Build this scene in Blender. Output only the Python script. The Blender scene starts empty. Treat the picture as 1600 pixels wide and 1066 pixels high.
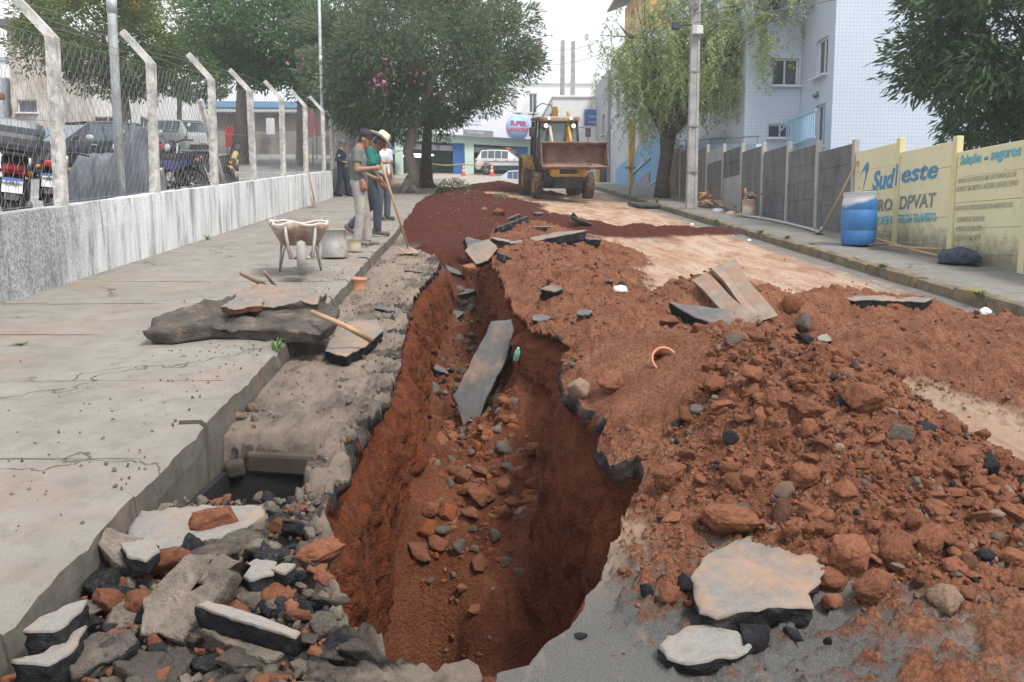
import bpy, bmesh, math, random
import numpy as np
from mathutils import Vector, Matrix, Euler, Quaternion
random.seed(7)
PI = math.pi
R = math.radians
scn = bpy.context.scene
COL = scn.collection

# ------------------------------------------------------------------ camera
SLOPE = 0.1026                       # the street climbs away from the camera
CAMZ = 1.5
cam_d = bpy.data.cameras.new('camera')
cam = bpy.data.objects.new('camera', cam_d)
COL.objects.link(cam)
cam.location = (0, 0, CAMZ)
cam.rotation_euler = (R(90 - 6.47), 0, R(-2.49))
cam_d.sensor_width = 36.0
cam_d.lens = 36.0 * 1350 / 1600
cam_d.clip_start = 0.05
cam_d.clip_end = 2000
scn.camera = cam

# ------------------------------------------------------------------ sky and sun
SUN_EL, SUN_AZ = R(56), R(138)       # behind the camera, to the right, veiled by thin cloud
world = bpy.data.worlds.new('World')
scn.world = world
world.use_nodes = True
wn, wl = world.node_tree.nodes, world.node_tree.links
wn.clear()
w_out = wn.new('ShaderNodeOutputWorld')
w_bg = wn.new('ShaderNodeBackground')
w_bg.inputs['Strength'].default_value = 0.12
sky = wn.new('ShaderNodeTexSky')
sky.sky_type = 'NISHITA'
sky.sun_disc = False
sky.sun_elevation = SUN_EL
sky.sun_rotation = SUN_AZ
sky.dust_density = 3.0
w_tc = wn.new('ShaderNodeTexCoord')
w_no = wn.new('ShaderNodeTexNoise')
w_no.inputs['Scale'].default_value = 2.2
w_no.inputs['Detail'].default_value = 5
w_rp = wn.new('ShaderNodeValToRGB')
w_rp.color_ramp.elements[0].position = 0.30
w_rp.color_ramp.elements[0].color = (0.80, 0.80, 0.80, 1)
w_rp.color_ramp.elements[1].position = 0.62
w_rp.color_ramp.elements[1].color = (0.97, 0.97, 0.97, 1)
w_mx = wn.new('ShaderNodeMixRGB')
w_mx.inputs['Color2'].default_value = (8.4, 8.65, 8.95, 1)
wl.new(w_tc.outputs['Generated'], w_no.inputs['Vector'])
wl.new(w_no.outputs['Fac'], w_rp.inputs['Fac'])
wl.new(w_rp.outputs['Color'], w_mx.inputs['Fac'])
wl.new(sky.outputs['Color'], w_mx.inputs['Color1'])
wl.new(w_mx.outputs['Color'], w_bg.inputs['Color'])
wl.new(w_bg.outputs['Background'], w_out.inputs['Surface'])

sun_d = bpy.data.lights.new('sun', 'SUN')
sun_d.energy = 3.0
sun_d.angle = R(14)
sun_d.color = (1.0, 0.95, 0.87)
sun = bpy.data.objects.new('sun', sun_d)
COL.objects.link(sun)
_sd = Vector((math.sin(SUN_AZ) * math.cos(SUN_EL), math.cos(SUN_AZ) * math.cos(SUN_EL), math.sin(SUN_EL)))
sun.rotation_euler = _sd.to_track_quat('Z', 'Y').to_euler()
sun.location = (0, 0, 60)

scn.view_settings.view_transform = 'Standard'
scn.view_settings.look = 'None'
scn.view_settings.exposure = 0.4
scn.view_settings.gamma = 1.0
scn.view_settings.use_curve_mapping = False
scn.render.engine = 'CYCLES'
scn.cycles.max_bounces = 6
scn.cycles.diffuse_bounces = 3
scn.cycles.glossy_bounces = 2
scn.cycles.transmission_bounces = 4
scn.cycles.transparent_max_bounces = 6
scn.cycles.use_denoising = True

# ------------------------------------------------------------------ numpy noise
def _hash(i, j, k, seed):
    h = (i.astype(np.int64) * 374761393 + j.astype(np.int64) * 668265263 + k.astype(np.int64) * 2147483647 + seed * 974634777) & 0xffffffff
    h = ((h ^ (h >> 13)) * 1274126177) & 0xffffffff
    h = (h ^ (h >> 16)) & 0xffffffff
    h = (h * 2246822519) & 0xffffffff
    return ((h ^ (h >> 15)) & 0xffffff) / float(0xffffff)

def noise3(P, seed=0):
    P = np.asarray(P, float)
    I = np.floor(P).astype(np.int64)
    F = P - I
    F = F * F * F * (F * (F * 6 - 15) + 10)
    out = 0
    for a in (0, 1):
        for b in (0, 1):
            for c in (0, 1):
                w = (F[:, 0] if a else 1 - F[:, 0]) * (F[:, 1] if b else 1 - F[:, 1]) * (F[:, 2] if c else 1 - F[:, 2])
                out = out + w * _hash(I[:, 0] + a, I[:, 1] + b, I[:, 2] + c, seed)
    return out * 2 - 1

def fbm(P, octs=4, seed=0, gain=0.5):
    P = np.asarray(P, float)
    out, amp, tot = 0, 1.0, 0
    for o in range(octs):
        out = out + amp * noise3(P * (2.03 ** o) + 17.3 * o, seed + o * 13)
        tot += amp
        amp *= gain
    return out / tot

def bumps(x, y, cell, seed, rmin=0.25, rmax=0.55, dens=1.0):
    """rounded lumps scattered in a jittered grid: dome heights in units of cell"""
    gx, gy = x / cell, y / cell
    ix, iy = np.floor(gx).astype(np.int64), np.floor(gy).astype(np.int64)
    best = np.zeros_like(gx)
    z0 = np.zeros_like(ix)
    for a in (-1, 0, 1):
        for b in (-1, 0, 1):
            cx, cy = ix + a, iy + b
            px = cx + _hash(cx, cy, z0, seed)
            py = cy + _hash(cx, cy, z0 + 1, seed)
            rr = rmin + (rmax - rmin) * _hash(cx, cy, z0 + 2, seed) ** 2
            on = _hash(cx, cy, z0 + 3, seed) < dens
            d2 = ((gx - px) ** 2 + (gy - py) ** 2) / rr ** 2
            h = np.where(on & (d2 < 1), np.sqrt(np.clip(1 - d2, 0, 1)) * rr, 0)
            best = np.maximum(best, h)
    return best * cell

def sstep(a, b, x):
    t = np.clip((x - a) / (b - a), 0, 1)
    return t * t * (3 - 2 * t)

# ------------------------------------------------------------------ street frame
def W(x, y, z=0.0):
    """street coordinates: x across, y along, z above the street's sloping plane"""
    return Vector((x, y, SLOPE * y + z))

TILT = math.atan(SLOPE)

# ------------------------------------------------------------------ object helpers
def link(o, parent=None):
    COL.objects.link(o)
    if parent is not None:
        o.parent = parent
    return o

def tag(o, label=None, cat=None, group=None, kind=None):
    if label: o['label'] = label
    if cat: o['category'] = cat
    if group: o['group'] = group
    if kind: o['kind'] = kind
    return o

def thing(name, label, cat, loc=(0, 0, 0), rot=(0, 0, 0), group=None):
    o = bpy.data.objects.new(name, None)
    o.empty_display_size = 0.2
    link(o)
    o.location = loc
    o.rotation_euler = rot if isinstance(rot, (tuple, Euler)) else (0, 0, rot)
    return tag(o, label, cat, group)

def copy_tree(o, parent=None):
    c = o.copy()
    link(c)
    if parent is not None:
        c.parent = parent
    for ch in o.children:
        copy_tree(ch, c)
    return c

class MB:
    """collects shapes and links them as one mesh object"""
    def __init__(s):
        s.v, s.f, s.m, s.sm = [], [], [], []
    def add(s, vs, fs, mi=0, smooth=False, mat=None):
        b = len(s.v)
        if mat is not None:
            vs = [mat @ Vector(v) for v in vs]
        s.v.extend([tuple(v) for v in vs])
        for f in fs:
            s.f.append(tuple(b + i for i in f))
            s.m.append(mi)
            s.sm.append(smooth)
        return s
    def box(s, c, size, rot=None, mi=0, bev=0.0, mat=None):
        hx, hy, hz = size[0] / 2, size[1] / 2, size[2] / 2
        M_ = Matrix.Translation(Vector(c))
        if rot is not None:
            M_ = M_ @ Euler(rot).to_matrix().to_4x4()
        if mat is not None:
            M_ = mat @ M_
        if bev <= 0:
            vs = [(x * hx, y * hy, z * hz) for x in (-1, 1) for y in (-1, 1) for z in (-1, 1)]
            fs = [(0, 1, 3, 2), (4, 6, 7, 5), (0, 4, 5, 1), (2, 3, 7, 6), (0, 2, 6, 4), (1, 5, 7, 3)]
            return s.add(vs, fs, mi, False, M_)
        b = min(bev, hx * .98, hy * .98, hz * .98)
        bm = bmesh.new()
        bmesh.ops.create_cube(bm, size=1.0)
        for v in bm.verts:
            v.co = Vector((v.co.x * 2 * hx, v.co.y * 2 * hy, v.co.z * 2 * hz))
        bmesh.ops.bevel(bm, geom=bm.edges[:], offset=b, segments=2, profile=0.5, affect='EDGES')
        bm.verts.index_update()
        vs = [v.co.copy() for v in bm.verts]
        fs = [[v.index for v in f.verts] for f in bm.faces]
        bm.free()
        return s.add(vs, fs, mi, False, M_)
    def tube(s, pts, rad, n=8, mi=0, caps=True, smooth=True, mat=None, flat=1.0):
        pts = [Vector(p) for p in pts]
        k = len(pts)
        if not hasattr(rad, '__len__'):
            rad = [rad] * k
        vs, fs = [], []
        up = None
        for i, p in enumerate(pts):
            t = (pts[min(i + 1, k - 1)] - pts[max(i - 1, 0)])
            if t.length < 1e-9: t = Vector((0, 0, 1))
            t.normalize()
            if up is None:
                up = Vector((0, 0, 1)) if abs(t.z) < 0.9 else Vector((1, 0, 0))
            a = t.cross(up)
            if a.length < 1e-6: a = t.cross(Vector((0, 1, 0)))
            a.normalize()
            up = a.cross(t)
            for j in range(n):
                th = 2 * PI * j / n
                vs.append(p + a * (math.cos(th) * rad[i]) + up * (math.sin(th) * rad[i] * flat))
        for i in range(k - 1):
            for j in range(n):
                j2 = (j + 1) % n
                fs.append((i * n + j, i * n + j2, (i + 1) * n + j2, (i + 1) * n + j))
        if caps:
            fs.append(tuple(range(n - 1, -1, -1)))
            fs.append(tuple((k - 1) * n + j for j in range(n)))
        return s.add(vs, fs, mi, smooth, mat)
    def lathe(s, prof, n=20, mi=0, mat=None, smooth=True, arc=2 * PI):
        """prof: (r, z) pairs; axis z"""
        vs, fs = [], []
        full = abs(arc - 2 * PI) < 1e-6
        cols = n if full else n + 1
        for (r, z) in prof:
            for j in range(cols):
                th = arc * j / n
                vs.append((r * math.cos(th), r * math.sin(th), z))
        for i in range(len(prof) - 1):
            for j in range(n):
                j2 = (j + 1) % cols
                fs.append((i * cols + j, i * cols + j2, (i + 1) * cols + j2, (i + 1) * cols + j))
        return s.add(vs, fs, mi, smooth, mat)
    def prism(s, poly, d0, d1, axis='x', mi=0, mat=None, smooth=False):
        """polygon of (a, b) pairs extruded along axis from d0 to d1"""
        def pt(a, b, d):
            return {'x': (d, a, b), 'y': (a, d, b), 'z': (a, b, d)}[axis]
        n = len(poly)
        vs = [pt(a, b, d0) for a, b in poly] + [pt(a, b, d1) for a, b in poly]
        fs = [tuple(range(n - 1, -1, -1)), tuple(range(n, 2 * n))]
        for i in range(n):
            j = (i + 1) % n
            fs.append((i, j, n + j, n + i))
        return s.add(vs, fs, mi, smooth, mat)
    def quad(s, a, b, c, d, mi=0):
        return s.add([a, b, c, d], [(0, 1, 2, 3)], mi)
    def ball(s, c, r, seg=12, rings=8, mi=0, mat=None):
        if not hasattr(r, '__len__'): r = (r, r, r)
        vs, fs = [(c[0], c[1], c[2] + r[2])], []
        for i in range(1, rings):
            ph = PI * i / rings
            for j in range(seg):
                th = 2 * PI * j / seg
                vs.append((c[0] + r[0] * math.sin(ph) * math.cos(th), c[1] + r[1] * math.sin(ph) * math.sin(th), c[2] + r[2] * math.cos(ph)))
        vs.append((c[0], c[1], c[2] - r[2]))
        for j in range(seg):
            fs.append((0, 1 + j, 1 + (j + 1) % seg))
        for i in range(rings - 2):
            for j in range(seg):
                a = 1 + i * seg
                fs.append((a + j, a + seg + j, a + seg + (j + 1) % seg, a + (j + 1) % seg))
        e = len(vs) - 1
        a = 1 + (rings - 2) * seg
        for j in range(seg):
            fs.append((e, a + (j + 1) % seg, a + j))
        return s.add(vs, fs, mi, True, mat)
    def mesh(s, name, mats, fix=True):
        me = bpy.data.meshes.new(name)
        me.from_pydata(s.v, [], s.f)
        if not isinstance(mats, (list, tuple)): mats = [mats]
        for m in mats: me.materials.append(m)
        me.polygons.foreach_set('material_index', s.m)
        me.polygons.foreach_set('use_smooth', s.sm)
        if fix:
            bm = bmesh.new(); bm.from_mesh(me)
            bmesh.ops.recalc_face_normals(bm, faces=bm.faces[:])
            bm.to_mesh(me); bm.free()
        me.update()
        return me
    def build(s, name, mats, parent=None, loc=None, rot=None, fix=True):
        o = bpy.data.objects.new(name, s.mesh(name, mats, fix))
        link(o, parent)
        if loc is not None: o.location = loc
        if rot is not None: o.rotation_euler = rot
        return o

def np_mesh(name, V, F, mats, attrs=None, mi=None, smooth=True):
    """V (n,3), F (m,k) arrays -> mesh, fast"""
    me = bpy.data.meshes.new(name)
    V = np.ascontiguousarray(V, dtype=np.float32); F = np.ascontiguousarray(F, dtype=np.int32)
    m, k = F.shape
    me.vertices.add(len(V)); me.vertices.foreach_set('co', V.ravel())
    me.loops.add(m * k); me.loops.foreach_set('vertex_index', F.ravel())
    me.polygons.add(m)
    me.polygons.foreach_set('loop_start', np.arange(0, m * k, k, dtype=np.int32))
    me.polygons.foreach_set('loop_total', np.full(m, k, dtype=np.int32))
    if not isinstance(mats, (list, tuple)): mats = [mats]
    for x in mats: me.materials.append(x)
    if mi is not None: me.polygons.foreach_set('material_index', np.asarray(mi, dtype=np.int32))
    me.polygons.foreach_set('use_smooth', np.full(m, smooth, dtype=bool))
    for an, av in (attrs or {}).items():
        a = me.attributes.new(an, 'FLOAT', 'POINT')
        a.data.foreach_set('value', np.ascontiguousarray(av, dtype=np.float32))
    me.update(calc_edges=True)
    return me

def mesh_obj(name, me, parent=None, loc=None, rot=None, scale=None):
    o = bpy.data.objects.new(name, me)
    link(o, parent)
    if loc is not None: o.location = loc
    if rot is not None: o.rotation_euler = rot
    if scale is not None: o.scale = scale if hasattr(scale, '__len__') else (scale,) * 3
    return o

# ------------------------------------------------------------------ material helpers
class NT:
    def __init__(s, name):
        s.m = bpy.data.materials.new(name)
        s.m.use_nodes = True
        s.t = s.m.node_tree
        s.t.nodes.clear()
        s.out = s.n('ShaderNodeOutputMaterial')
        s.b = s.n('ShaderNodeBsdfPrincipled')
        s.l(s.b.outputs[0], s.out.inputs['Surface'])
        s.tc = s.n('ShaderNodeTexCoord')
        s.co = s.tc.outputs['Object']
    def n(s, t, **kw):
        nd = s.t.nodes.new(t)
        for k, v in kw.items(): setattr(nd, k, v)
        return nd
    def l(s, a, b): s.t.links.new(a, b)
    def val(s, sock, v):
        if hasattr(v, 'is_output') or hasattr(v, 'links'): s.l(v, sock)
        else: sock.default_value = v
    def mapv(s, scale=(1, 1, 1), rot=(0, 0, 0), loc=(0, 0, 0), src=None):
        mp = s.n('ShaderNodeMapping')
        mp.inputs['Scale'].default_value = scale
        mp.inputs['Rotation'].default_value = rot
        mp.inputs['Location'].default_value = loc
        s.l(src or s.co, mp.inputs['Vector'])
        return mp.outputs[0]
    def noise(s, scale, detail=4, rough=.55, vec=None, dist=0.0):
        nd = s.n('ShaderNodeTexNoise')
        nd.inputs['Scale'].default_value = scale
        nd.inputs['Detail'].default_value = detail
        nd.inputs['Roughness'].default_value = rough
        nd.inputs['Distortion'].default_value = dist
        s.l(vec or s.co, nd.inputs['Vector'])
        return nd.outputs['Fac']
    def voro(s, scale, feature='F1', vec=None, out='Distance', rnd=1.0):
        nd = s.n('ShaderNodeTexVoronoi', feature=feature)
        nd.inputs['Scale'].default_value = scale
        nd.inputs['Randomness'].default_value = rnd
        s.l(vec or s.co, nd.inputs['Vector'])
        return nd.outputs[out]
    def ramp(s, fac, stops, interp='LINEAR'):
        nd = s.n('ShaderNodeValToRGB')
        cr = nd.color_ramp
        cr.interpolation = interp
        while len(cr.elements) < len(stops): cr.elements.new(0.5)
        for e, (p, c) in zip(cr.elements, stops):
            e.position = p
            if not hasattr(c, '__len__'): c = (c, c, c)
            e.color = (*c[:3], 1)
        s.l(fac, nd.inputs['Fac'])
        return nd.outputs['Color']
    def mix(s, fac, a, b, mode='MIX'):
        nd = s.n('ShaderNodeMixRGB', blend_type=mode)
        for sock, v in ((nd.inputs['Fac'], fac), (nd.inputs['Color1'], a), (nd.inputs['Color2'], b)):
            if isinstance(v, (tuple, list)): sock.default_value = (*v[:3], 1)
            elif isinstance(v, (int, float)): sock.default_value = v if sock.name == 'Fac' else (v, v, v, 1)
            else: s.l(v, sock)
        return nd.outputs['Color']
    def math(s, op, a, b=0.0, clamp=False):
        nd = s.n('ShaderNodeMath', operation=op, use_clamp=clamp)
        for sock, v in ((nd.inputs[0], a), (nd.inputs[1], b)):
            if isinstance(v, (int, float)): sock.default_value = v
            else: s.l(v, sock)
        return nd.outputs[0]
    def attr(s, name):
        nd = s.n('ShaderNodeAttribute', attribute_name=name)
        return nd.outputs['Fac']
    def sep(s, src=None):
        nd = s.n('ShaderNodeSeparateXYZ')
        s.l(src or s.co, nd.inputs[0])
        return nd.outputs
    def bump(s, h, strength=.5, dist=.02, normal=None):
        nd = s.n('ShaderNodeBump')
        nd.inputs['Strength'].default_value = strength
        nd.inputs['Distance'].default_value = dist
        s.l(h, nd.inputs['Height'])
        if normal is not None: s.l(normal, nd.inputs['Normal'])
        return nd.outputs[0]
    def fin(s, color=None, rough=.8, normal=None, metal=0.0, spec=None):
        if color is not None:
            if isinstance(color, (tuple, list)): s.b.inputs['Base Color'].default_value = (*color[:3], 1)
            else: s.l(color, s.b.inputs['Base Color'])
        if isinstance(rough, (int, float)): s.b.inputs['Roughness'].default_value = rough
        else: s.l(rough, s.b.inputs['Roughness'])
        s.b.inputs['Metallic'].default_value = metal
        if spec is not None: s.b.inputs['Specular IOR Level'].default_value = spec
        if normal is not None: s.l(normal, s.b.inputs['Normal'])
        return s.m

_MC = {}
def simple(name, c1, c2=None, scale=8, rough=.6, bump=.15, bscale=60, metal=0.0, dirt=None, dirt_amt=.5, spec=None, bdist=.004):
    """two-tone noise colour with fine bump and optional dirt in blotches"""
    if name in _MC: return _MC[name]
    t = NT(name)
    c2 = c2 or tuple(x * .75 for x in c1)
    col = t.ramp(t.noise(scale, 5, .6), [(.35, c1), (.68, c2)])
    if dirt is not None:
        col = t.mix(t.ramp(t.noise(scale * .6, 6, .7, vec=t.mapv(loc=(5, 3, 1))), [(.62 - .3 * dirt_amt, 0), (.78 - .2 * dirt_amt, 1)]), col, dirt)
    nm = t.bump(t.noise(bscale, 4, .6), bump, bdist) if bump > 0 else None
    _MC[name] = t.fin(col, rough, nm, metal, spec)
    return _MC[name]

def emit_mat(name, col, strength):
    m = bpy.data.materials.new(name); m.use_nodes = True
    b = m.node_tree.nodes['Principled BSDF']
    b.inputs['Base Color'].default_value = (*col, 1)
    b.inputs['Emission Color'].default_value = (*col, 1)
    b.inputs['Emission Strength'].default_value = strength
    b.inputs['Roughness'].default_value = .3
    return m

def glass_mat(name, tint=(.05, .07, .09), rough=.06):
    t = NT(name)
    col = t.ramp(t.noise(.8, 2), [(.3, tint), (.7, tuple(x * 1.7 for x in tint))])
    return t.fin(col, rough, None, 0.0, .8)

def text_mesh(body, size, name, mat, depth=.002, shear=0.0, xs=1.0, align='LEFT', bold=0.0, spacing=1.0):
    cu = bpy.data.curves.new('lettering_curve', 'FONT')
    cu.body = body; cu.size = size; cu.extrude = depth; cu.shear = shear
    cu.align_x = align; cu.offset = bold; cu.space_character = spacing
    cu.resolution_u = 3
    o = bpy.data.objects.new('lettering_curve', cu)
    COL.objects.link(o)
    me = bpy.data.meshes.new_from_object(o.evaluated_get(bpy.context.evaluated_depsgraph_get()))
    COL.objects.unlink(o); bpy.data.objects.remove(o); bpy.data.curves.remove(cu)
    if xs != 1.0:
        for v in me.vertices: v.co.x *= xs
    me.materials.clear(); me.materials.append(mat)
    me.name = name
    return me
# ================================================================== GROUND
XKL, XKR = -1.37, 5.85               # kerb faces
LAKE = [(2.30, .02, .05, -.0), (2.43, .02, .06, -.1), (2.47, -.12, .16, -1.1), (2.58, -.27, .20, -1.4), (2.75, -.39, .32, -1.6), (3.04, -.50, .48, -1.65),
        (3.34, -.57, .57, -1.65), (3.6, -.64, .68, -1.65), (3.85, -.66, .78, -1.65), (4.02, -.60, .70, -1.65), (4.24, -.62, .60, -1.65), (4.53, -.63, .70, -1.64),
        (4.71, -.62, .66, -1.62), (4.91, -.60, .60, -1.55), (5.25, -.57, .56, -1.32), (5.6, -.56, .55, -.98), (6.0, -.55, .64, -.78), (6.4, -.54, .70, -.76), (7.0, -.57, .48, -.82),
        (7.84, -.62, .34, -.90), (9.13, -.66, .30, -.90), (9.9, -.6, .28, -.88), (11.0, -.52, .24, -.82), (11.9, -.48, .21, -.62), (12.25, -.48, .21, -.5),
        (12.7, -.58, .21, -.36), (13.2, -.75, .21, -.22), (14.1, -1.04, .25, -.04), (15.2, -1.2, .3, .06), (16, -1.3, .4, .1)]
LK = np.array(LAKE)
def trench_at(y):
    return [np.interp(y, LK[:, 0], LK[:, k]) for k in (1, 2, 3)]

def road_base(x):
    return -0.24 * sstep(-1.0, 6.4, x)

def crest(x, y, pts, slope, curve=0.0):
    """surface of soil tipped along a crest line: falls away from the crest at its angle of repose"""
    best = np.full_like(x, -9.0)
    for (a, b) in zip(pts[:-1], pts[1:]):
        ax, ay, az = a; bx, by, bz = b
        dx, dy = bx - ax, by - ay
        L2 = dx * dx + dy * dy + 1e-9
        t = np.clip(((x - ax) * dx + (y - ay) * dy) / L2, 0, 1)
        d = np.hypot(x - ax - t * dx, y - ay - t * dy)
        rr = curve
        dd = np.sqrt(d * d + rr * rr) - rr
        best = np.maximum(best, az + t * (bz - az) - slope * dd)
    return best

HEAPS = {
    'main': ([(.98, 5.75, .30), (1.25, 5.1, .44), (1.55, 4.35, .58), (1.66, 4.0, .58)], .66, .14),
    'tail': ([(1.65, 3.75, .30), (1.72, 3.4, .16), (1.8, 3.1, .05)], .55, .2),
    'mud': ([(1.75, 2.2, .01), (2.6, 2.4, -.03), (3.4, 2.9, -.12), (4.2, 3.2, -.17)], .10, .5),
    'near': ([(.75, 3.7, .03), (.8, 3.2, .04), (.7, 2.85, .02)], .3, .1),
    'ridge': ([(1.05, 14.2, .36), (1.12, 13.2, .36), (.92, 12, .30), (.88, 10, .26), (.88, 8.4, .24), (.95, 7.2, .22), (1.0, 6.2, .22)], .36, .30),
    'mid': ([(2.0, 8.3, .22), (2.3, 8.4, .30), (2.75, 8.2, .22)], .5, .2),
    'midflat': ([(1.4, 6.3, .06), (1.9, 6.8, .05), (2.3, 7.3, .03)], .32, .3),
    'right': ([(3.0, 7.6, -.02), (3.6, 7.1, .04), (4.4, 6.9, .08), (5.4, 6.5, .06)], .17, .5),
    'low': ([(3.2, 8.9, .02), (3.8, 8.8, .10), (4.5, 8.7, .04)], .4, .2),
    'streak': ([(1.7, 19.0, .20), (2.3, 17.6, .16), (2.7, 17.0, .10), (4.2, 18.2, -.02), (5.2, 18.6, -.08)], .35, .2),
    'far': ([(.2, 36.0, .2), (1.0, 35.0, .38), (2.0, 34.6, .2), (2.9, 34, .0)], .35, .4),
}
BACK = ([(-.8, 17.5, .20), (-.5, 21, .36), (-.3, 26, .34), (-.2, 29, .1)], .24, .9)

def ground_z(x, y, detail=True):
    """height above the street plane outside the trench and what lies there: 0 road, 1 red soil, 2 dark red fill"""
    P2 = np.stack([x, y, np.zeros_like(x)], 1)
    w1 = fbm(P2 * 1.3, 3, 11) if detail else 0
    w2 = fbm(P2 * 4.0, 4, 12) if detail else 0
    base = road_base(x)
    soil = np.full_like(x, -9.0)
    for k, (pts, sl, cv) in HEAPS.items():
        if k in ('streak', 'far'): continue
        soil = np.maximum(soil, crest(x, y, pts, sl, cv))
    soil = soil + .07 * w1 + .05 * w2
    # tyre spread soil that thins out to dust on the asphalt
    dark = np.maximum(crest(x, y, *BACK), np.maximum(crest(x, y, *HEAPS['streak']), crest(x, y, *HEAPS['far'])))
    dark = dark + .06 * w1 + .05 * w2
    if detail:
        wx, wy = .05 * noise3(P2 * 7, 301), .05 * noise3(P2 * 7 + 9, 302)
        lump = .8 * bumps(x + wx, y + wy, .11, 5, dens=.7) + .7 * bumps(x + 3 + wx, y - wy, .055, 6) + .4 * bumps(x - wx, y + 5, .20, 8, dens=.4) + .05 * (.35 - np.abs(noise3(P2 * 11, 303))) + .035 * (.35 - np.abs(noise3(P2 * 23, 304))) + .012 * noise3(P2 * 60, 305)
        soft = sstep(.15, .6, np.exp(-((x - .95) ** 2 / .35 ** 2 + (y - 4.9) ** 2 / .7 ** 2)))   # fine smooth soil by the lip
        soil = soil + lump * .85 * (1 - .85 * soft)
        dark = dark + .35 * lump
    t_s = soil - base
    t_d = dark - base
    if detail:                                   # tread marks pressed into the dust where machines turned
        for (ax, ay, bx, by, w_) in ((2.3, 7.6, 3.9, 3.4, .24), (3.3, 7.9, 5.0, 4.2, .24), (2.6, 14.5, 4.4, 9.6, .25), (2.2, 22, 3.0, 9.8, .26)):
            L_ = math.hypot(bx - ax, by - ay); ux, uy = (bx - ax) / L_, (by - ay) / L_
            s_ = (x - ax) * ux + (y - ay) * uy; d_ = -(x - ax) * uy + (y - ay) * ux
            on = sstep(w_, w_ * .8, np.abs(d_)) * sstep(-.2, .3, s_) * sstep(L_ + .2, L_ - .3, s_) * sstep(-.15, .25, w1 + .25)
            base = base + .020 * on * np.clip(np.sin((s_ + .9 * np.abs(d_)) * 2 * PI / .135), -.4, .8)
    top = np.maximum(base, np.maximum(soil, dark))
    kind = np.where((t_d > .012) & (dark >= soil), 2, np.where(t_s > .012, 1, 0))
    return top, kind, np.maximum(t_s, t_d)

def scene_z(x, y):
    """height above the street plane of whatever surface lies at (x, y), trench included"""
    x = np.atleast_1d(np.asarray(x, float)); y = np.atleast_1d(np.asarray(y, float))
    z = ground_z(x, y)[0]
    xl, xr, zf = trench_at(y)
    ins = (x > xl + .10) & (x < xr - .13) & (y > 2.6) & (y < 14)
    return np.where(ins, zf + floor_rel(x, y), z)

def floor_rel(x, y):
    P2 = np.stack([x, y, np.zeros_like(x)], 1)
    fan = .34 * sstep(-.15, -.50, x) * sstep(2.6, 3.2, y) * sstep(4.4, 4.0, y) - .55 * np.exp(-((x + .28) / .17) ** 2 - ((y - 4.95) / .26) ** 2)
    ledge = .10 * sstep(.1, -.4, x) * sstep(4.9, 5.4, y) * sstep(6.6, 6.0, y)
    heap = fan + ledge + .32 * np.exp(-((x - .35) / .30) ** 2 - ((y - 7.0) / .75) ** 2)
    heap2 = .20 * np.exp(-((x - .15) / .30) ** 2 - ((y - 5.0) / .45) ** 2) - .16 * np.exp(-((x - .45) / .15) ** 2 - ((y - 4.2) / .5) ** 2)
    rub = sstep(5.6, 6.3, y)
    wx = .04 * noise3(P2 * 6, 33)
    return heap + heap2 + (.09 * fbm(P2 * 3, 4, 31) + .05 * fbm(P2 * 9, 3, 32)) + (.03 + .06 * rub) * (.4 - np.abs(noise3(P2 * 7, 34))) + (.02 + .04 * rub) * (.4 - np.abs(noise3(P2 * 17, 35))) + (.35 + .6 * rub) * (bumps(x + wx, y - wx, .13, 41, dens=.6) + .6 * bumps(x, y + wx, .06, 42))

# rows along the street, finer near the camera
_rows = [0.9]
while _rows[-1] < 38:
    y_ = _rows[-1]
    _rows.append(y_ + min(.0045 + .95 * y_ * y_ / 1296, .045 if y_ < 15 else .12))
ROWS = np.array(_rows)

def strip_noise(y, seed, amp):
    Q = np.stack([y, np.zeros_like(y), np.full_like(y, seed)], 1)
    return amp * (fbm(Q * 2.2, 3, seed) * .5 + fbm(Q * 9, 4, seed + 1) * .6)

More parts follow.
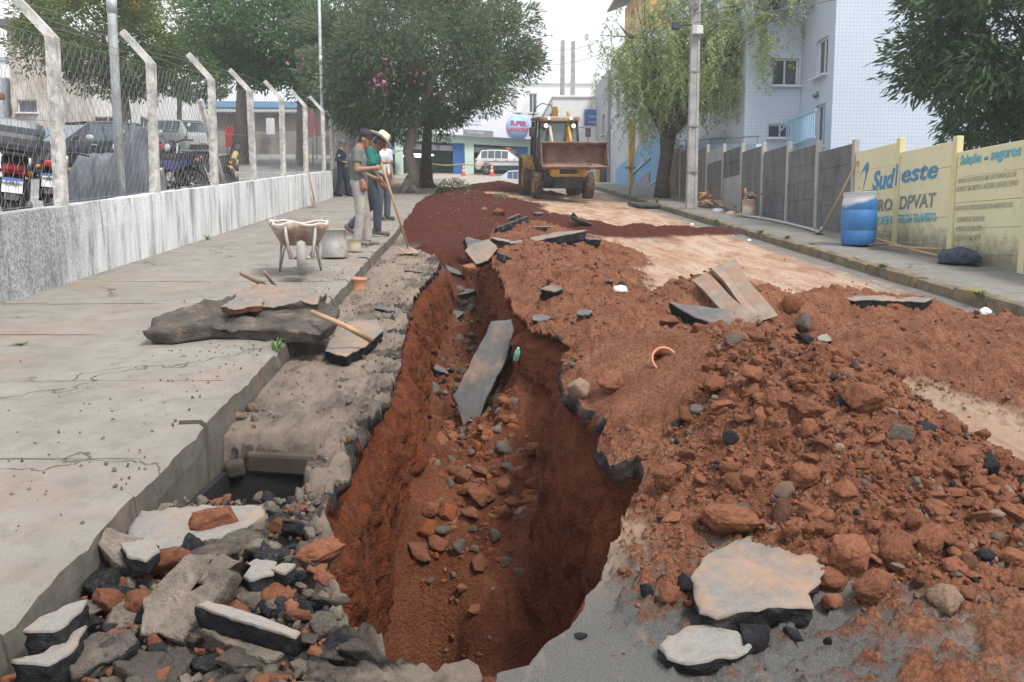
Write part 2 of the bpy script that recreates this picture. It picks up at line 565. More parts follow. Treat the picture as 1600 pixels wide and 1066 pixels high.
def build_ground():
    ys = ROWS
    xl, xr, zf = trench_at(ys)
    live = (ys > 2.42) & (ys < 14.6)
    jl = strip_noise(ys, 51, .05); jr = strip_noise(ys, 61, .055)
    # stepped, broken asphalt edge on the right lip
    jr = jr + .035 * np.tanh(2.5 * np.sin(ys * 7.3 + 2 * np.sin(ys * 3.1))) * (ys > 3.9) * (ys < 6.6)
    xl = np.where(live, xl + jl * sstep(2.42, 2.7, ys), xl); xr = np.where(live, xr + jr * sstep(2.42, 2.7, ys), xr)
    xr = np.maximum(xr, xl + .02)
    n_l, n_w, n_f, n_r = 70, 46, 64, 330
    nrow = len(ys)
    u_l = np.linspace(0, 1, n_l)
    # left strip
    XL = XKL + (xl[:, None] - XKL) * u_l[None, :]
    YL = np.repeat(ys[:, None], n_l, 1)
    u_r = np.linspace(0, 1, n_r) ** 1.35
    XR = xr[:, None] + (XKR - xr[:, None]) * u_r[None, :]
    YR = np.repeat(ys[:, None], n_r, 1)

    def hgt(Xg, Yg):
        z, k, t = ground_z(Xg.ravel(), Yg.ravel())
        return z.reshape(Xg.shape), k.reshape(Xg.shape), t.reshape(Xg.shape)
    ZL, KL, TL = hgt(XL, YL)
    ZR, KR, TR = hgt(XR, YR)
    # broken rubble strip on the left: ragged old gutter and crumbs
    PL = np.stack([XL.ravel(), YL.ravel(), np.zeros(XL.size)], 1)
    rag = fbm(PL * 5, 5, 71).reshape(XL.shape)
    fade = 1 - sstep(12.5, 15, YL)
    lipd = sstep(.45, 0, (xl[:, None] - XL))
    lump = (bumps(XL.ravel(), YL.ravel(), .09, 75, dens=.6) + .7 * bumps(XL.ravel(), YL.ravel(), .045, 76, dens=.6)).reshape(XL.shape)
    near_r = sstep(3.75, 3.1, YL) * sstep(1.7, 2.5, YL) * sstep(.0, -.5, XL)
    ZL = ZL + fade * ((.015 + .05 * lipd + .06 * near_r) * rag + (.15 + .9 * lipd + .5 * near_r) * lump * .6 + (.02 + .05 * lipd + .05 * near_r) * (.35 - np.abs(noise3(PL * 15, 77))).reshape(XL.shape) - .05 * lipd * (rag > .1)) - .035 * near_r
    # drain pit beside the kerb
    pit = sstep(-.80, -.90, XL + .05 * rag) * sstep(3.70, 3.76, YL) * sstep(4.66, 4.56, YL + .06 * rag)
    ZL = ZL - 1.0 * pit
    # ---- trench walls
    uw = np.linspace(0, 1, n_w)
    zLip, zRip = ZL[:, -1], ZR[:, 0]
    bump_in_l = np.where(live, .03 + .14 * sstep(4.8, 6.2, ys), .002); bump_in_r = np.where(live, .10 + .16 * np.exp(-((ys - 4.9) / .6) ** 2), .002)
    uf = np.linspace(0, 1, n_f)
    fl0 = xl + bump_in_l; fr0 = np.maximum(xr - bump_in_r, fl0 + .004)
    XF = fl0[:, None] + (fr0 - fl0)[:, None] * uf[None, :]
    YF = np.repeat(ys[:, None], n_f, 1)
    relf = floor_rel(XF.ravel(), YF.ravel()).reshape(XF.shape)
    inn = sstep(2.45, 2.8, ys) * sstep(16.0, 13.5, ys)
    gmid = ground_z(XF.ravel(), YF.ravel())
    gz_, gk_ = gmid[0].reshape(XF.shape), gmid[1].reshape(XF.shape)
    depth_w = (sstep(2.40, 2.52, ys) * sstep(14.4, 13.2, ys))[:, None]
    # walls lean back, floor meets them with a fillet of crumbled soil
    edge = np.minimum(uf, 1 - uf)[None, :]
    ZF = zf[:, None] + relf * inn[:, None] + .16 * np.exp(-edge / .09) * inn[:, None]
    backz = gz_
    ZF = ZF * depth_w + backz * (1 - depth_w)
    slp = sstep(11.0, 12.6, ys)[:, None]
    def wall(x0, z0, x1, z1, sgn, seed):
        prof = uw[None, :]
        lean = prof ** 1.0
        Xw = x0[:, None] + (x1 - x0)[:, None] * lean
        Zw = z0[:, None] + (z1 - z0)[:, None] * prof
        Yw = np.repeat(ys[:, None], n_w, 1)
        Q = np.stack([Xw.ravel() * 2, Yw.ravel() * 5, Zw.ravel() * 1.6], 1)
        Q2 = np.stack([Xw.ravel(), Yw.ravel(), Zw.ravel()], 1)
        rdg = lambda q, sd: .4 - np.abs(noise3(q, sd)) * 1.2
        d = (.085 * fbm(Q, 4, seed) + .055 * rdg(Q2 * np.array([4, 6, 2.2]), seed + 3) + .045 * rdg(Q2 * 9, seed + 21) + .03 * rdg(Q2 * 21, seed + 22) + .022 * fbm(Q2 * 42, 2, seed + 5)).reshape(Xw.shape)
        d = d + .35 * bumps(Yw.ravel(), Zw.ravel(), .10, seed + 7, dens=.3).reshape(Xw.shape)
        h = np.clip((z0 - z1) / .6, 0, 1)[:, None]
        env = np.minimum(prof / .08, (1 - prof) / .05); env = np.clip(env, 0, 1)
        under = -.10 * np.exp(-((prof - .16) / .10) ** 2)        # undercut just below the crust
        Xw = Xw + sgn * (d * .9 + under * (prof > .05)) * env * h
        Yw = Yw + .03 * fbm(Q2 * 6, 3, seed + 9).reshape(Xw.shape) * env * h
        return Xw, Yw, Zw
    XWL, YWL, ZWL = wall(xl, zLip, XF[:, 0], ZF[:, 0], 1, 81)
    XWR, YWR, ZWR = wall(XF[:, -1], ZF[:, -1], xr, zRip, -1, 91)
    XWR2, YWR2, ZWR2 = wall(xr, zRip, XF[:, -1], ZF[:, -1], -1, 91)
    XWR, YWR, ZWR = XWR2[:, ::-1], YWR2[:, ::-1], ZWR2[:, ::-1]
    X = np.concatenate([XL, XWL[:, 1:], XF[:, 1:], XWR[:, 1:], XR[:, 1:]], 1)
    Y = np.concatenate([YL, YWL[:, 1:], YF[:, 1:], YWR[:, 1:], YR[:, 1:]], 1)
    Z = np.concatenate([ZL, ZWL[:, 1:], ZF[:, 1:], ZWR[:, 1:], ZR[:, 1:]], 1)
    ncol = X.shape[1]
    i0 = n_l; i1 = i0 + n_w - 1; i2 = i1 + n_f - 1; i3 = i2 + n_w - 1
    # ---- what is where
    shade_w = np.zeros_like(X)
    grit = np.zeros_like(X); grit[:, :n_l] = 1.0
    soil = np.zeros_like(X); dark = np.zeros_like(X); black = np.zeros_like(X); clay = np.zeros_like(X)
    soil[:, :n_l] = np.clip(TL * 9, 0, 1); soil[:, i3:] = np.clip(TR[:, 1:] * 9 + .0, 0, 1)
    dark[:, :n_l] = (KL == 2); dark[:, i3:] = (KR[:, 1:] == 2)
    soil[:, n_l:i3] = 1.0
    dark[:, n_l:i3] = sstep(12.0, 12.8, ys)[:, None]
    # crust: broken asphalt right under the lips
    crustd = .085 + .02 * np.sin(ys * 13)
    lw = (zLip[:, None] - ZWL[:, 1:]); rw = (zRip[:, None] - ZWR[:, 1:])
    cov_r = np.clip(1 - (TR[:, 0] - .03) / .04, 0, 1) * live
    pn = fbm(np.stack([ys * 3, ys * 0, ys * 0], 1), 3, 99)
    black[:, i0:i1] = (lw < crustd[:, None]) * (live & (pn > -.25))[:, None] * .9
    black[:, i2:i3] = (rw < crustd[:, None]) * ((ys > 3.5) & (ys < 6.6) & (pn > -.28))[:, None]
    soil[:, i0:i3] *= 1 - black[:, i0:i3]
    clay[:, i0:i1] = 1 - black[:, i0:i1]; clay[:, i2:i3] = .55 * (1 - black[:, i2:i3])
    # black ragged asphalt crumbs on the left lip; drain pit's darkness put in as black
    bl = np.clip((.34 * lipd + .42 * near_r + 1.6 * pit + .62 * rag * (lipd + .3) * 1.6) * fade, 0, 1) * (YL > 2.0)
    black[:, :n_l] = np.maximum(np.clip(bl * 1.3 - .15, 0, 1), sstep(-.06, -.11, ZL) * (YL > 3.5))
    shade_w[:, i0:i3] = sstep(13.0, 11.5, ys)[:, None]  # trench weight for the shade put into its soil colour
    # faces
    idx = np.arange(nrow * ncol).reshape(nrow, ncol)
    F = np.stack([idx[:-1, :-1], idx[:-1, 1:], idx[1:, 1:], idx[1:, :-1]], -1)
    fx = (X[:-1, :-1] + X[1:, 1:]) / 2; fy = (Y[:-1, :-1] + Y[1:, 1:]) / 2
    kind = np.zeros((nrow, ncol), int); kind[:, :n_l] = KL; kind[:, i3:] = KR[:, 1:]
    thick = np.zeros_like(X); thick[:, :n_l] = TL; thick[:, i3:] = TR[:, 1:]
    fk = kind[:-1, :-1]; ft = thick[:-1, :-1]
    who = np.zeros(fk.shape, int)                       # 0 road
    col_i = np.arange(ncol - 1)[None, :]
    intr = (col_i >= n_l - 1) & (col_i < i3) & (fy > 2.40) & (fy < 14.4)
    mid = (col_i >= n_l - 1) & (col_i < i3) & ~intr
    s = (fk == 1) & (ft > .035)
    who[s & (fy < 6.1) & (fx < 3.4)] = 2                # big heap
    who[s & (fx < 1.75) & (fy >= 6.1)] = 3              # ridge beside the trench
    who[s & (fx >= 1.75) & (fx < 3.05) & (fy >= 6.1)] = 4   # heap with planks
    who[s & (fx >= 3.05) & (who == 0)] = 5              # spread soil at right
    dk = (fk == 2) & (ft > .02) | (mid & (fy > 10))
    who[dk & (fx < 1.75) & (fy < 32)] = 6               # dark fill
    who[dk & (fx >= 1.75) & (fy < 32)] = 7              # dark streak
    who[(fk == 2) & (ft > .02) & (fy >= 32)] = 8
    who[intr] = 1
    gx = SLOPE * Y + Z
    V = np.stack([X, Y, gx], -1).reshape(-1, 3)
    names = [('road', None, 'structure', None), ('trench', None, 'structure', None),
             ('soil_heap', 'big heap of red soil and clods tipped on the right lip of the trench', 'stuff', 'soil heap'),
             ('soil_ridge', 'long low ridge of red soil beside the far half of the trench', 'stuff', 'soil ridge'),
             ('soil_heap', 'small heap of red soil holding the broken planks and tilted asphalt slab', 'stuff', 'soil heap'),
             ('spread_soil', 'red soil spread over the road in front of the right kerb', 'stuff', 'spread soil'),
             ('backfill_soil', 'dark red soil that fills the far end of the trench', 'stuff', 'fill soil'),
             ('soil_streak', 'dark red soil streak across the road in front of the loader', 'stuff', 'soil streak'),
             ('soil_heap', 'low dark brown soil mound on the road at the far end of the fill', 'stuff', 'soil heap')]
    at = {'soil': soil.ravel(), 'dark': dark.ravel(), 'black': black.ravel(), 'clay': clay.ravel(), 'grit': grit.ravel(), 'pit_shade': shade_w.ravel()}
    for w_, (nm, lab, kd, cat) in enumerate(names):
        sel = F[who == w_].reshape(-1, 4)
        if len(sel) == 0: continue
        used, inv = np.unique(sel.ravel(), return_inverse=True)
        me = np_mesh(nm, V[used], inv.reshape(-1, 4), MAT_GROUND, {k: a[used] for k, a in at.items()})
        o = mesh_obj(nm, me)
        tag(o, lab, cat, None, kd)

def ground_material():
    t = NT('street_ground')
    t.co = t.n('ShaderNodeNewGeometry').outputs['Position']
    soil, dark, black, clay = t.attr('soil'), t.attr('dark'), t.attr('black'), t.attr('clay')
    P_ = t.sep()
    # asphalt with dust; tyres dragged the dust along the street
    along = t.mapv(scale=(1.0, .28, 1), rot=(0, 0, R(6)))
    asph = t.ramp(t.noise(260, 3, .8), [(.3, (.10, .10, .10)), (.5, (.19, .187, .182)), (.7, (.31, .30, .285))])
    n_d = t.noise(1.1, 6, .62, vec=along, dist=.6)
    n_f = t.noise(9, 5, .65, vec=along)
    dustc = t.ramp(t.noise(2.6, 6, .65, vec=along, dist=.8), [(.28, (.27, .12, .07)), (.40, (.38, .225, .15)), (.52, (.49, .345, .255)), (.68, (.57, .44, .345))])
    dustc = t.mix(t.ramp(t.noise(14, 6, .75, vec=along), [(.52, 0), (.7, .55)]), dustc, (.33, .13, .07))
    # dust gets thin near the camera and along the right gutter
    near = t.math('SUBTRACT', 1.0, t.n('ShaderNodeMapRange').outputs[0])
    mr = near.node.inputs[1].links[0].from_node
    mr.inputs['From Min'].default_value = 3.5; mr.inputs['From Max'].default_value = 2.7
    mr.interpolation_type = 'SMOOTHSTEP'
    t.l(P_['Y'], mr.inputs['Value'])
    mg = t.n('ShaderNodeMapRange'); mg.inputs['From Min'].default_value = 5.7; mg.inputs['From Max'].default_value = 5.1
    mg.interpolation_type = 'SMOOTHSTEP'
    t.l(t.math('ADD', P_['X'], t.math('MULTIPLY', t.math('SUBTRACT', n_f, .5), 1.4)), mg.inputs['Value'])
    rgt = t.n('ShaderNodeMapRange'); rgt.inputs['From Min'].default_value = 1.35; rgt.inputs['From Max'].default_value = 1.9
    t.l(t.math('ADD', P_['X'], t.math('MULTIPLY', t.math('SUBTRACT', n_f, .5), .9)), rgt.inputs['Value'])
    nearx = t.math('MAXIMUM', near, rgt.outputs[0])
    cover = t.math('MULTIPLY', t.math('MULTIPLY', t.ramp(n_d, [(.20, 0), (.42, 1)]), nearx), mg.outputs[0])
    cover = t.math('MAXIMUM', cover, t.math('MULTIPLY', t.ramp(n_f, [(.56, 0), (.74, .6)]), mg.outputs[0]))
    gutter = t.ramp(t.noise(3.4, 6, .68, vec=along), [(.26, (.06, .052, .046)), (.38, (.15, .125, .105)), (.5, (.28, .23, .19)), (.64, (.36, .29, .23)), (.78, (.24, .14, .095))])
    road = t.mix(t.attr('grit'), t.mix(cover, asph, dustc), gutter)
    # soils
    s1 = t.ramp(t.noise(3.2, 6, .65), [(.25, (.135, .050, .028)), (.45, (.21, .087, .049)), (.62, (.275, .125, .074)), (.8, (.345, .185, .118))])
    s1 = t.mix(t.ramp(t.noise(38, 5, .7), [(.45, 0), (.75, .55)]), s1, (.30, .138, .082))
    s1 = t.mix(t.ramp(t.noise(22, 5, .7, vec=t.mapv(loc=(4, 9, 2))), [(.55, 0), (.75, .5)]), s1, (.10, .037, .022))
    sd = t.ramp(t.noise(5, 6, .65), [(.3, (.060, .016, .012)), (.6, (.092, .025, .018)), (.8, (.13, .040, .027))])
    cl = t.ramp(t.noise(2.2, 6, .7, vec=t.mapv(scale=(1, 2.6, .8)), dist=.8), [(.28, (.085, .034, .020)), (.44, (.17, .060, .030)), (.55, (.27, .088, .036)), (.64, (.21, .105, .062)), (.76, (.25, .145, .096))])
    cl = t.mix(t.ramp(t.noise(26, 5, .7), [(.5, 0), (.75, .5)]), cl, (.105, .045, .030))
    cl = t.mix(t.ramp(t.noise(7, 6, .75, vec=t.mapv(scale=(1.5, 1.5, .35), loc=(1, 4, 7))), [(.54, 0), (.66, .7)]), cl, (.26, .155, .10))
    sc = t.mix(clay, s1, cl)
    sc = t.mix(t.attr('pit_shade'), sc, t.mix(1.0, sc, (.70, .57, .50), 'MULTIPLY'))  # deep soil made redder and darker, the pit's shade put into the colour
    sc = t.mix(dark, sc, sd)
    edge = t.math('ADD', soil, t.math('MULTIPLY', t.math('SUBTRACT', t.noise(30, 5, .75), .5), .9), True)
    c = t.mix(t.ramp(edge, [(.25, 0), (.55, 1)]), road, sc)
    blk = t.ramp(t.noise(120, 4, .8), [(.35, (.018, .018, .02)), (.6, (.06, .06, .064)), (.8, (.20, .19, .18))])
    blk = t.mix(t.ramp(t.noise(5, 6, .75, vec=t.mapv(loc=(2, 2, 8))), [(.46, 0), (.64, .85)]), blk, (.22, .165, .13))
    be = t.math('ADD', black, t.math('MULTIPLY', t.math('SUBTRACT', t.noise(18, 5, .75), .5), .5), True)
    c = t.mix(t.ramp(be, [(.4, 0), (.6, 1)]), c, blk)
    hb = t.mix(.5, t.noise(55, 6, .75), t.noise(210, 3, .8))
    crumb = t.math('ADD', t.math('MULTIPLY', t.voro(46, 'SMOOTH_F1'), -.7), t.math('MULTIPLY', t.voro(120), -.35))
    hb = t.mix(t.math('MULTIPLY', t.ramp(edge, [(.25, 0), (.55, 1)]), .6), hb, crumb)
    c = t.mix(t.math('MULTIPLY', t.ramp(edge, [(.25, 0), (.55, 1)]), t.ramp(t.voro(60), [(.35, 0), (.75, .5)])), c, (.07, .028, .018))
    return t.fin(c, .95, t.bump(hb, 1.0, .03), 0, .12)

MAT_GROUND = ground_material()
build_ground()

# wide ground sheet far around, everything else stands above it
def far_ground():
    t = NT('far_ground')
    c = t.ramp(t.noise(.6, 6, .6), [(.3, (.16, .15, .14)), (.7, (.24, .225, .21))])
    m = t.fin(c, .95, t.bump(t.noise(14, 4), .3, .02))
    mb = MB()
    nx = 8
    mb.quad(W(-200, -40, -2.6), W(200, -40, -2.6), W(200, 80, -2.6), W(-200, 80, -2.6))
    a, b = W(-200, 80, -2.6), W(200, 80, -2.6)
    mb.quad(a, b, (200, 260, b.z), (-200, 260, a.z))
    o = mb.build('ground', m); tag(o, kind='structure')
far_ground()

# street behind and beyond the dug part
def upper_road():
    t = NT('upper_street')
    c = t.ramp(t.noise(.9, 6, .65), [(.3, (.30, .27, .24)), (.55, (.42, .36, .31)), (.75, (.50, .41, .34))])
    c = t.mix(t.ramp(t.noise(180, 3, .8), [(.4, 0), (.7, .35)]), c, (.18, .17, .165))
    m = t.fin(c, .9, t.bump(t.noise(120, 4, .8), .4, .01))
    mb = MB()
    ys = list(np.linspace(38, 74, 12)); xs = list(np.linspace(-26, 26, 14))
    vs = [W(x, y, float(road_base(np.array([min(x, 5.85)]))[0]) - .006) for y in ys for x in xs]
    n = len(xs)
    mb.add(vs, [(i * n + j, i * n + j + 1, (i + 1) * n + j + 1, (i + 1) * n + j) for i in range(len(ys) - 1) for j in range(n - 1)])
    o = mb.build('cross_street', m); tag(o, kind='structure')
    mb = MB()
    mb.quad(W(-1.37, -4, -.006), W(5.85, -4, -.246), W(5.85, .9, -.246), W(-1.37, .9, -.006))
    o = mb.build('road', m); tag(o, kind='structure')
upper_road()
# ================================================================== SIDEWALKS AND KERBS
def concrete(name, c1, c2, stain=(.10, .10, .095), red=(.28, .185, .14), cracks=True, redamt=.62, scale=1.0):
    t = NT(name)
    t.co = t.n('ShaderNodeNewGeometry').outputs['Position']
    c = t.ramp(t.noise(1.6 * scale, 7, .65), [(.3, c1), (.7, c2)])
    c = t.mix(t.ramp(t.noise(6, 6, .7, vec=t.mapv(loc=(7, 1, 2))), [(.48, 0), (.74, .6)]), c, tuple(x * .62 for x in c1))
    c = t.mix(t.ramp(t.noise(1.1, 6, .7, vec=t.mapv(loc=(1, 8, 3))), [(redamt - .08, 0), (redamt + .12, .75)]), c, red)
    c = t.mix(t.ramp(t.noise(240, 2, .8), [(.5, 0), (.70, .6)]), c, tuple(x * .45 for x in c1))
    h = t.mix(.5, t.noise(30, 5, .7), t.noise(160, 4, .8))
    if cracks:
        wv = t.n('ShaderNodeVectorMath', operation='ADD')
        nz = t.n('ShaderNodeTexNoise'); nz.inputs['Scale'].default_value = 2.4; nz.inputs['Detail'].default_value = 6
        t.l(t.co, nz.inputs['Vector'])
        t.l(t.co, wv.inputs[0]); t.l(nz.outputs['Color'], wv.inputs[1])
        v = t.voro(.42, 'DISTANCE_TO_EDGE', vec=wv.outputs[0])
        gate = t.ramp(t.noise(.7, 3, .5, vec=t.mapv(loc=(3, 3, 9))), [(.48, 0), (.54, 1)])
        ck = t.math('MULTIPLY', t.ramp(v, [(.0022, .9), (.006, 0)]), gate)
        c = t.mix(ck, c, (.05, .048, .042))
        h = t.mix(ck, h, (0, 0, 0))
    return t.fin(c, .88, t.bump(h, .7, .008), 0, .2)

M_PAVE = concrete('pavement_concrete', (.22, .20, .178), (.30, .273, .243))
M_KERB = concrete('kerb_concrete', (.075, .07, .06), (.175, .16, .135), cracks=False, redamt=.60, scale=3.0)
M_PAVE_R = concrete('right_pavement_concrete', (.175, .17, .16), (.235, .228, .212), redamt=.72)

def kerb_yellow():
    t = NT('worn_yellow_kerb')
    t.co = t.n('ShaderNodeNewGeometry').outputs['Position']
    c = t.ramp(t.noise(5, 6, .65), [(.3, (.10, .08, .06)), (.55, (.18, .145, .105)), (.75, (.26, .215, .16))])
    c = t.mix(t.ramp(t.noise(2.2, 6, .7, vec=t.mapv(loc=(4, 4, 4))), [(.50, 0), (.64, .65)]), c, (.33, .25, .085))
    c = t.mix(t.ramp(t.noise(30, 5, .75), [(.5, 0), (.72, .6)]), c, (.12, .105, .09))
    return t.fin(c, .9, t.bump(t.noise(40, 5, .75), .6, .008), 0, .2)
M_KERB_Y = kerb_yellow()

def rough_slab(x0, x1, y0, y1, z0, z1, nx, ny, amp, seed, edge=.012):
    """a slab with a slightly uneven top and worn arrises, in street coordinates"""
    gx = np.linspace(0, 1, nx); gy = np.linspace(0, 1, ny)
    X, Y = np.meshgrid(x0 + (x1 - x0) * gx, y0 + (y1 - y0) * gy)
    Q = np.stack([X.ravel() * 3, Y.ravel() * 3, np.full(X.size, seed * 1.7)], 1)
    Z = np.full(X.size, z1) + amp * fbm(Q, 4, seed)
    ed = np.minimum.reduce([X.ravel() - x0, x1 - X.ravel(), Y.ravel() - y0, y1 - Y.ravel()])
    Z = Z - edge * (ed < 1e-6)
    V = np.stack([X.ravel(), Y.ravel(), Z], 1)
    idx = np.arange(nx * ny).reshape(ny, nx)
    F = [tuple(q) for q in np.stack([idx[:-1, :-1], idx[:-1, 1:], idx[1:, 1:], idx[1:, :-1]], -1).reshape(-1, 4)]
    ring = list(idx[0, :]) + list(idx[1:, -1]) + list(idx[-1, ::-1][1:]) + list(idx[::-1, 0][1:-1])
    b = len(V)
    Vl = [tuple(v) for v in V] + [(V[i][0], V[i][1], z0) for i in ring]
    k = len(ring)
    F += [(ring[i], b + i, b + (i + 1) % k, ring[(i + 1) % k]) for i in range(k)]
    return Vl, F

def left_sidewalk():
    root = thing('left_sidewalk', None, None, W(0, 0, 0)); tag(root, kind='structure')
    y = -1.55; k = 0
    while y < 46:
        L = 1.36
        V, F = rough_slab(-4.25, -1.505, y + .009, y + L - .009, .0, .148, 20 if y < 16 else 6, 14 if y < 16 else 5, .010, k)
        mb = MB(); mb.add([W(*v) for v in V], F)
        mb.build('pavement_slab', M_PAVE, root)
        y += L; k += 1
    y = -1.5; k = 0
    while y < 34:
        L = [1.0, .92, 1.06, .97][k % 4]
        mb = MB()
        dx = random.uniform(-.012, .012); dz = random.uniform(-.012, .01)
        n = 14 if y < 14 else 4
        # kerbstone: chipped upper arris towards the road
        vs, fs = [], []
        for i in range(n + 1):
            yy = y + .008 + (L - .016) * i / n
            q = fbm(np.array([[yy * 6, 1.0, 2.0], [yy * 14, 5.0, 2.0]]), 3, 5)
            ch = .012 + .03 * max(0, q[0] + .1) + .03 * max(0, q[1])
            bot = -.75 if y < 5.2 else -.12
            prof = [(-1.50, bot), (-1.50, .150 + dz), (-1.37 + dx - ch, .152 + dz + .006 * q[1]), (-1.362 + dx, .152 + dz - ch), (-1.35 + dx + .01 * q[0], .03), (-1.345 + dx, bot)]
            vs += [W(a, yy, b) for a, b in prof]
        m = 6
        for i in range(n):
            for j in range(m):
                fs.append((i * m + j, i * m + (j + 1) % m, (i + 1) * m + (j + 1) % m, (i + 1) * m + j))
        fs.append(tuple(range(m))); fs.append(tuple(n * m + j for j in range(m)))
        mb.add(vs, fs)
        mb.m = [1 if (q < n * m and q % m in (1, 2)) else 0 for q in range(len(fs))]
        mb.build('kerb_stone', [M_KERB, M_PAVE], root)
        y += L; k += 1
    return root
left_sidewalk()

ZR_TOP = -.10                        # right pavement level
def right_sidewalk():
    root = thing('right_sidewalk', None, None, W(0, 0, 0)); tag(root, kind='structure')
    y = 4.0; k = 0
    while y < 46:
        L = 2.0
        V, F = rough_slab(6.0, 7.62, y + .006, y + L - .006, -.3, ZR_TOP, 10, 8, .012, 300 + k)
        mb = MB(); mb.add([W(*v) for v in V], F)
        mb.build('pavement_slab', M_PAVE_R, root)
        y += L; k += 1
    y = 4.0; k = 0
    while y < 44:
        L = random.choice([.62, .8, .7, .9])
        dx = random.uniform(-.02, .02); dz = random.uniform(-.015, .02)
        V, F = rough_slab(5.82 + dx, 5.985, y + .012, y + L - .012, -.4, ZR_TOP + .012 + dz, 5, 8, .02, 500 + k, .02)
        mb = MB(); mb.add([W(*v) for v in V], F)
        mb.build('kerb_stone', M_KERB_Y, root)
        y += L; k += 1
right_sidewalk()
# ================================================================== ROCKS, CLODS, BROKEN ASPHALT
CAM_R = cam.rotation_euler.to_matrix()
def ray(px, py):
    return CAM_R @ Vector(((px - 800) / 1350, (533 - py) / 1350, -1))
def hit(px, py, lift=0.0):
    """where the sight line through a photo point meets the ground surface (street coordinates)"""
    d = ray(px, py)
    t = np.geomspace(1.2, 60, 2400)
    x, y, z = d.x * t, d.y * t, CAMZ + d.z * t - SLOPE * d.y * t
    g = scene_z(x, y) + lift
    below = np.nonzero(z < g)[0]
    i = below[0] if len(below) else len(t) - 1
    return Vector((x[i], y[i], float(g[i]) - lift)), t[i]
def on_level(px, py, z):
    d = ray(px, py)
    t = (z - CAMZ) / (d.z - SLOPE * d.y)
    return Vector((t * d.x, t * d.y, z))

def rock_mat(name, a, b, c, grain=45):
    t = NT(name)
    oi = t.n('ShaderNodeObjectInfo')
    vec = t.n('ShaderNodeVectorMath', operation='ADD')
    t.l(t.co, vec.inputs[0]); t.l(oi.outputs['Location'], vec.inputs[1])
    v = vec.outputs[0]
    col = t.ramp(t.noise(7, 6, .65, vec=v), [(.3, a), (.55, b), (.75, c)])
    col = t.mix(t.ramp(t.noise(grain, 5, .75, vec=v), [(.5, 0), (.75, .45)]), col, tuple(x * .6 for x in a))
    hs = t.n('ShaderNodeHueSaturation')
    mr = t.n('ShaderNodeMapRange'); mr.inputs['To Min'].default_value = .72; mr.inputs['To Max'].default_value = 1.25
    t.l(oi.outputs['Random'], mr.inputs['Value']); t.l(mr.outputs[0], hs.inputs['Value'])
    t.l(col, hs.inputs['Color'])
    return t.fin(hs.outputs[0], .92, t.bump(t.mix(.4, t.noise(9, 6, .75, vec=v), t.noise(34, 3, .8, vec=v)), .55, .10), 0, .15)

M_CLOD = rock_mat('red_clod', (.155, .060, .034), (.245, .102, .058), (.33, .165, .102))
M_STONE = rock_mat('pale_stone', (.19, .115, .08), (.26, .185, .135), (.33, .27, .22))
M_GREY = rock_mat('grey_rubble', (.095, .08, .067), (.165, .138, .115), (.26, .215, .172))
M_RUST = rock_mat('dark_rusty_rock', (.05, .035, .04), (.14, .065, .04), (.25, .11, .05))
M_TAR = rock_mat('black_asphalt', (.012, .013, .016), (.03, .031, .035), (.11, .10, .095), 120)
M_UNDER = rock_mat('asphalt_underside', (.05, .043, .039), (.092, .078, .068), (.20, .15, .115), 90)
M_ORANGE = rock_mat('orange_clay', (.17, .05, .022), (.25, .08, .032), (.29, .125, .06))

def slab_top(name, base, dust, amt):
    t = NT(name)
    oi = t.n('ShaderNodeObjectInfo')
    vec = t.n('ShaderNodeVectorMath', operation='ADD')
    t.l(t.co, vec.inputs[0]); t.l(oi.outputs['Location'], vec.inputs[1])
    v = vec.outputs[0]
    c = t.ramp(t.noise(160, 3, .8, vec=v), [(.3, tuple(x * .62 for x in base)), (.65, base)])
    c = t.mix(t.ramp(t.noise(4.2, 6, .68, vec=v), [(.58 - amt * .3, 0), (.72 - amt * .2, .95)]), c, dust)
    c = t.mix(t.ramp(t.noise(19, 6, .75, vec=v), [(.55, 0), (.72, .5)]), c, (.20, .092, .058))
    return t.fin(c, .9, t.bump(t.mix(.5, t.noise(40, 5, .75, vec=v), t.noise(150, 3, .8, vec=v)), .6, .006), 0, .2)
M_DUSTY = slab_top('dusty_asphalt_top', (.23, .215, .20), (.30, .205, .15), .5)
M_ROADTOP = slab_top('grey_asphalt_top', (.14, .14, .145), (.24, .17, .13), .25)
M_PALE = slab_top('pale_slab_top', (.27, .26, .245), (.27, .205, .16), .45)

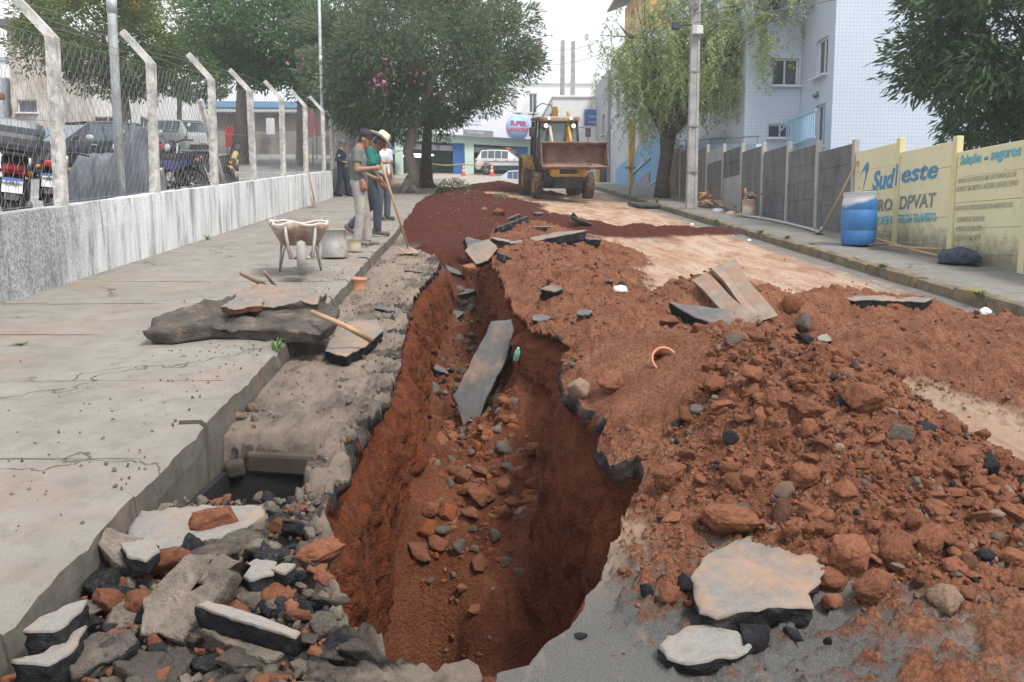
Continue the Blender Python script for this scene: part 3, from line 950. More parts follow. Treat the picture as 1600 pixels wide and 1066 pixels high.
def rock_mesh(name, mat, seed, cuts=3, npts=17, flat=.78, smooth=True):
    """an angular lump: hull of random points, broken faces roughened"""
    rng = np.random.RandomState(seed)
    u = rng.normal(size=(npts, 3)); u /= np.linalg.norm(u, axis=1)[:, None]
    u = u * rng.uniform(.82, 1.05, npts)[:, None] * np.array([1, rng.uniform(.68, .98), flat * rng.uniform(.85, 1.1)])
    bm = bmesh.new()
    for p in u: bm.verts.new(p)
    r = bmesh.ops.convex_hull(bm, input=bm.verts[:])
    bmesh.ops.delete(bm, geom=[v for v in bm.verts if not v.link_faces], context='VERTS')
    if cuts:
        bmesh.ops.subdivide_edges(bm, edges=bm.edges[:], cuts=cuts, use_grid_fill=True, smooth=.10)
        bmesh.ops.triangulate(bm, faces=[f for f in bm.faces if len(f.verts) > 4])
        V = np.array([v.co[:] for v in bm.verts])
        nrm = V / np.linalg.norm(V, axis=1)[:, None]
        V = V + nrm * (.10 * fbm(V * 1.9 + seed, 3, seed) + .09 * (.3 - np.abs(noise3(V * 3.6 + seed, seed + 2))) + .06 * (.3 - np.abs(noise3(V * 9 + seed, seed + 3))) + .03 * noise3(V * 20, seed + 4))[:, None]
        for v, c in zip(bm.verts, V): v.co = c
    bmesh.ops.recalc_face_normals(bm, faces=bm.faces[:])
    for f in bm.faces: f.smooth = smooth
    me = bpy.data.meshes.new(name)
    bm.to_mesh(me); bm.free()
    me.materials.append(mat)
    return me

ROCKS = {}
for nm, mt, n in (('clod', M_CLOD, 9), ('stone', M_STONE, 4), ('rubble', M_GREY, 4), ('rock', M_RUST, 2), ('asphalt_lump', M_TAR, 4), ('clay_lump', M_ORANGE, 3)):
    ROCKS[nm] = [rock_mesh(nm, mt, 10 + 7 * i + len(nm) * 31, 4, random.choice((12, 16, 20)), .8) for i in range(n)]
BIG = {nm: rock_mesh(nm, me[0].materials[0], 700 + i, 8, 20, .85) for i, (nm, me) in enumerate(ROCKS.items())}

def rock(kind, px, py, w, h, label, cat, lift=.30, big=None, yaw=None, group=None):
    p, t = hit(px, py + h * .45)
    s = w / 1350 * t * .52
    o = mesh_obj(kind, BIG[kind] if (w > 55 if big is None else big) else random.choice(ROCKS[kind]))
    asp = min(1.25, (h / w) * 1.25)
    o.scale = (s, s * .85, s * asp)
    o.location = W(p.x, p.y + s * .3, p.z + s * asp * lift)
    o.rotation_euler = (random.uniform(-.3, .3), random.uniform(-.3, .3), random.uniform(0, 6.28) if yaw is None else yaw)
    if yaw is None: o.scale = (s, s * .92, s * asp)
    return tag(o, label, cat, group)

for a in (
    ('clod', 332, 812, 100, 70, 'large reddish brown clod resting on the pale slab in front of the drain pit', 'clod'),
    ('clod', 1055, 735, 74, 48, 'reddish clod close to the jagged right trench edge, left of the big heap', 'clod'),
    ('clod', 1155, 815, 118, 56, 'long flat reddish clod just behind the big broken road slab', 'clod'),
    ('clod', 1330, 855, 76, 74, 'round reddish boulder right of the big broken slab, left one of the pair', 'boulder'),
    ('clod', 1400, 850, 70, 80, 'upright reddish boulder right of the big broken slab, right one of the pair', 'boulder'),
    ('clod', 1462, 838, 78, 74, 'crumbly red boulder at the foot of the heap beside the upright boulder', 'boulder'),
    ('rock', 1222, 795, 50, 46, 'two toned brown rock with a dark top under the pale grey stone', 'rock'),
    ('stone', 1226, 760, 44, 34, 'pale grey stone half way up the front of the big heap', 'stone'),
    ('clod', 1258, 735, 62, 54, 'brown lump with a dark grey side in the middle of the big heap', 'clod'),
    ('clod', 1348, 612, 92, 62, 'large tan boulder on the right shoulder of the big heap', 'boulder'),
    ('stone', 1482, 932, 70, 54, 'pale sandy stone at the right foot of the heap', 'stone'),
    ('clod', 1378, 912, 86, 58, 'broad red clod in front of the two reddish boulders', 'clod'),
    ('clod', 1296, 900, 64, 48, 'red clod touching the right edge of the big broken slab', 'clod'),
    ('clod', 1048, 922, 48, 44, 'round orange brown clod at the left edge of the big broken slab', 'clod'),
    ('rock', 1512, 875, 46, 34, 'dark purple and rust coloured rock right of the red boulders', 'rock'),
    ('stone', 815, 797, 50, 34, 'grey quartz like stone on the rubble in the trench floor', 'stone'),
    ('clay_lump', 668, 826, 46, 40, 'square orange red clay block against the left wall of the pit', 'clay block'),
    ('clod', 745, 772, 66, 36, 'brown clod among the rubble in the middle of the trench floor', 'clod'),
    ('clay_lump', 700, 798, 40, 30, 'small orange clay lump left of the grey quartz stone', 'clay lump'),
    ('stone', 1334, 768, 20, 26, 'small yellowish stone in the middle of the big heap front', 'stone'),
    ('clod', 1262, 632, 66, 38, 'flat brown clod on top of the big heap', 'clod'),
    ('clod', 1212, 622, 44, 30, 'tan clod left of the flat brown clod on top of the heap', 'clod'),
    ('stone', 1325, 582, 22, 20, 'small grey pebble perched on the crest of the big heap', 'stone'),
    ('stone', 1448, 727, 34, 20, 'flat pinkish grey stone on the right flank of the big heap', 'stone'),
    ('stone', 1328, 738, 32, 24, 'shiny grey stone at the centre of the big heap front', 'stone'),
    ('asphalt_lump', 1142, 684, 26, 24, 'small black asphalt lump on the left front of the big heap', 'asphalt lump'),
    ('rubble', 505, 972, 60, 42, 'dark brown rock beside the black edged slab at bottom left', 'rock'),
    ('clod', 425, 925, 70, 44, 'crumbly red clod above the black edged slab at bottom left', 'clod'),
    ('clod', 505, 860, 96, 50, 'heaped red clod at the left lip of the pit', 'clod'),
    ('clod', 165, 935, 66, 60, 'red clod wedged between the kerb end and the grey block', 'clod'),
    ('stone', 392, 634, 28, 20, 'pale stone at the foot of the left kerb', 'stone'),
    ('stone', 368, 644, 34, 24, 'rounded tan stone beside the pale one at the left kerb foot', 'stone'),
    ('rubble', 428, 796, 30, 22, 'small bluish grey stone at the corner of the drain pit', 'stone'),
    ('rubble', 225, 786, 16, 12, 'little grey stone at the foot of the kerb beside the drain pit', 'stone'),
    ('stone', 905, 600, 54, 44, 'pale concrete block on the right trench edge', 'concrete block'),
    ('clod', 960, 590, 60, 36, 'brown clod behind the pale concrete block on the right edge', 'clod'),
    ('rubble', 1262, 500, 46, 40, 'dark speckled rock right of the broken planks', 'rock'),
    ('asphalt_lump', 1258, 525, 40, 26, 'black lump under the dark speckled rock', 'asphalt lump'),
    ('clod', 1240, 466, 44, 44, 'upright red clod behind the broken planks', 'clod'),
    ('clod', 1048, 500, 40, 20, 'long grey brown clod left of the tilted slab on the small heap', 'clod'),
    ('asphalt_lump', 1010, 910, 28, 46, 'upright black asphalt shard left of the big broken slab', 'asphalt shard'),
    ('asphalt_lump', 908, 990, 22, 20, 'small black asphalt lump on the right rim of the pit', 'asphalt lump'),
    ('asphalt_lump', 1295, 1000, 18, 20, 'small black cube of asphalt on the grey road at lower right', 'asphalt lump'),
    ('asphalt_lump', 1240, 990, 40, 24, 'black crumbled asphalt under the front corner of the big slab', 'asphalt lump'),
    ('asphalt_lump', 1070, 905, 34, 40, 'black asphalt lump under the left corner of the big slab', 'asphalt lump'),
    ('rock', 1440, 905, 28, 30, 'blackish stone between the red boulder and the pale sandy stone', 'stone'),
    ('clod', 1215, 690, 40, 30, 'small brown clod in the upper middle of the heap front', 'clod'),
    ('clod', 1100, 740, 40, 28, 'small red clod right of the reddish clod by the trench edge', 'clod'),
    ('clod', 1150, 750, 46, 34, 'lumpy red clod at the centre left of the heap front', 'clod'),
    ('clod', 780, 330, 34, 16, 'pale stone lump lying on the dark red fill', 'clod'),
):
    rock(*a)

# ---- scattered clods: the three hundred largest are objects, smaller ones one mass
def scatter():
    rng = np.random.RandomState(5)
    cands = []
    def field(n, x0, x1, y0, y1, test, kinds, smin, smax, pw=2.6, src='heap'):
        x = rng.uniform(x0, x1, n); y = rng.uniform(y0, y1, n)
        z, k, t = ground_z(x, y)
        ok = test(x, y, z, k, t)
        s = smin * (1 - rng.uniform(0, 1, n) * (1 - (smin / smax) ** pw)) ** (-1 / pw)
        for i in np.nonzero(ok)[0]:
            cands.append((s[i], x[i], y[i], z[i], rng.choice(kinds), src))
    heapk = ['clod'] * 36 + ['stone'] + ['rubble'] + ['asphalt_lump']
    soft = lambda x, y: np.exp(-((x - .95) ** 2 / .35 ** 2 + (y - 4.9) ** 2 / .8 ** 2)) < .35
    outside = lambda x, y: (x > trench_at(y)[1] + .02)
    field(9000, .5, 3.3, 2.75, 6.0, lambda x, y, z, k, t: (t > .03) & (k == 1) & soft(x, y) & outside(x, y), heapk, .008, .07, 2.3)
    field(5200, .9, 2.4, 2.9, 5.2, lambda x, y, z, k, t: (t > .05) & (k == 1) & soft(x, y), heapk, .012, .075, 2.2)
    field(1500, .5, 2.4, 6, 14, lambda x, y, z, k, t: (t > .04) & (k == 1) & outside(x, y), heapk, .014, .09, 2.2, 'ridge')
    field(1000, 2.0, 5.6, 5.4, 9.4, lambda x, y, z, k, t: (t > .02) & (k == 1), heapk, .012, .08, 2.4, 'spread')
    field(700, .4, 3.2, 2.4, 4.4, lambda x, y, z, k, t: (t < .03) & outside(x, y), ['clod', 'clod', 'asphalt_lump', 'stone'], .006, .03, 2.2, 'road')
    field(500, 1.5, 5.6, 4, 20, lambda x, y, z, k, t: (t < .03), ['clod', 'clod', 'stone'], .008, .03, 2.4, 'road')
    field(900, -1.34, -.45, 2.35, 3.75, lambda x, y, z, k, t: x < trench_at(y)[0] - .04, ['clod', 'clod', 'rubble', 'rubble', 'asphalt_lump'], .012, .06, 2.0, 'left')
    field(800, -1.34, -.55, 3.7, 12.5, lambda x, y, z, k, t: (x < trench_at(y)[0] - .02) & ~((x < -.8) & (y > 3.6) & (y < 4.7)), ['clod', 'rubble', 'rubble', 'stone'], .008, .04, 2.4, 'left')
    field(300, -.9, 2.0, 15, 26, lambda x, y, z, k, t: k == 2, ['clod', 'stone'], .02, .09, 2.6, 'fill')
    n = 4200
    x = rng.uniform(-.6, .7, n); y = rng.uniform(3.6, 12.4, n)
    xl, xr, zf = trench_at(y)
    ok = (x > xl + .15) & (x < xr - .14) & ((y > 5.3) | (rng.uniform(size=n) < .25))
    fz = zf + floor_rel(x, y)
    s = np.where((y > 5.2) & (y < 7.6), .024, .016) * (1 - rng.uniform(0, 1, n) * (1 - (.016 / .11) ** 1.8)) ** (-1 / 1.8)
    s = np.minimum(s, .095)
    for i in np.nonzero(ok)[0]:
        cands.append((s[i], x[i], y[i], fz[i], rng.choice(['clod', 'clod', 'clod', 'clod', 'clod', 'clay_lump', 'clod', 'clod', 'rubble'] if y[i] < 8 else ['clod', 'clod', 'rubble', 'asphalt_lump']), 'trench'))
    n = 420
    x = -1.42 - np.abs(rng.normal(size=n)) * .55; y = rng.uniform(2.6, 12, n)
    for i in range(n):
        cands.append((rng.uniform(.004, .013), x[i], y[i], .148, rng.choice(['clod', 'rubble', 'stone']), 'pavement'))
    cands.sort(key=lambda c: -c[0] / c[2])
    where = {'heap': 'on the big red heap', 'ridge': 'on the long soil ridge beside the trench', 'spread': 'in the soil spread over the road', 'road': 'loose on the dusty road',
             'left': 'on the broken strip between kerb and trench', 'fill': 'on the dark red fill', 'trench': 'on the trench floor', 'pavement': 'on the left pavement'}
    what = {'clod': 'reddish brown earth clod', 'stone': 'pale stone', 'rubble': 'grey chunk of rubble', 'rock': 'dark rock', 'asphalt_lump': 'black asphalt lump', 'clay_lump': 'orange clay lump'}
    words = {'clod': 'clod', 'stone': 'stone', 'rubble': 'rubble', 'rock': 'rock', 'asphalt_lump': 'asphalt lump', 'clay_lump': 'clay lump'}
    for (s, x, y, z, k, src) in cands[:300]:
        o = mesh_obj(k, ROCKS[k][rng.randint(len(ROCKS[k]))])
        o.scale = (s * rng.uniform(.8, 1.2), s * rng.uniform(.8, 1.1), s * rng.uniform(.6, 1.0))
        o.location = W(x, y, z + s * .16)
        o.rotation_euler = (rng.uniform(-.5, .5), rng.uniform(-.5, .5), rng.uniform(0, 6.28))
        w_ = where[src]
        if src == 'heap':
            dx, dy = x - 1.55, y - 4.25
            rr = math.hypot(dx, dy)
            side = 'left side' if dx < -.45 else 'right shoulder' if dx > .4 else 'back' if dy > .35 else 'front'
            w_ = 'near the crest of the big red heap' if rr < .3 else 'on the %s %s of the big red heap' % ('upper' if rr < .62 else 'middle' if rr < .95 else 'lower', side)
        elif src in ('left', 'trench', 'ridge'):
            w_ += ', near part' if y < (3.7 if src == 'left' else 6.4 if src == 'trench' else 9) else ', far part'
        sz = 'big ' if s > .055 else 'middling ' if s > .038 else 'small '
        tag(o, sz + '%s lying %s' % (what[k], w_), words[k], sz + '%ss %s' % (what[k], w_))
    # the rest
    for lod, (cut, npt) in enumerate(((2, 13), (0, 13))):
        small = {k: rock_mesh('crumb', ROCKS[k][0].materials[0], 900 + i, cut, npt, .8, lod == 0) for i, k in enumerate(ROCKS)}
        for k, me in small.items():
            me.calc_loop_triangles()
            v0 = np.array([v.co[:] for v in me.vertices]); f0 = np.array([t_.vertices[:] for t_ in me.loop_triangles])
            Vs, Fs, b = [], [], 0
            for (s, x, y, z, kk, src) in cands[300:]:
                if kk != k or (s / y > .0042) != (lod == 0): continue
                a = rng.uniform(0, 6.28); ca, sa = math.cos(a), math.sin(a)
                q = v0 * (s * rng.uniform(.7, 1.2, 3))
                q = np.stack([q[:, 0] * ca - q[:, 1] * sa, q[:, 0] * sa + q[:, 1] * ca, q[:, 2]], 1)
                Vs.append(q + np.array([x, y, SLOPE * y + z + s * .14])); Fs.append(f0 + b); b += len(q)
            if not Vs: continue
            o = mesh_obj('loose_%ss' % k, np_mesh('loose_' + k, np.concatenate(Vs), np.concatenate(Fs), ROCKS[k][0].materials[0], smooth=lod == 0))
            tag(o, '%s crumbs of %s strewn over the heaps, road and trench' % ('larger' if lod == 0 else 'tiny', what[k]), 'crumbs', None, 'stuff')
        for me in small.values(): bpy.data.meshes.remove(me)
scatter()

# ---- broken slabs
def slab_mesh(name, poly, th, mats, seed, rough=.012, ragged=.018, under=.8):
    """poly: outline in the slab's own plane (metres); top face material 0, broken sides 1, underside 2"""
    poly = np.array(poly, float)
    c = poly.mean(0)
    # ragged outline
    pts = []
    n = len(poly)
    per = np.linalg.norm(np.roll(poly, -1, 0) - poly, axis=1)
    for i in range(n):
        a, b = poly[i], poly[(i + 1) % n]
        k = max(2, int(per[i] / max(.02, per.sum() / 70)))
        for j in range(k):
            pts.append(a + (b - a) * j / k)
    pts = np.array(pts)
    q = np.stack([pts[:, 0] * 14, pts[:, 1] * 14, np.full(len(pts), seed * 3.1)], 1)
    dr = (pts - c) / (np.linalg.norm(pts - c, axis=1)[:, None] + 1e-6)
    pts = pts + dr * (fbm(q, 4, seed)[:, None] * min(ragged, per.sum() * .012) * 1.6)
    m = len(pts)
    rings = [1.0, .975, .94, .89, .83, .76, .68, .6, .51, .42]
    V, F, MI = [], [], []
    for r in rings:
        P2 = c + (pts - c) * r
        Q = np.stack([P2[:, 0] * 9, P2[:, 1] * 9, np.full(m, seed * 1.3)], 1)
        z = rough * (fbm(Q, 4, seed + 1) + .5 * (.3 - np.abs(noise3(Q * 3.1, seed + 8))) + .25 * noise3(Q * 7, seed + 9)) - (.010 if r == 1.0 else .003 if r > .96 else 0)
        V.append(np.column_stack([P2, z]))
    nr = len(rings)
    for i in range(nr - 1):
        for j in range(m):
            F.append((i * m + j, i * m + (j + 1) % m, (i + 1) * m + (j + 1) % m, (i + 1) * m + j)); MI.append(0)
    ctr = np.array([[c[0], c[1], float(V[-1][:, 2].mean())]])
    rows = [.25, .5, .8, 1.0]
    for r in rows:
        ins = 1 - (1 - under) * r * .5
        P2 = c + (pts - c) * ins
        Q = np.stack([P2[:, 0] * 22, P2[:, 1] * 22, np.full(m, seed + r * 5)], 1)
        P2 = P2 + dr * (fbm(Q, 3, seed + 5)[:, None] * th * .28)
        V.append(np.column_stack([P2, -th * r + th * .12 * fbm(Q, 3, seed + 6)]))
    for i in range(4):
        a = 0 if i == 0 else (nr + i - 1) * m
        b = (nr + i) * m
        for j in range(m):
            F.append((a + j, b + j, b + (j + 1) % m, a + (j + 1) % m)); MI.append(1)
    # underside
    last = (nr + 3) * m
    V.append(ctr); V.append(ctr - np.array([[0, 0, th * 1.02]]))
    V = np.concatenate(V)
    ti, bi = len(V) - 2, len(V) - 1
    for j in range(m):
        F.append(((nr - 1) * m + j, (nr - 1) * m + (j + 1) % m, ti)); MI.append(0)
        F.append((last + (j + 1) % m, last + j, bi)); MI.append(2)
    me = bpy.data.meshes.new(name)
    me.from_pydata([tuple(v) for v in V], [], F)
    for x in mats: me.materials.append(x)
    me.polygons.foreach_set('material_index', MI)
    me.polygons.foreach_set('use_smooth', [True] * len(F))
    bm = bmesh.new(); bm.from_mesh(me); bmesh.ops.recalc_face_normals(bm, faces=bm.faces[:]); bm.to_mesh(me); bm.free()
    me.update()
    return me

def plane_slab(name, label, pix, a, b, c, th, mats, seed, cat='asphalt slab', rough=.012, ragged=.018, under=.85):
    """outline seen in the photo, laid on the plane through three street points"""
    A, B, C = W(*a), W(*b), W(*c)
    n = (B - A).cross(C - A).normalized()
    cam_p = Vector((0, 0, CAMZ))
    if n.dot(cam_p - A) < 0: n = -n
    ux = (B - A).normalized(); uy = n.cross(ux)
    pts = []
    for (px, py) in pix:
        d = ray(px, py)
        t = (A - cam_p).dot(n) / d.dot(n)
        pts.append(cam_p + d * t)
    o3 = sum(pts, Vector()) / len(pts)
    poly = [((p - o3).dot(ux), (p - o3).dot(uy)) for p in pts]
    ar = sum(poly[i][0] * poly[(i + 1) % len(poly)][1] - poly[(i + 1) % len(poly)][0] * poly[i][1] for i in range(len(poly)))
    if ar < 0: poly = poly[::-1]
    o = mesh_obj(name, slab_mesh(name, poly, th, mats, seed, rough, ragged, under))
    M3 = Matrix((ux, uy, n)).transposed()
    o.location = o3
    o.rotation_euler = M3.to_euler()
    return tag(o, label, cat)

def flat(z): return ((0, 0, z), (1, 0, z), (0, 1, z))
DT, RT, PT = (M_DUSTY, M_TAR, M_UNDER), (M_ROADTOP, M_TAR, M_UNDER), (M_PALE, M_TAR, M_UNDER)
UP = (M_UNDER, M_UNDER, M_TAR)
plane_slab('asphalt_slab', 'long dark upturned slab of broken asphalt lying across the left kerb', [(222, 518), (250, 490), (330, 470), (405, 462), (485, 458), (530, 484), (528, 503), (500, 520), (430, 514), (330, 508), (262, 518)],
           (-2, 7, .30), (-1, 7, .27), (-2, 8, .36), .10, UP, 3, rough=.05, ragged=.02)
plane_slab('asphalt_slab', 'reddish crusted slab stacked behind the long dark slab on the left pavement', [(366, 462), (395, 446), (470, 446), (508, 458), (495, 470), (400, 476)],
           *[(p[0], p[1], .34) for p in flat(0)], .12, (M_DUSTY, M_UNDER, M_TAR), 4, rough=.04)
plane_slab('asphalt_slab', 'flat reddish crust lying on top of the long dark slab', [(345, 478), (372, 462), (412, 464), (410, 476), (365, 482)],
           *[(p[0], p[1], .365) for p in flat(0)], .05, (M_DUSTY, M_CLOD, M_UNDER), 5, rough=.02)
plane_slab('asphalt_slab', 'dusty broken slab under the pale wooden handle on the trench side of the kerb', [(507, 548), (520, 520), (545, 500), (588, 498), (600, 514), (575, 538), (540, 556)],
           (-1, 7, .13), (0, 7, .06), (-1, 8, .17), .10, DT, 6)
plane_slab('asphalt_slab', 'tall grey slab standing on edge in the middle of the trench', [(708, 618), (722, 592), (768, 502), (798, 498), (803, 512), (792, 560), (760, 622), (738, 684), (724, 668)],
           (-.10, 7.15, -.86), (.28, 7.5, -.05), (-.17, 7.3, -.60), .13, (M_ROADTOP, M_TAR, M_TAR), 7, under=.95, ragged=.012)
plane_slab('asphalt_slab', 'big broken road slab with red dust on top at front right', [(1078, 905), (1095, 868), (1150, 845), (1195, 822), (1226, 803), (1262, 820), (1258, 842), (1288, 870), (1285, 902), (1262, 922), (1272, 945), (1200, 948), (1120, 962), (1092, 955), (1086, 930)],
           (1, 3, .035), (2, 3, -.02), (1, 2.6, .06), .085, DT, 8, rough=.022, ragged=.012)
plane_slab('asphalt_slab', 'small black edged slab lying on the grey road in front of the big broken slab', [(1024, 1008), (1040, 992), (1098, 976), (1158, 986), (1172, 1008), (1150, 1024), (1086, 1036), (1040, 1026)],
           *[(p[0], p[1], .022) for p in flat(0)], .075, PT, 9, rough=.014, ragged=.01)
plane_slab('asphalt_slab', 'black asphalt piece between the small slab and the big broken slab', [(1155, 974), (1206, 976), (1186, 1000), (1162, 1004)],
           *[(p[0], p[1], .03) for p in flat(0)], .07, (M_TAR, M_TAR, M_TAR), 10, rough=.03)
plane_slab('asphalt_slab', 'low black flake of asphalt at the bottom edge of the grey road', [(1086, 1050), (1150, 1046), (1156, 1054), (1100, 1064)],
           *[(p[0], p[1], -.05) for p in flat(0)], .03, (M_TAR, M_TAR, M_TAR), 11)
plane_slab('concrete_slab', 'pale concrete slab in front of the drain pit', [(196, 832), (206, 798), (300, 790), (412, 788), (412, 806), (372, 826), (300, 852), (222, 862)],
           *[(p[0], p[1], .05) for p in flat(0)], .10, (M_PALE, M_PALE, M_UNDER), 12, cat='concrete slab', rough=.02)
plane_slab('asphalt_slab', 'white topped slab with a thick black edge at bottom left', [(305, 943), (322, 938), (400, 958), (470, 985), (462, 994), (395, 974), (330, 955)],
           (-.98, 2.62, .19), (-.60, 2.55, .12), (-.92, 2.80, .225), .085, (M_PALE, M_TAR, M_TAR), 13, under=1.0, ragged=.006)
plane_slab('asphalt_slab', 'white topped black slab fallen along the end of the kerb, upper one', [(36, 984), (60, 962), (100, 945), (138, 930), (128, 950), (100, 978), (84, 986)],
           *[(p[0], p[1], .15) for p in flat(0)], .10, (M_PALE, M_TAR, M_TAR), 14, ragged=.01)
plane_slab('asphalt_slab', 'white topped black slab fallen along the end of the kerb, lower one', [(16, 1032), (60, 1022), (100, 995), (136, 975), (122, 1004), (96, 1026), (76, 1038)],
           *[(p[0], p[1], .10) for p in flat(0)], .10, (M_PALE, M_TAR, M_TAR), 15, ragged=.01)
plane_slab('asphalt_slab', 'small pale topped slab beside the grey block at left', [(186, 848), (240, 840), (250, 856), (228, 874), (200, 866)],
           *[(p[0], p[1], .13) for p in flat(0)], .06, (M_PALE, M_TAR, M_TAR), 16)
plane_slab('asphalt_slab', 'pale dusty flake above the black edged slab at bottom left', [(370, 892), (400, 872), (434, 876), (428, 896), (390, 908)],
           *[(p[0], p[1], .10) for p in flat(0)], .06, (M_PALE, M_TAR, M_UNDER), 17)
plane_slab('asphalt_slab', 'grey flake right of the pale dusty flake', [(424, 892), (440, 880), (462, 884), (446, 898)],
           *[(p[0], p[1], .10) for p in flat(0)], .05, (M_PALE, M_TAR, M_UNDER), 18)
plane_slab('asphalt_slab', 'black tilted slab with a grey top on the small heap beside the planks', [(1044, 472), (1090, 478), (1145, 483), (1162, 516), (1120, 508), (1078, 492)],
           (1.75, 7.9, .22), (2.5, 7.55, .15), (2.0, 8.2, .36), .13, RT, 19)
plane_slab('asphalt_slab', 'grey slab corner sticking out behind the small heap', [(1072, 446), (1098, 432), (1112, 446), (1080, 450)],
           (2.0, 8.6, .30), (2.4, 8.6, .30), (2.2, 8.9, .42), .06, RT, 20)
plane_slab('asphalt_slab', 'flat grey asphalt piece half buried in the fine soil by the trench', [(1010, 642), (1036, 628), (1066, 632), (1050, 652), (1022, 656)],
           (1.0, 4.8, .29), (1.3, 4.8, .36), (1.0, 5.1, .36), .05, (M_ROADTOP, M_UNDER, M_TAR), 21)

def slab(label, px, py, L, Wd, th, rot, mats, seed, lift=.0, cat='asphalt slab', rough=.012, at=None):
    """a broken slab of given size (metres) resting on the ground at a photo point"""
    rng = np.random.RandomState(seed)
    k = rng.randint(6, 9)
    an = np.sort(rng.uniform(0, 2 * PI, k) * .25 + np.arange(k) * 2 * PI / k)
    poly = [(L / 2 * math.cos(a) * rng.uniform(.8, 1.12), Wd / 2 * math.sin(a) * rng.uniform(.8, 1.12)) for a in an]
    p = hit(px, py)[0] if at is None else Vector(at)
    o = mesh_obj('asphalt_slab' if 'asphalt' in cat else cat.replace(' ', '_'), slab_mesh('slab', poly, th, mats, seed, rough, L * .03))
    o.location = W(p.x, p.y, p.z + lift)
    o.rotation_euler = (R(rot[0]), R(rot[1]), R(rot[2]))
    return tag(o, label, cat)
slab('large rough grey block of broken road at bottom left', 300, 985, .36, .30, .16, (38, -22, 25), (M_GREY, M_GREY, M_GREY), 31, .12, 'rubble block', .03)
slab('brown grey block leaning on the kerb end at bottom left', 200, 895, .24, .15, .11, (22, 18, -28), (M_GREY, M_GREY, M_UNDER), 32, .10, 'rubble block', .03)
slab('flat grey concrete chunk under the black edged slab', 385, 1020, .34, .14, .09, (18, 12, -14), (M_GREY, M_GREY, M_GREY), 33, .05, 'rubble block', .02)
slab('dark asphalt chunk at the bottom left corner', 160, 1045, .22, .16, .10, (20, -10, 40), (M_UNDER, M_TAR, M_TAR), 34, .06, cat='asphalt chunk', rough=.03)
slab('dark chunk under the large grey block at bottom left', 240, 1055, .24, .14, .10, (12, 8, 10), (M_UNDER, M_UNDER, M_TAR), 35, .02, cat='asphalt chunk', rough=.03)
slab('black crumbling chunk between the fallen kerb slabs and the grey block', 130, 985, .16, .14, .09, (14, 20, 60), (M_TAR, M_TAR, M_TAR), 36, .03, cat='asphalt chunk', rough=.03)
slab('black curled crust at the left lip above the heaped red clod', 466, 838, .16, .07, .05, (-24, 34, 38), (M_UNDER, M_TAR, M_TAR), 37, .05)
slab('black ended slab on the rubble left of the red clod', 330, 882, .26, .12, .07, (10, -6, 12), (M_UNDER, M_TAR, M_TAR), 38, .05)
slab('dark chunk at the bottom edge below the grey blocks', 330, 1060, .22, .16, .09, (15, -12, 15), (M_UNDER, M_UNDER, M_TAR), 39, .0, cat='asphalt chunk', rough=.03)
# angular chunks of broken road piled at bottom left
def chunks():
    rng = np.random.RandomState(21)
    kinds = [rock_mesh('rubble_chunk', m_, 400 + i, 6, rng.randint(9, 13), .6) for i, m_ in enumerate((M_GREY, M_UNDER, M_CLOD, M_TAR, M_UNDER, M_CLOD, M_GREY))]
    for i in range(60):
        y = rng.uniform(2.34, 3.5); x = rng.uniform(-1.32, -.42 if y > 2.75 else -.30)
        if x > trench_at(y)[0] - .06 or (y > 3.28 and x < -.8): continue
        s = rng.uniform(.045, .105) * (1.25 if x < -.75 else .8)
        z = float(scene_z(x, y)[0])
        k = rng.randint(len(kinds))
        o = mesh_obj('rubble_chunk', kinds[k], None, W(x, y, z + s * .22), (rng.uniform(-.7, .7), rng.uniform(-.7, .7), rng.uniform(0, 6.28)), (s * rng.uniform(.8, 1.3), s, s * rng.uniform(.6, 1.0)))
        w_ = ['grey', 'dark grey', 'reddish', 'black', 'dark grey', 'reddish', 'grey'][k]
        zn = ('along the kerb' if x < -1.0 else 'in the middle' if x < -.7 else 'beside the pit') + (', nearest the camera' if y < 2.7 else ', toward the pale slab')
        tag(o, 'angular %s chunk in the bottom left rubble %s' % (w_, zn), 'rubble chunk', '%s chunks in the bottom left rubble %s' % (w_, zn))
chunks()
rl = 'broken asphalt slab on the far ridge of soil, '
for (lab, px, py, L, Wd, th, rot, mt, sd) in (
    (rl + 'long one leaning at its left end', 795, 358, .85, .32, .10, (-8, -20, 10), RT, 41),
    (rl + 'thick black one in the middle', 858, 377, 1.0, .36, .15, (10, -10, 6), DT, 42),
    (rl + 'pale topped one at the front left', 788, 384, .42, .30, .08, (6, 12, -12), PT, 43),
    (rl + 'black one at the right end', 922, 381, .40, .2, .11, (8, 6, 0), RT, 44),
    (rl + 'tilted flat one behind on the right', 916, 352, .7, .3, .06, (0, 22, -8), RT, 45),
    (rl + 'dark one standing up behind on the right', 905, 347, .35, .2, .10, (20, 45, 20), RT, 46),
    (rl + 'small dark one on the crest', 842, 337, .32, .22, .14, (10, 0, 0), RT, 47),
    (rl + 'small pale one half buried in the middle', 850, 362, .34, .2, .06, (0, 0, 0), PT, 48),
    (rl + 'grey one behind the long one', 800, 344, .4, .25, .10, (10, -20, 0), RT, 49),
    (rl + 'small dark pair below the front left one', 790, 408, .25, .16, .1, (12, 20, 40), RT, 50),
):
    slab(lab, px, py, L, Wd, th, rot, mt, sd, .07)
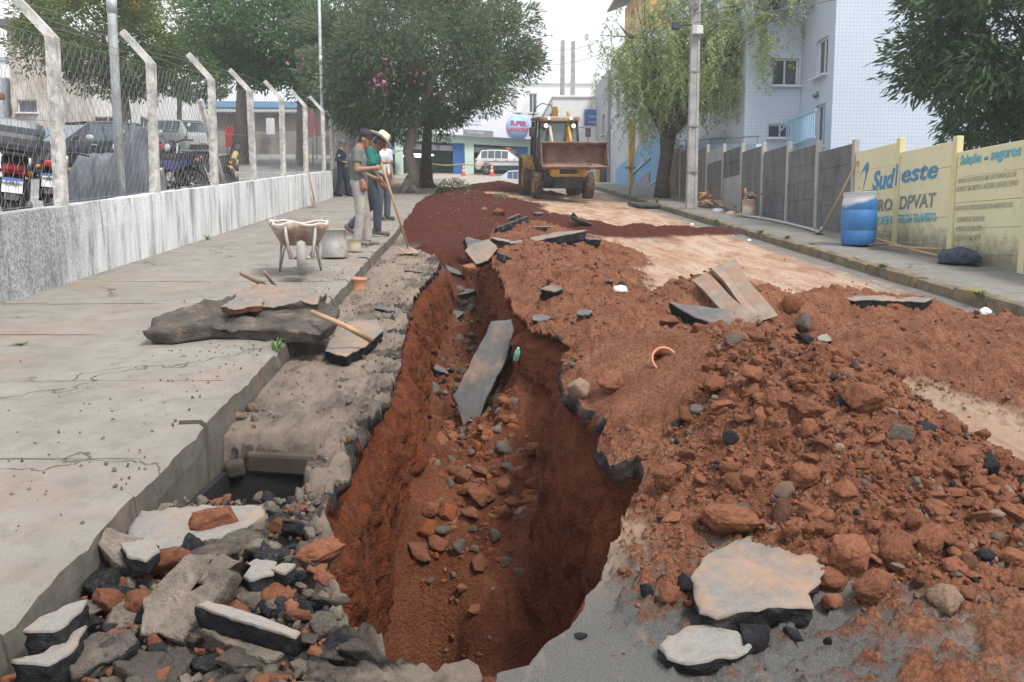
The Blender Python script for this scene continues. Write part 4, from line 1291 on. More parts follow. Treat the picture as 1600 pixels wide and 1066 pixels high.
for (lab, px, py, L, Wd, th, rot, mt, sd, lf) in (
    ('black slab half buried in the ridge beside the trench', 862, 460, .22, .16, .1, (20, 0, 8), RT, 51, .05),
    ('dark pointed slab in the soil ridge above the trench edge', 912, 497, .18, .14, .08, (16, 0, -10), RT, 52, .04),
    ('thin black slab on the soil right above the standing slab', 842, 503, .2, .14, .06, (14, 0, 4), RT, 53, .03),
    ('small black lump of asphalt near the pale road edge', 950, 445, .10, .08, .07, (0, 0, 0), RT, 54, .02),
    ('grey slab standing in the dark fill at the far end of the trench', 745, 412, .62, .42, .10, (62, 18, 30), RT, 55, .22),
    ('dark slab at the foot of the far fill in the trench', 712, 430, .45, .3, .09, (24, 14, 30), RT, 56, .06),
    ('reddish block between the slabs at the far end of the trench', 738, 428, .35, .3, .2, (10, 0, 0), (M_CLOD, M_CLOD, M_CLOD), 57, .1),
    ('dark slab leaning in the trench behind the tall standing slab', 752, 482, .6, .4, .10, (38, -26, 20), DT, 58, .12),
    ('black flake at the left of the trench floor behind the standing slab', 704, 498, .36, .22, .07, (26, -18, 20), RT, 59, .05),
    ('grey slab against the left trench wall behind the standing slab', 690, 585, .28, .2, .07, (30, 14, 60), RT, 60, .05),
    ('dark lump beside the foot of the standing slab', 690, 615, .16, .14, .1, (10, 24, 0), RT, 61, .04),
    ('flat dark slab at the back left of the trench', 725, 460, .4, .3, .07, (12, -12, 0), RT, 62, .04),
    ('low black crust along the far side of the spread soil at right', 1345, 470, .75, .25, .09, (10, 0, -4), DT, 63, .03),
    ('dark slab edge in the spread soil under the right kerb', 1420, 472, .5, .2, .09, (8, 0, -10), DT, 64, .02),
    ('black crust on the left lip near the clay pipes', 610, 485, .4, .22, .05, (0, 8, -20), RT, 65, .01),
    ('black crust on the left lip beyond the dusty slab', 655, 425, .5, .22, .05, (2, 6, -10), RT, 66, .01),
    ('small grey plate standing in the spread soil', 1290, 535, .18, .12, .05, (20, -20, 30), PT, 67, .03),
):
    slab(lab, px, py, L, Wd, th, rot, mt, sd, lf)
# ================================================================== SMALL THINGS AMONG THE RUBBLE
M_WOOD = simple('pale_wood', (.46, .30, .17), (.34, .21, .115), 14, .7, .25, 90)
M_WOODG = simple('weathered_wood', (.20, .16, .13), (.30, .235, .19), 10, .85, .4, 60, dirt=(.30, .14, .085))
M_TERRA = simple('terracotta', (.52, .22, .11), (.62, .30, .17), 9, .8, .2, 70, dirt=(.40, .2, .13))
M_STEEL = simple('worn_steel', (.30, .29, .28), (.22, .20, .19), 12, .45, .15, 80, metal=.7, dirt=(.32, .20, .13))

def plank(label, a, b, w, t_, twist, seed):
    A, B = W(*a), W(*b)
    d = (B - A); L = d.length
    o = MB()
    n = 10; vs = []
    rng = np.random.RandomState(seed)
    for i in range(n + 1):
        f = i / n
        wob = .012 * math.sin(f * 7 + seed)
        for (sx, sz) in ((-1, -1), (1, -1), (1, 1), (-1, 1)):
            end = .04 * rng.uniform(-1, 1) if i in (0, n) else 0
            vs.append((sx * w / 2 + wob, f * L + end, sz * t_ / 2))
    fs = []
    for i in range(n):
        for j in range(4):
            fs.append((i * 4 + j, i * 4 + (j + 1) % 4, (i + 1) * 4 + (j + 1) % 4, (i + 1) * 4 + j))
    fs += [(3, 2, 1, 0), (n * 4, n * 4 + 1, n * 4 + 2, n * 4 + 3)]
    o.add(vs, fs)
    q = d.to_track_quat('Y', 'Z')
    ob = o.build('wooden_plank', M_WOODG)
    ob.location = A
    ob.rotation_mode = 'QUATERNION'
    ob.rotation_quaternion = q @ Quaternion((0, 1, 0), twist)
    return tag(ob, label, 'plank')
plank('wide weathered plank sticking up from the small heap, right one', (2.62, 7.7, .02), (2.42, 8.35, .44), .22, .05, -.5, 1)
plank('weathered plank with a splintered end leaning left of the wide one', (2.42, 7.5, .03), (2.12, 8.1, .34), .15, .05, -.7, 2)
plank('narrow split board lying between the two weathered planks', (2.52, 7.62, .06), (2.30, 8.25, .42), .07, .04, -.3, 3)

def handle(name, label, cat, pts, rad, mat, n=10):
    o = MB().tube([W(*p) for p in pts], rad, n).build(name, mat)
    return tag(o, label, cat)
# wooden shafts around the long slab
a = on_level(533, 502, .32); b = on_level(580, 542, .10)
handle('pickaxe_handle', 'pale wooden handle poking out from under the long dark slab', 'tool handle', [(a.x - .25, a.y + .25, .34), (a.x, a.y, .30), (b.x, b.y, .15)], [.018, .019, .022], M_WOOD)
handle('tool_handle', 'thick brown wooden handle leaning on the back of the reddish crusted slab', 'tool handle', [(*on_level(378, 427, .48)[:2], .48), (*on_level(418, 443, .33)[:2], .30)], [.024, .020], M_WOODG)
handle('tool_handle', 'thin dark handle beside the thick one behind the slab', 'tool handle', [(*on_level(413, 425, .46)[:2], .46), (*on_level(429, 443, .32)[:2], .30)], [.016, .014], M_WOODG)

def clay_pipe(label, px, py, r, h, tilt, z=None):
    p = hit(px, py)[0]
    m = MB().lathe([(r * .97, 0), (r, h * .8), (r * 1.06, h * .84), (r * 1.06, h), (r * .92, h), (r * .86, h * .5), (r * .86, 0.0), (r * .97, 0)], 28)
    o = m.build('clay_pipe', M_TERRA, None, W(p.x, p.y, p.z + .002 + (z or 0)), (R(tilt[0]), R(tilt[1]), 0))
    return tag(o, label, 'clay pipe')
clay_pipe('short orange clay pipe standing by the left kerb, front one', 558, 452, .10, .125, (3, 2))
clay_pipe('broken clay pipe piece leaning behind the front one', 553, 434, .085, .13, (18, -14))
clay_pipe('clay pipe end half buried in the soil behind the big heap', 1030, 560, .075, .11, (58, 14), -.055)

def bottle():
    p = hit(797, 548)[0]
    m = NT('green_plastic'); col = m.ramp(m.noise(20), [(.3, (.10, .42, .36)), (.7, (.30, .60, .52))]); m = m.fin(col, .35)
    o = MB().lathe([(0, 0), (.028, .003), (.032, .02), (.032, .10), (.030, .115), (.014, .15), (.013, .165), (0, .166)], 14).build('plastic_bottle', m)
    o.scale = (.75,) * 3; o.location = W(.34, 7.1, -.20); o.rotation_euler = (R(18), R(10), 0)
    tag(o, 'small green plastic bottle stuck beside the tall slab in the trench', 'bottle')
bottle()

def litter(label, x, y, s, col, seed, nm='crumpled_bag'):
    bm = bmesh.new(); bmesh.ops.create_icosphere(bm, subdivisions=3, radius=1)
    V = np.array([v.co[:] for v in bm.verts])
    V = V * (1 + .35 * fbm(V * 1.8 + seed, 3, seed)[:, None])
    V[:, 2] = np.maximum(V[:, 2], -.35)
    for v, c in zip(bm.verts, V): v.co = c
    for f in bm.faces: f.smooth = True
    me = bpy.data.meshes.new(nm); bm.to_mesh(me); bm.free()
    me.materials.append(simple(nm + str(seed), col, tuple(c * .8 for c in col), 6, .5, .3, 12, bdist=.02))
    z = float(scene_z(x, y)[0])
    o = mesh_obj(nm, me, None, W(x, y, z + .35 * s * .8), None, (s, s * .8, s * .8))
    return tag(o, label, 'litter')
litter('small white crumpled bag at the foot of the right kerb', 5.62, 9.25, .07, (.8, .8, .78), 3)
litter('scrap of white paper in the right gutter near the weeds', 5.5, 17.2, .045, (.8, .8, .78), 4, 'paper_scrap')
litter('white paper scrap in the right gutter farther up the street', 5.3, 21.0, .05, (.75, .75, .72), 5, 'paper_scrap')
litter('flat white paper scrap on the road left of the small heap', 1.47, 8.65, .07, (.8, .76, .7), 6, 'paper_scrap')

# dark bent strip of rubber at the right edge
o = MB().tube([W(4.62, 7.75, -.10), W(4.85, 7.72, .0), W(5.2, 7.7, .02), W(5.6, 7.9, -.06), W(5.8, 8.4, -.18)], .035, 8, flat=.5).build('rubber_strip', simple('rubber', (.025, .025, .027), None, 9, .7))
tag(o, 'bent black rubber strip lying at the right foot of the kerb', 'rubber strip')

# ---- weeds
def leaf_blades(mb, base, n, h, spread, seed, w=.012):
    rng = np.random.RandomState(seed)
    for i in range(n):
        a = rng.uniform(0, 6.28); l = h * rng.uniform(.5, 1.1); s = spread * rng.uniform(.3, 1.2)
        d = Vector((math.cos(a), math.sin(a), 0)); sd = Vector((-d.y, d.x, 0))
        p = Vector(base) + d * rng.uniform(0, .04)
        prev = None
        pts = []
        for k in range(4):
            f = k / 3
            c = p + d * (s * f * f) + Vector((0, 0, l * (f - .35 * f * f)))
            ww = w * (1 - f * .95)
            pts += [c - sd * ww, c + sd * ww]
        mb.add(pts, [(0, 1, 3, 2), (2, 3, 5, 4), (4, 5, 7, 6)])
M_WEED = simple('weed_green', (.07, .16, .035), (.13, .22, .05), 9, .6, .0)
M_STRAW = simple('straw_leaf', (.42, .34, .07), (.20, .26, .06), 9, .6, .0)
def weed(label, x, y, z, n, h, sp, seed, mat=None, w=.008):
    mb = MB(); leaf_blades(mb, W(x, y, z), n, h, sp, seed, w)
    o = mb.build('weed', mat or M_WEED, fix=False)
    tag(o, label, 'weed')
weed('tuft of green grass on the left kerb edge below the long slab', -1.38, 6.05, .14, 26, .12, .12, 1)
weed('thin grass growing in the pavement crack left of the long slab', -3.2, 6.2, .15, 22, .035, .10, 2)
weed('grass tuft at the foot of the fence wall', -4.1, 13.6, .15, 22, .14, .12, 3)
weed('yellow and green pointed leaves at the bottom left corner', -1.52, 2.52, -.02, 12, .22, .10, 4, M_STRAW, .012)
for i, (x, y) in enumerate(((5.75, 20.6), (5.86, 17.6), (5.98, 16.4), (5.99, 15.2), (5.85, 12.2), (5.8, 9.7), (5.9, 28.0))):
    weed(['bushy weed in the right gutter below the pole', 'low weeds along the right kerb near the bucket', 'grass on top of the right kerb left of the drum', 'short grass on the right kerb under the leaning hoe', 'small weed at the right kerb below the drum', 'weed at the kerb beside the white bag', 'weeds at the right kerb near the dark drain mouth'][i],
         x, y, -.18 if x < 5.8 else -.10, 40, [.22, .10, .10, .08, .1, .12, .3][i], .16, 20 + i, w=.012)

# brick lined drain chamber laid open beside the kerb
def drain_chamber():
    r = thing('drain_chamber', 'black shaded drain chamber laid open beside the left kerb', 'drain', W(-1.08, 4.16, -.13))
    mk = simple('black_shaded_concrete', (.006, .006, .007), (.016, .014, .013), 6, .75, .4, 30)  # wet concrete walls taken near black, the hole's darkness put into the colour
    mbn = simple('brown_lintel', (.045, .033, .025), (.085, .06, .043), 6, .9, .5, 30, dirt=(.04, .035, .03))
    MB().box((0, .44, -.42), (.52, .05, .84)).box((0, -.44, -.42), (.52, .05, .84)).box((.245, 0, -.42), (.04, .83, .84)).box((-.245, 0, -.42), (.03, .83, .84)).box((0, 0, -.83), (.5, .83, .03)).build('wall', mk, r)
    MB().box((.06, .405, .03), (.40, .05, .12), (R(6), R(3), R(-4)), 0, .02).build('lintel', mbn, r)
    MB().box((-.20, .40, .01), (.10, .08, .09), (R(10), R(-8), R(12)), 0, .02).build('broken_brick', simple('mossy_brick', (.04, .036, .028), (.06, .05, .04), 12, .9, .4, 40), r)
drain_chamber()
# ================================================================== LEFT SIDE: WALL, FENCE, LOT
def streaked_wall():
    t = NT('streaked_white_wall')
    t.co = t.n('ShaderNodeNewGeometry').outputs['Position']
    v = t.mapv(scale=(1, 1.5, .22))
    n1 = t.noise(2.6, 6, .7, vec=v, dist=.4); n2 = t.noise(9, 6, .75, vec=t.mapv(scale=(1, 1.3, .12), loc=(3, 1, 5))); n3 = t.noise(60, 5, .8)
    c = t.ramp(t.math('ADD', t.math('MULTIPLY', n1, .6), t.math('MULTIPLY', n2, .4)), [(.33, (.17, .175, .18)), (.42, (.38, .39, .40)), (.49, (.66, .68, .70)), (.60, (.80, .815, .82))])
    c = t.mix(t.ramp(n3, [(.38, .55), (.50, 0)]), c, (.14, .145, .15))
    # nearer length of the wall lost most of its paint
    P_ = t.sep()
    mr = t.n('ShaderNodeMapRange'); mr.inputs['From Min'].default_value = 10.8; mr.inputs['From Max'].default_value = 8.9
    t.l(t.math('ADD', P_['Y'], t.math('MULTIPLY', t.math('SUBTRACT', n1, .5), 4)), mr.inputs['Value'])
    c = t.mix(t.math('MULTIPLY', mr.outputs[0], t.ramp(t.noise(34, 5, .8), [(.40, .95), (.66, .15)])), c, (.15, .158, .168))
    return t.fin(c, .9, t.bump(t.noise(70, 5, .75), .55, .01), 0, .2)
M_WALLW = streaked_wall()
M_CONC = simple('post_concrete', (.66, .64, .61), (.48, .465, .44), 9, .9, .5, 70, dirt=(.27, .26, .25), dirt_amt=.7)
M_GALV = simple('galvanised_steel', (.44, .47, .50), (.52, .55, .58), 6, .45, .1, 60, metal=.35, dirt=(.34, .33, .32))

def wall_strip(name, x0, x1, y0, y1, zb, zt, mat, seed, ny, label, cat, amp=.012):
    mb = MB()
    ys = np.linspace(y0, y1, ny)
    prof = [(x1, zb), (x1, zb + .25 * (zt - zb)), (x1, zb + .5 * (zt - zb)), (x1, zb + .75 * (zt - zb)), (x1 - .008, zt), (x0 + .008, zt), (x0, zb + .5 * (zt - zb)), (x0, zb)]
    m = len(prof); vs = []; fs = []
    for y in ys:
        q = fbm(np.array([[y * 1.5, k * 3.3, seed] for k in range(m)]), 3, seed)
        for k, (a, b) in enumerate(prof):
            vs.append(W(a + amp * q[k], y, b + amp * q[(k + 3) % m] * (k in (4, 5))))
    for i in range(ny - 1):
        for k in range(m):
            fs.append((i * m + k, i * m + (k + 1) % m, (i + 1) * m + (k + 1) % m, (i + 1) * m + k))
    fs += [tuple(range(m)), tuple((ny - 1) * m + k for k in range(m))]
    o = mb.add(vs, fs).build(name, mat)
    return tag(o, label, cat)
wall_strip('boundary_wall', -4.46, -4.25, 1.5, 26.6, -.25, .93, M_WALLW, 3, 110, 'low white wall streaked with grime under the wire fence', 'wall')

def fence_post(y, root, zb=.90, zt=2.66, x=-4.355):
    mb = MB()
    w = .054
    th = random.uniform(-.02, .02)
    vs = []
    pr = [(0, zb), (0, zb + .9), (0, zt - .02), (-.035, zt + .035), (-.33, zt + .36), (-.36, zt + .395)]
    nn = [(1, 0), (1, 0), (.95, .2), (.8, .6), (.72, .70), (.72, .70)]
    for (dx, z), (nx, nz) in zip(pr, nn):
        s = 1.0 if z < zt else .8
        q = random.uniform(.94, 1.05)
        for (a, b) in ((1, -1), (1, 1), (-1, 1), (-1, -1)):
            vs.append((dx + a * w * s * q * nx, b * w * s * q, z + a * w * s * nz))
    fs = []
    for i in range(len(pr) - 1):
        for j in range(4):
            fs.append((i * 4 + j, i * 4 + (j + 1) % 4, (i + 1) * 4 + (j + 1) % 4, (i + 1) * 4 + j))
    fs += [(3, 2, 1, 0), tuple((len(pr) - 1) * 4 + j for j in range(4))]
    mb.add(vs, fs)
    o = mb.build('fence_post', M_CONC, root)
    o.location = W(x, y, 0)
    o.rotation_euler = (th, random.uniform(-.015, .015), 0)
    return o

def wire_fence(y0, y1, x, z0, z1, root, mat):
    wd, hh = .084, .044
    ny = int((y1 - y0) / wd)
    pat = [0, 0, 1, 1]
    segs = []
    V, F = [], []
    rad = .0028
    nz = int((z1 - z0) / hh)
    rng = np.random.RandomState(4)
    off = np.array([(0, rad), (.87 * rad, -.5 * rad), (-.87 * rad, -.5 * rad)])
    for i in range(ny):
        y = y0 + i * wd
        b = len(V)
        for k in range(nz + 1):
            s = pat[k % 4]
            yy = y + (wd * .46 * s if i % 2 == 0 else wd * (.54 - .46 * s) - wd * .04 + .0)
            z = z0 + k * hh
            sag = .02 * math.sin(y * 1.7 + z * 2.1) + .012 * math.sin(y * 5 + z)
            for (ox, oy) in off:
                V.append((x + sag + ox, yy + oy + .008 * math.sin(z * 9 + y * 3), SLOPE * yy + z))
        for k in range(nz):
            for j in range(3):
                F.append((b + k * 3 + j, b + k * 3 + (j + 1) % 3, b + (k + 1) * 3 + (j + 1) % 3, b + (k + 1) * 3 + j))
    o = mesh_obj('wire_mesh', np_mesh('wire_mesh', np.array(V), np.array(F), mat), root)
    o['kind'] = 'stuff'
    mb = MB()
    for z in (z0 + .01, (z0 + z1) / 2, z1):
        mb.tube([W(x + .02 * math.sin(y * 1.7), y, z) for y in np.linspace(y0, y1, 40)], .003, 4)
    for f in (.35, .7, 1.0):
        mb.tube([W(x - .34 * f, y, z1 + .37 * f + .02 * math.sin(y * 2.3 + f * 9)) for y in np.linspace(y0, y1, 40)], .0032, 4)
    mb.build('tension_wire', mat, root)
M_WIRE = simple('fence_wire', (.30, .30, .31), (.20, .19, .185), 30, .5, 0, metal=.4)
fence = thing('wire_fence', 'hexagonal wire mesh fence with cranked concrete posts on the low white wall', 'fence', W(0, 0, 0))
for y in (6.75, 9.43, 12.13, 14.9, 17.62, 20.3, 22.95, 25.75):
    fence_post(y, fence)
wire_fence(6.6, 25.85, -4.355, .95, 2.64, fence, M_WIRE)

# second length of fence in the shade of the trees
wall_strip('boundary_wall', -4.62, -4.45, 28.2, 44, -.2, .95, simple('shaded_wall', (.34, .32, .28), (.44, .42, .38), 3, .9, .4, 40, dirt=(.20, .18, .15)), 8, 40, 'low grey brown wall running on behind the guard', 'wall')
f2 = thing('picket_fence', 'row of concrete fence posts with close bars under the trees beyond the guard', 'fence', W(0, 0, 0))
for y in (28.4, 31.0, 33.6, 36.2, 38.8, 41.4, 43.8):
    fence_post(y, f2, .9, 2.6, -4.535)
for i in range(60):
    MB().box(W(-4.535, 28.7 + i * .255, 1.72), (.03, .05, 1.55)).build('picket', M_CONC, f2)

# poles
def steel_pole(x, y, r, h, label, zb=-.1):
    mb = MB().tube([W(x, y, zb), W(x, y, zb) + Vector((0, 0, h * .55)), W(x, y, zb) + Vector((0, 0, h * .55 + .01)), W(x, y, zb) + Vector((0, 0, h))], [r, r, r * .92, r * .88], 16)
    mb.tube([W(x, y, zb) + Vector((0, 0, h * .44)), W(x, y, zb) + Vector((0, 0, h * .47))], r * 1.12, 16)
    return tag(mb.build('steel_pole', M_GALV), label, 'pole')
steel_pole(-4.56, 11.53, .056, 7.5, 'thick galvanised pole just behind the fence near the covered motorcycle')
steel_pole(-4.62, 27.2, .05, 9.5, 'thin galvanised pole rising beside the guard into the oleander')

# leaning shovel
def shovel_tool(label, base, top, blade_dir, mat_blade, name='shovel'):
    b, tp = W(*base), W(*top)
    root = thing(name, label, 'shovel', b)
    d = (tp - b)
    MB().tube([d * .12, d * .5 + Vector((.004, 0, 0)), d], [.019, .017, .016], 10).build('shaft', M_WOOD if mat_blade is not M_WOODG else M_WOODG, root)
    dn = d.normalized()
    side = Vector(blade_dir).cross(dn).normalized(); nrm = side.cross(dn).normalized()
    mb = MB(); vs = []; fs = []
    prof = [(-.05, .02), (.0, .10), (.10, .125), (.20, .12), (.28, .07), (.31, .015)]
    for (l, w) in prof:
        for k in range(5):
            u = (k / 2) - 1
            vs.append(dn * (.26 - l) + side * (w * u) + nrm * (.03 * u * u))
    for i in range(len(prof) - 1):
        for k in range(4):
            fs.append((i * 5 + k, i * 5 + k + 1, (i + 1) * 5 + k + 1, (i + 1) * 5 + k))
    n0 = len(vs)
    vs += [v + nrm * .006 for v in vs]
    fs += [tuple(n0 + q for q in f[::-1]) for f in fs]
    mb.add(vs, fs, 0, True).build('blade', mat_blade, root)
    return root
M_RUSTY = simple('rusty_blade', (.28, .20, .15), (.40, .34, .29), 12, .6, .3, 60, metal=.4, dirt=(.30, .15, .08))
shovel_tool('wooden handled shovel leaning on the white wall below the fence', (-3.88, 21.6, .17), (-4.22, 22.0, 1.62), (1, -.3, 0), M_RUSTY)

# ---- the parking lot behind the fence
def lotz(y): return .42 + .0235 * (y - 8)
def Wl(x, y, z=0): return W(x, y, lotz(y) + z)
def lot():
    t = NT('lot_asphalt')
    t.co = t.n('ShaderNodeNewGeometry').outputs['Position']
    c = t.ramp(t.noise(1.2, 6, .65), [(.3, (.20, .20, .205)), (.7, (.31, .31, .31))])
    c = t.mix(t.ramp(t.noise(160, 3, .8), [(.45, 0), (.7, .5)]), c, (.09, .09, .092))
    m = t.fin(c, .9, t.bump(t.noise(130, 4, .8), .4, .008))
    mb = MB()
    ys = np.linspace(1.5, 60, 14); xs = [-4.47, -8, -14, -22, -34, -60]
    vs = [Wl(x, y) for y in ys for x in xs]; n = len(xs)
    mb.add(vs, [(i * n + j, i * n + j + 1, (i + 1) * n + j + 1, (i + 1) * n + j) for i in range(13) for j in range(n - 1)])
    o = mb.build('parking_lot', m); tag(o, kind='structure')
    mw = simple('worn_line_paint', (.74, .74, .72), (.55, .55, .53), 12, .8, 0)
    for (a, b, w) in (((-5.2, 20.0), (-9.2, 20.0), .12), ((-5.2, 16.8), (-9.2, 16.8), .12), ((-5.2, 23.4), (-9.2, 23.4), .12), ((-8.3, 30), (-5.2, 31.5), .12), ((-5.2, 26.8), (-9.2, 26.8), .12)):
        A, B = Vector((*a, 0)), Vector((*b, 0)); d = (B - A).normalized(); s = Vector((-d.y, d.x, 0)) * w / 2
        q = [A - s, B - s, B + s, A + s]
        o = MB().quad(*[Wl(v.x, v.y, .005) for v in q]).build('parking_line', mw)
        tag(o, kind='structure')
lot()

# striped bollards and a loose brace behind the fence
def striped(label, a, b, r, n=7):
    A, B = Vector(a), Vector(b)
    mb = MB(); k = 7
    for i in range(k):
        mb.tube([A + (B - A) * (i / k), A + (B - A) * ((i + 1) / k)], r, 10, mi=i % 2, caps=True)
    o = mb.build('striped_bar', [simple('bar_black', (.03, .03, .035)), simple('bar_yellow', (.48, .38, .13), (.40, .32, .14), 14, .7)])
    return tag(o, label, 'striped bar')
striped('black and yellow striped bar leaning up behind the fence', Wl(-4.75, 16.6, .0), Wl(-4.68, 17.75, .95), .055)
striped('short black and yellow striped post behind the fence next to the leaning bar', Wl(-4.72, 17.55, 0), Wl(-4.70, 17.6, .8), .06)
o = MB().tube([Wl(-4.62, 16.6, .0), Wl(-4.60, 15.15, 1.75)], [.06, .055], 4).build('brace_post', M_CONC); tag(o, 'grey concrete brace leaning against the third fence post', 'brace')

# ---- wheelbarrow, bucket, tub
def wheelbarrow():
    p = (-1.93, 9.75)
    r = thing('wheelbarrow', 'dented grey wheelbarrow caked with cement, front wheel towards the trench', 'wheelbarrow', W(p[0], p[1], .155), R(-168)); r.scale = (.93,) * 3
    mt = simple('cement_tray', (.38, .34, .29), (.47, .44, .40), 9, .75, .5, 30, metal=.1, dirt=(.30, .155, .09), dirt_amt=.8)
    mf = simple('barrow_frame', (.42, .42, .42), (.33, .31, .29), 9, .6, .3, 60, metal=.3, dirt=(.27, .17, .12))
    # local: +y forward (wheel), tray open box with flared sides
    top = [(-.36, -.42, .62), (.36, -.42, .62), (.30, .42, .58), (-.30, .42, .58)]
    bot = [(-.20, -.25, .34), (.20, -.25, .34), (.15, .16, .34), (-.15, .16, .34)]
    mb = MB()
    def ring(z_f, off):
        return [tuple((Vector(b) * (1 - z_f) + Vector(t_) * z_f) + Vector((off * (1 if t_[0] > 0 else -1), off * (1 if t_[1] > 0 else -1), 0))) for b, t_ in zip(bot, top)]
    rows = [ring(0, .012), ring(.5, .016), ring(1, .012), ring(1, -.012), ring(.5, -.004), ring(0.03, -.004)]
    N = 8
    vs = []
    for rw in rows:
        for i in range(4):
            for k in range(N):
                a, b = Vector(rw[i]), Vector(rw[(i + 1) % 4])
                q = a + (b - a) * (k / N)
                q += Vector((0, 0, .02 * math.sin(k * 1.3 + i * 2) * (rw in rows[2:4]))) + Vector((.008 * math.sin(i * 5 + k * 2.1), 0, 0))
                vs.append(q)
    M4 = 4 * N; fs = []
    for i in range(len(rows) - 1):
        for k in range(M4):
            fs.append((i * M4 + k, i * M4 + (k + 1) % M4, (i + 1) * M4 + (k + 1) % M4, (i + 1) * M4 + k))
    fs.append(tuple(range(M4))); fs.append(tuple((len(rows) - 1) * M4 + k for k in range(M4)))
    mb.add(vs, fs, 0, True)
    mb.build('tray', mt, r)
    mb = MB()
    rim = [vs[3 * M4 + k] for k in range(M4)] ; rim.append(rim[0])
    mb.tube([Vector(v) + Vector((0, 0, .008)) for v in rim], .016, 6, caps=False).build('rim', simple('cement_rim', (.58, .56, .54), (.48, .46, .43), 12, .85, .5, 40), r)
    for s in (-1, 1):
        MB().tube([(s * .30, -.95, .70), (s * .26, -.5, .50), (s * .17, .0, .32), (s * .10, .45, .22), (s * .07, .62, .2)], .017, 8).build('handle', mf, r)
        MB().tube([(s * .22, -.30, .36), (s * .25, -.34, .0)], .014, 8).tube([(s * .25, -.34, .015), (s * .18, -.06, .33)], .012, 8).build('leg', mf, r)
        MB().tube([(s * .12, .56, .2), (s * .16, .44, .45), (s * .17, .40, .57)], [.022, .02, .018], 8).build('brace', mf, r)
    wheel = MB().lathe([(.10, -.035), (.15, -.05), (.185, -.045), (.20, 0), (.185, .045), (.15, .05), (.10, .035), (.10, -.035)], 28, mat=Matrix.Translation((0, .56, .2)) @ Matrix.Rotation(PI / 2, 4, 'Y')).build('wheel', simple('dusty_tyre', (.24, .235, .22), (.33, .315, .29), 14, .9, .4, 50), r)
    MB().lathe([(0, -.02), (.10, -.03), (.10, .03), (0, .02)], 20, mat=Matrix.Translation((0, .56, .2)) @ Matrix.Rotation(PI / 2, 4, 'Y')).tube([(-.14, .56, .2), (.14, .56, .2)], .014, 8).build('hub', mf, wheel)
wheelbarrow()
def bucket(name, label, cat, x, y, z, r0, r1, h, mat, fill=None, taper=True):
    rt = thing(name, label, cat, W(x, y, z))
    MB().lathe([(0, .004), (r0 * .96, 0), (r0, .01), (r0 + (r1 - r0) * .5, h * .5), (r1, h * .96), (r1 * 1.05, h * .97), (r1 * 1.05, h), (r1 * .95, h), (r0 * .93, .03), (0, .03)], 26).build('body', mat, rt)
    MB().tube([(-r1, 0, h * .93), (-r1 * .75, r1 * .4, h * .80), (0, r1 * 1.02, h * .66), (r1 * .75, r1 * .4, h * .80), (r1, 0, h * .93)], .005, 6).build('bail', M_STEEL, rt)
    if fill:
        MB().lathe([(0, h * .8), (r1 * .93, h * .78)], 20).build('contents', fill, rt)
    return rt
bucket('rubber_bucket', 'large grey cement crusted bucket behind the wheelbarrow', 'bucket', -1.80, 11.3, .155, .165, .15, .36, simple('cement_bucket', (.40, .395, .39), (.50, .49, .48), 7, .85, .5, 40, dirt=(.30, .27, .24)))
bucket('small_tub', 'small pale yellow tub between the grey bucket and the man at the kerb', 'tub', -1.64, 12.0, .155, .085, .092, .17, simple('yellow_tub', (.56, .50, .36), (.47, .42, .31), 9, .6, .2, 60))
# ================================================================== PEOPLE
def capsule(mb, a, b, ra, rb, n=12):
    a, b = Vector(a), Vector(b)
    mb.ball(a, ra, n, 8); mb.ball(b, rb, n, 8)
    if (b - a).length > 1e-4: mb.tube([a, b], [ra, rb], n)
def remeshed(mb, name, mat, vox, parent, smooth=4):
    me = mb.mesh(name, mat)
    o = bpy.data.objects.new(name, me); COL.objects.link(o)
    m = o.modifiers.new('r', 'REMESH'); m.mode = 'VOXEL'; m.voxel_size = vox; m.use_smooth_shade = True
    s = o.modifiers.new('s', 'SMOOTH'); s.factor = .5; s.iterations = smooth
    out = bpy.data.meshes.new_from_object(o.evaluated_get(bpy.context.evaluated_depsgraph_get()))
    bpy.data.objects.remove(o); bpy.data.meshes.remove(me)
    out.name = name
    if not out.materials: out.materials.append(mat)
    return mesh_obj(name, out, parent)

def fingers(mb, wrist, palm_dir, curl_dir, side, grip=True):
    """five fingers of unequal length, curled; the thumb leaves the side of the palm"""
    w, d, c, s = Vector(wrist), Vector(palm_dir).normalized(), Vector(curl_dir).normalized(), Vector(side).normalized()
    palm = w + d * .085
    capsule(mb, w, w + d * .03, .024, .028)
    for k in (-1.2, -.4, .4, 1.2):
        capsule(mb, w + d * .03 + s * (.014 * k), palm + s * (.017 * k), .016, .013, 8)
    for k, L in zip((-1.5, -.5, .5, 1.5), (.030, .038, .042, .036)):
        p0 = palm + s * (.0155 * k)
        bend = (.95, .3) if grip else (.35, .6)
        p1 = p0 + (d * (1 - bend[0]) + c * bend[0]).normalized() * L
        p2 = p1 + (c * (.6 if grip else .7) - d * (.8 if grip else -.6)).normalized() * L * .75
        capsule(mb, p0, p1, .0095, .009, 8); capsule(mb, p1, p2, .009, .0075, 8)
    t0 = w + d * .03 + s * .028
    t1 = t0 + (s * .5 + d * .7 + c * .5).normalized() * .04
    t2 = t1 + (c * .9 + d * .5 - s * .4).normalized() * .034
    capsule(mb, t0, t1, .012, .011, 8); capsule(mb, t1, t2, .0105, .008, 8)

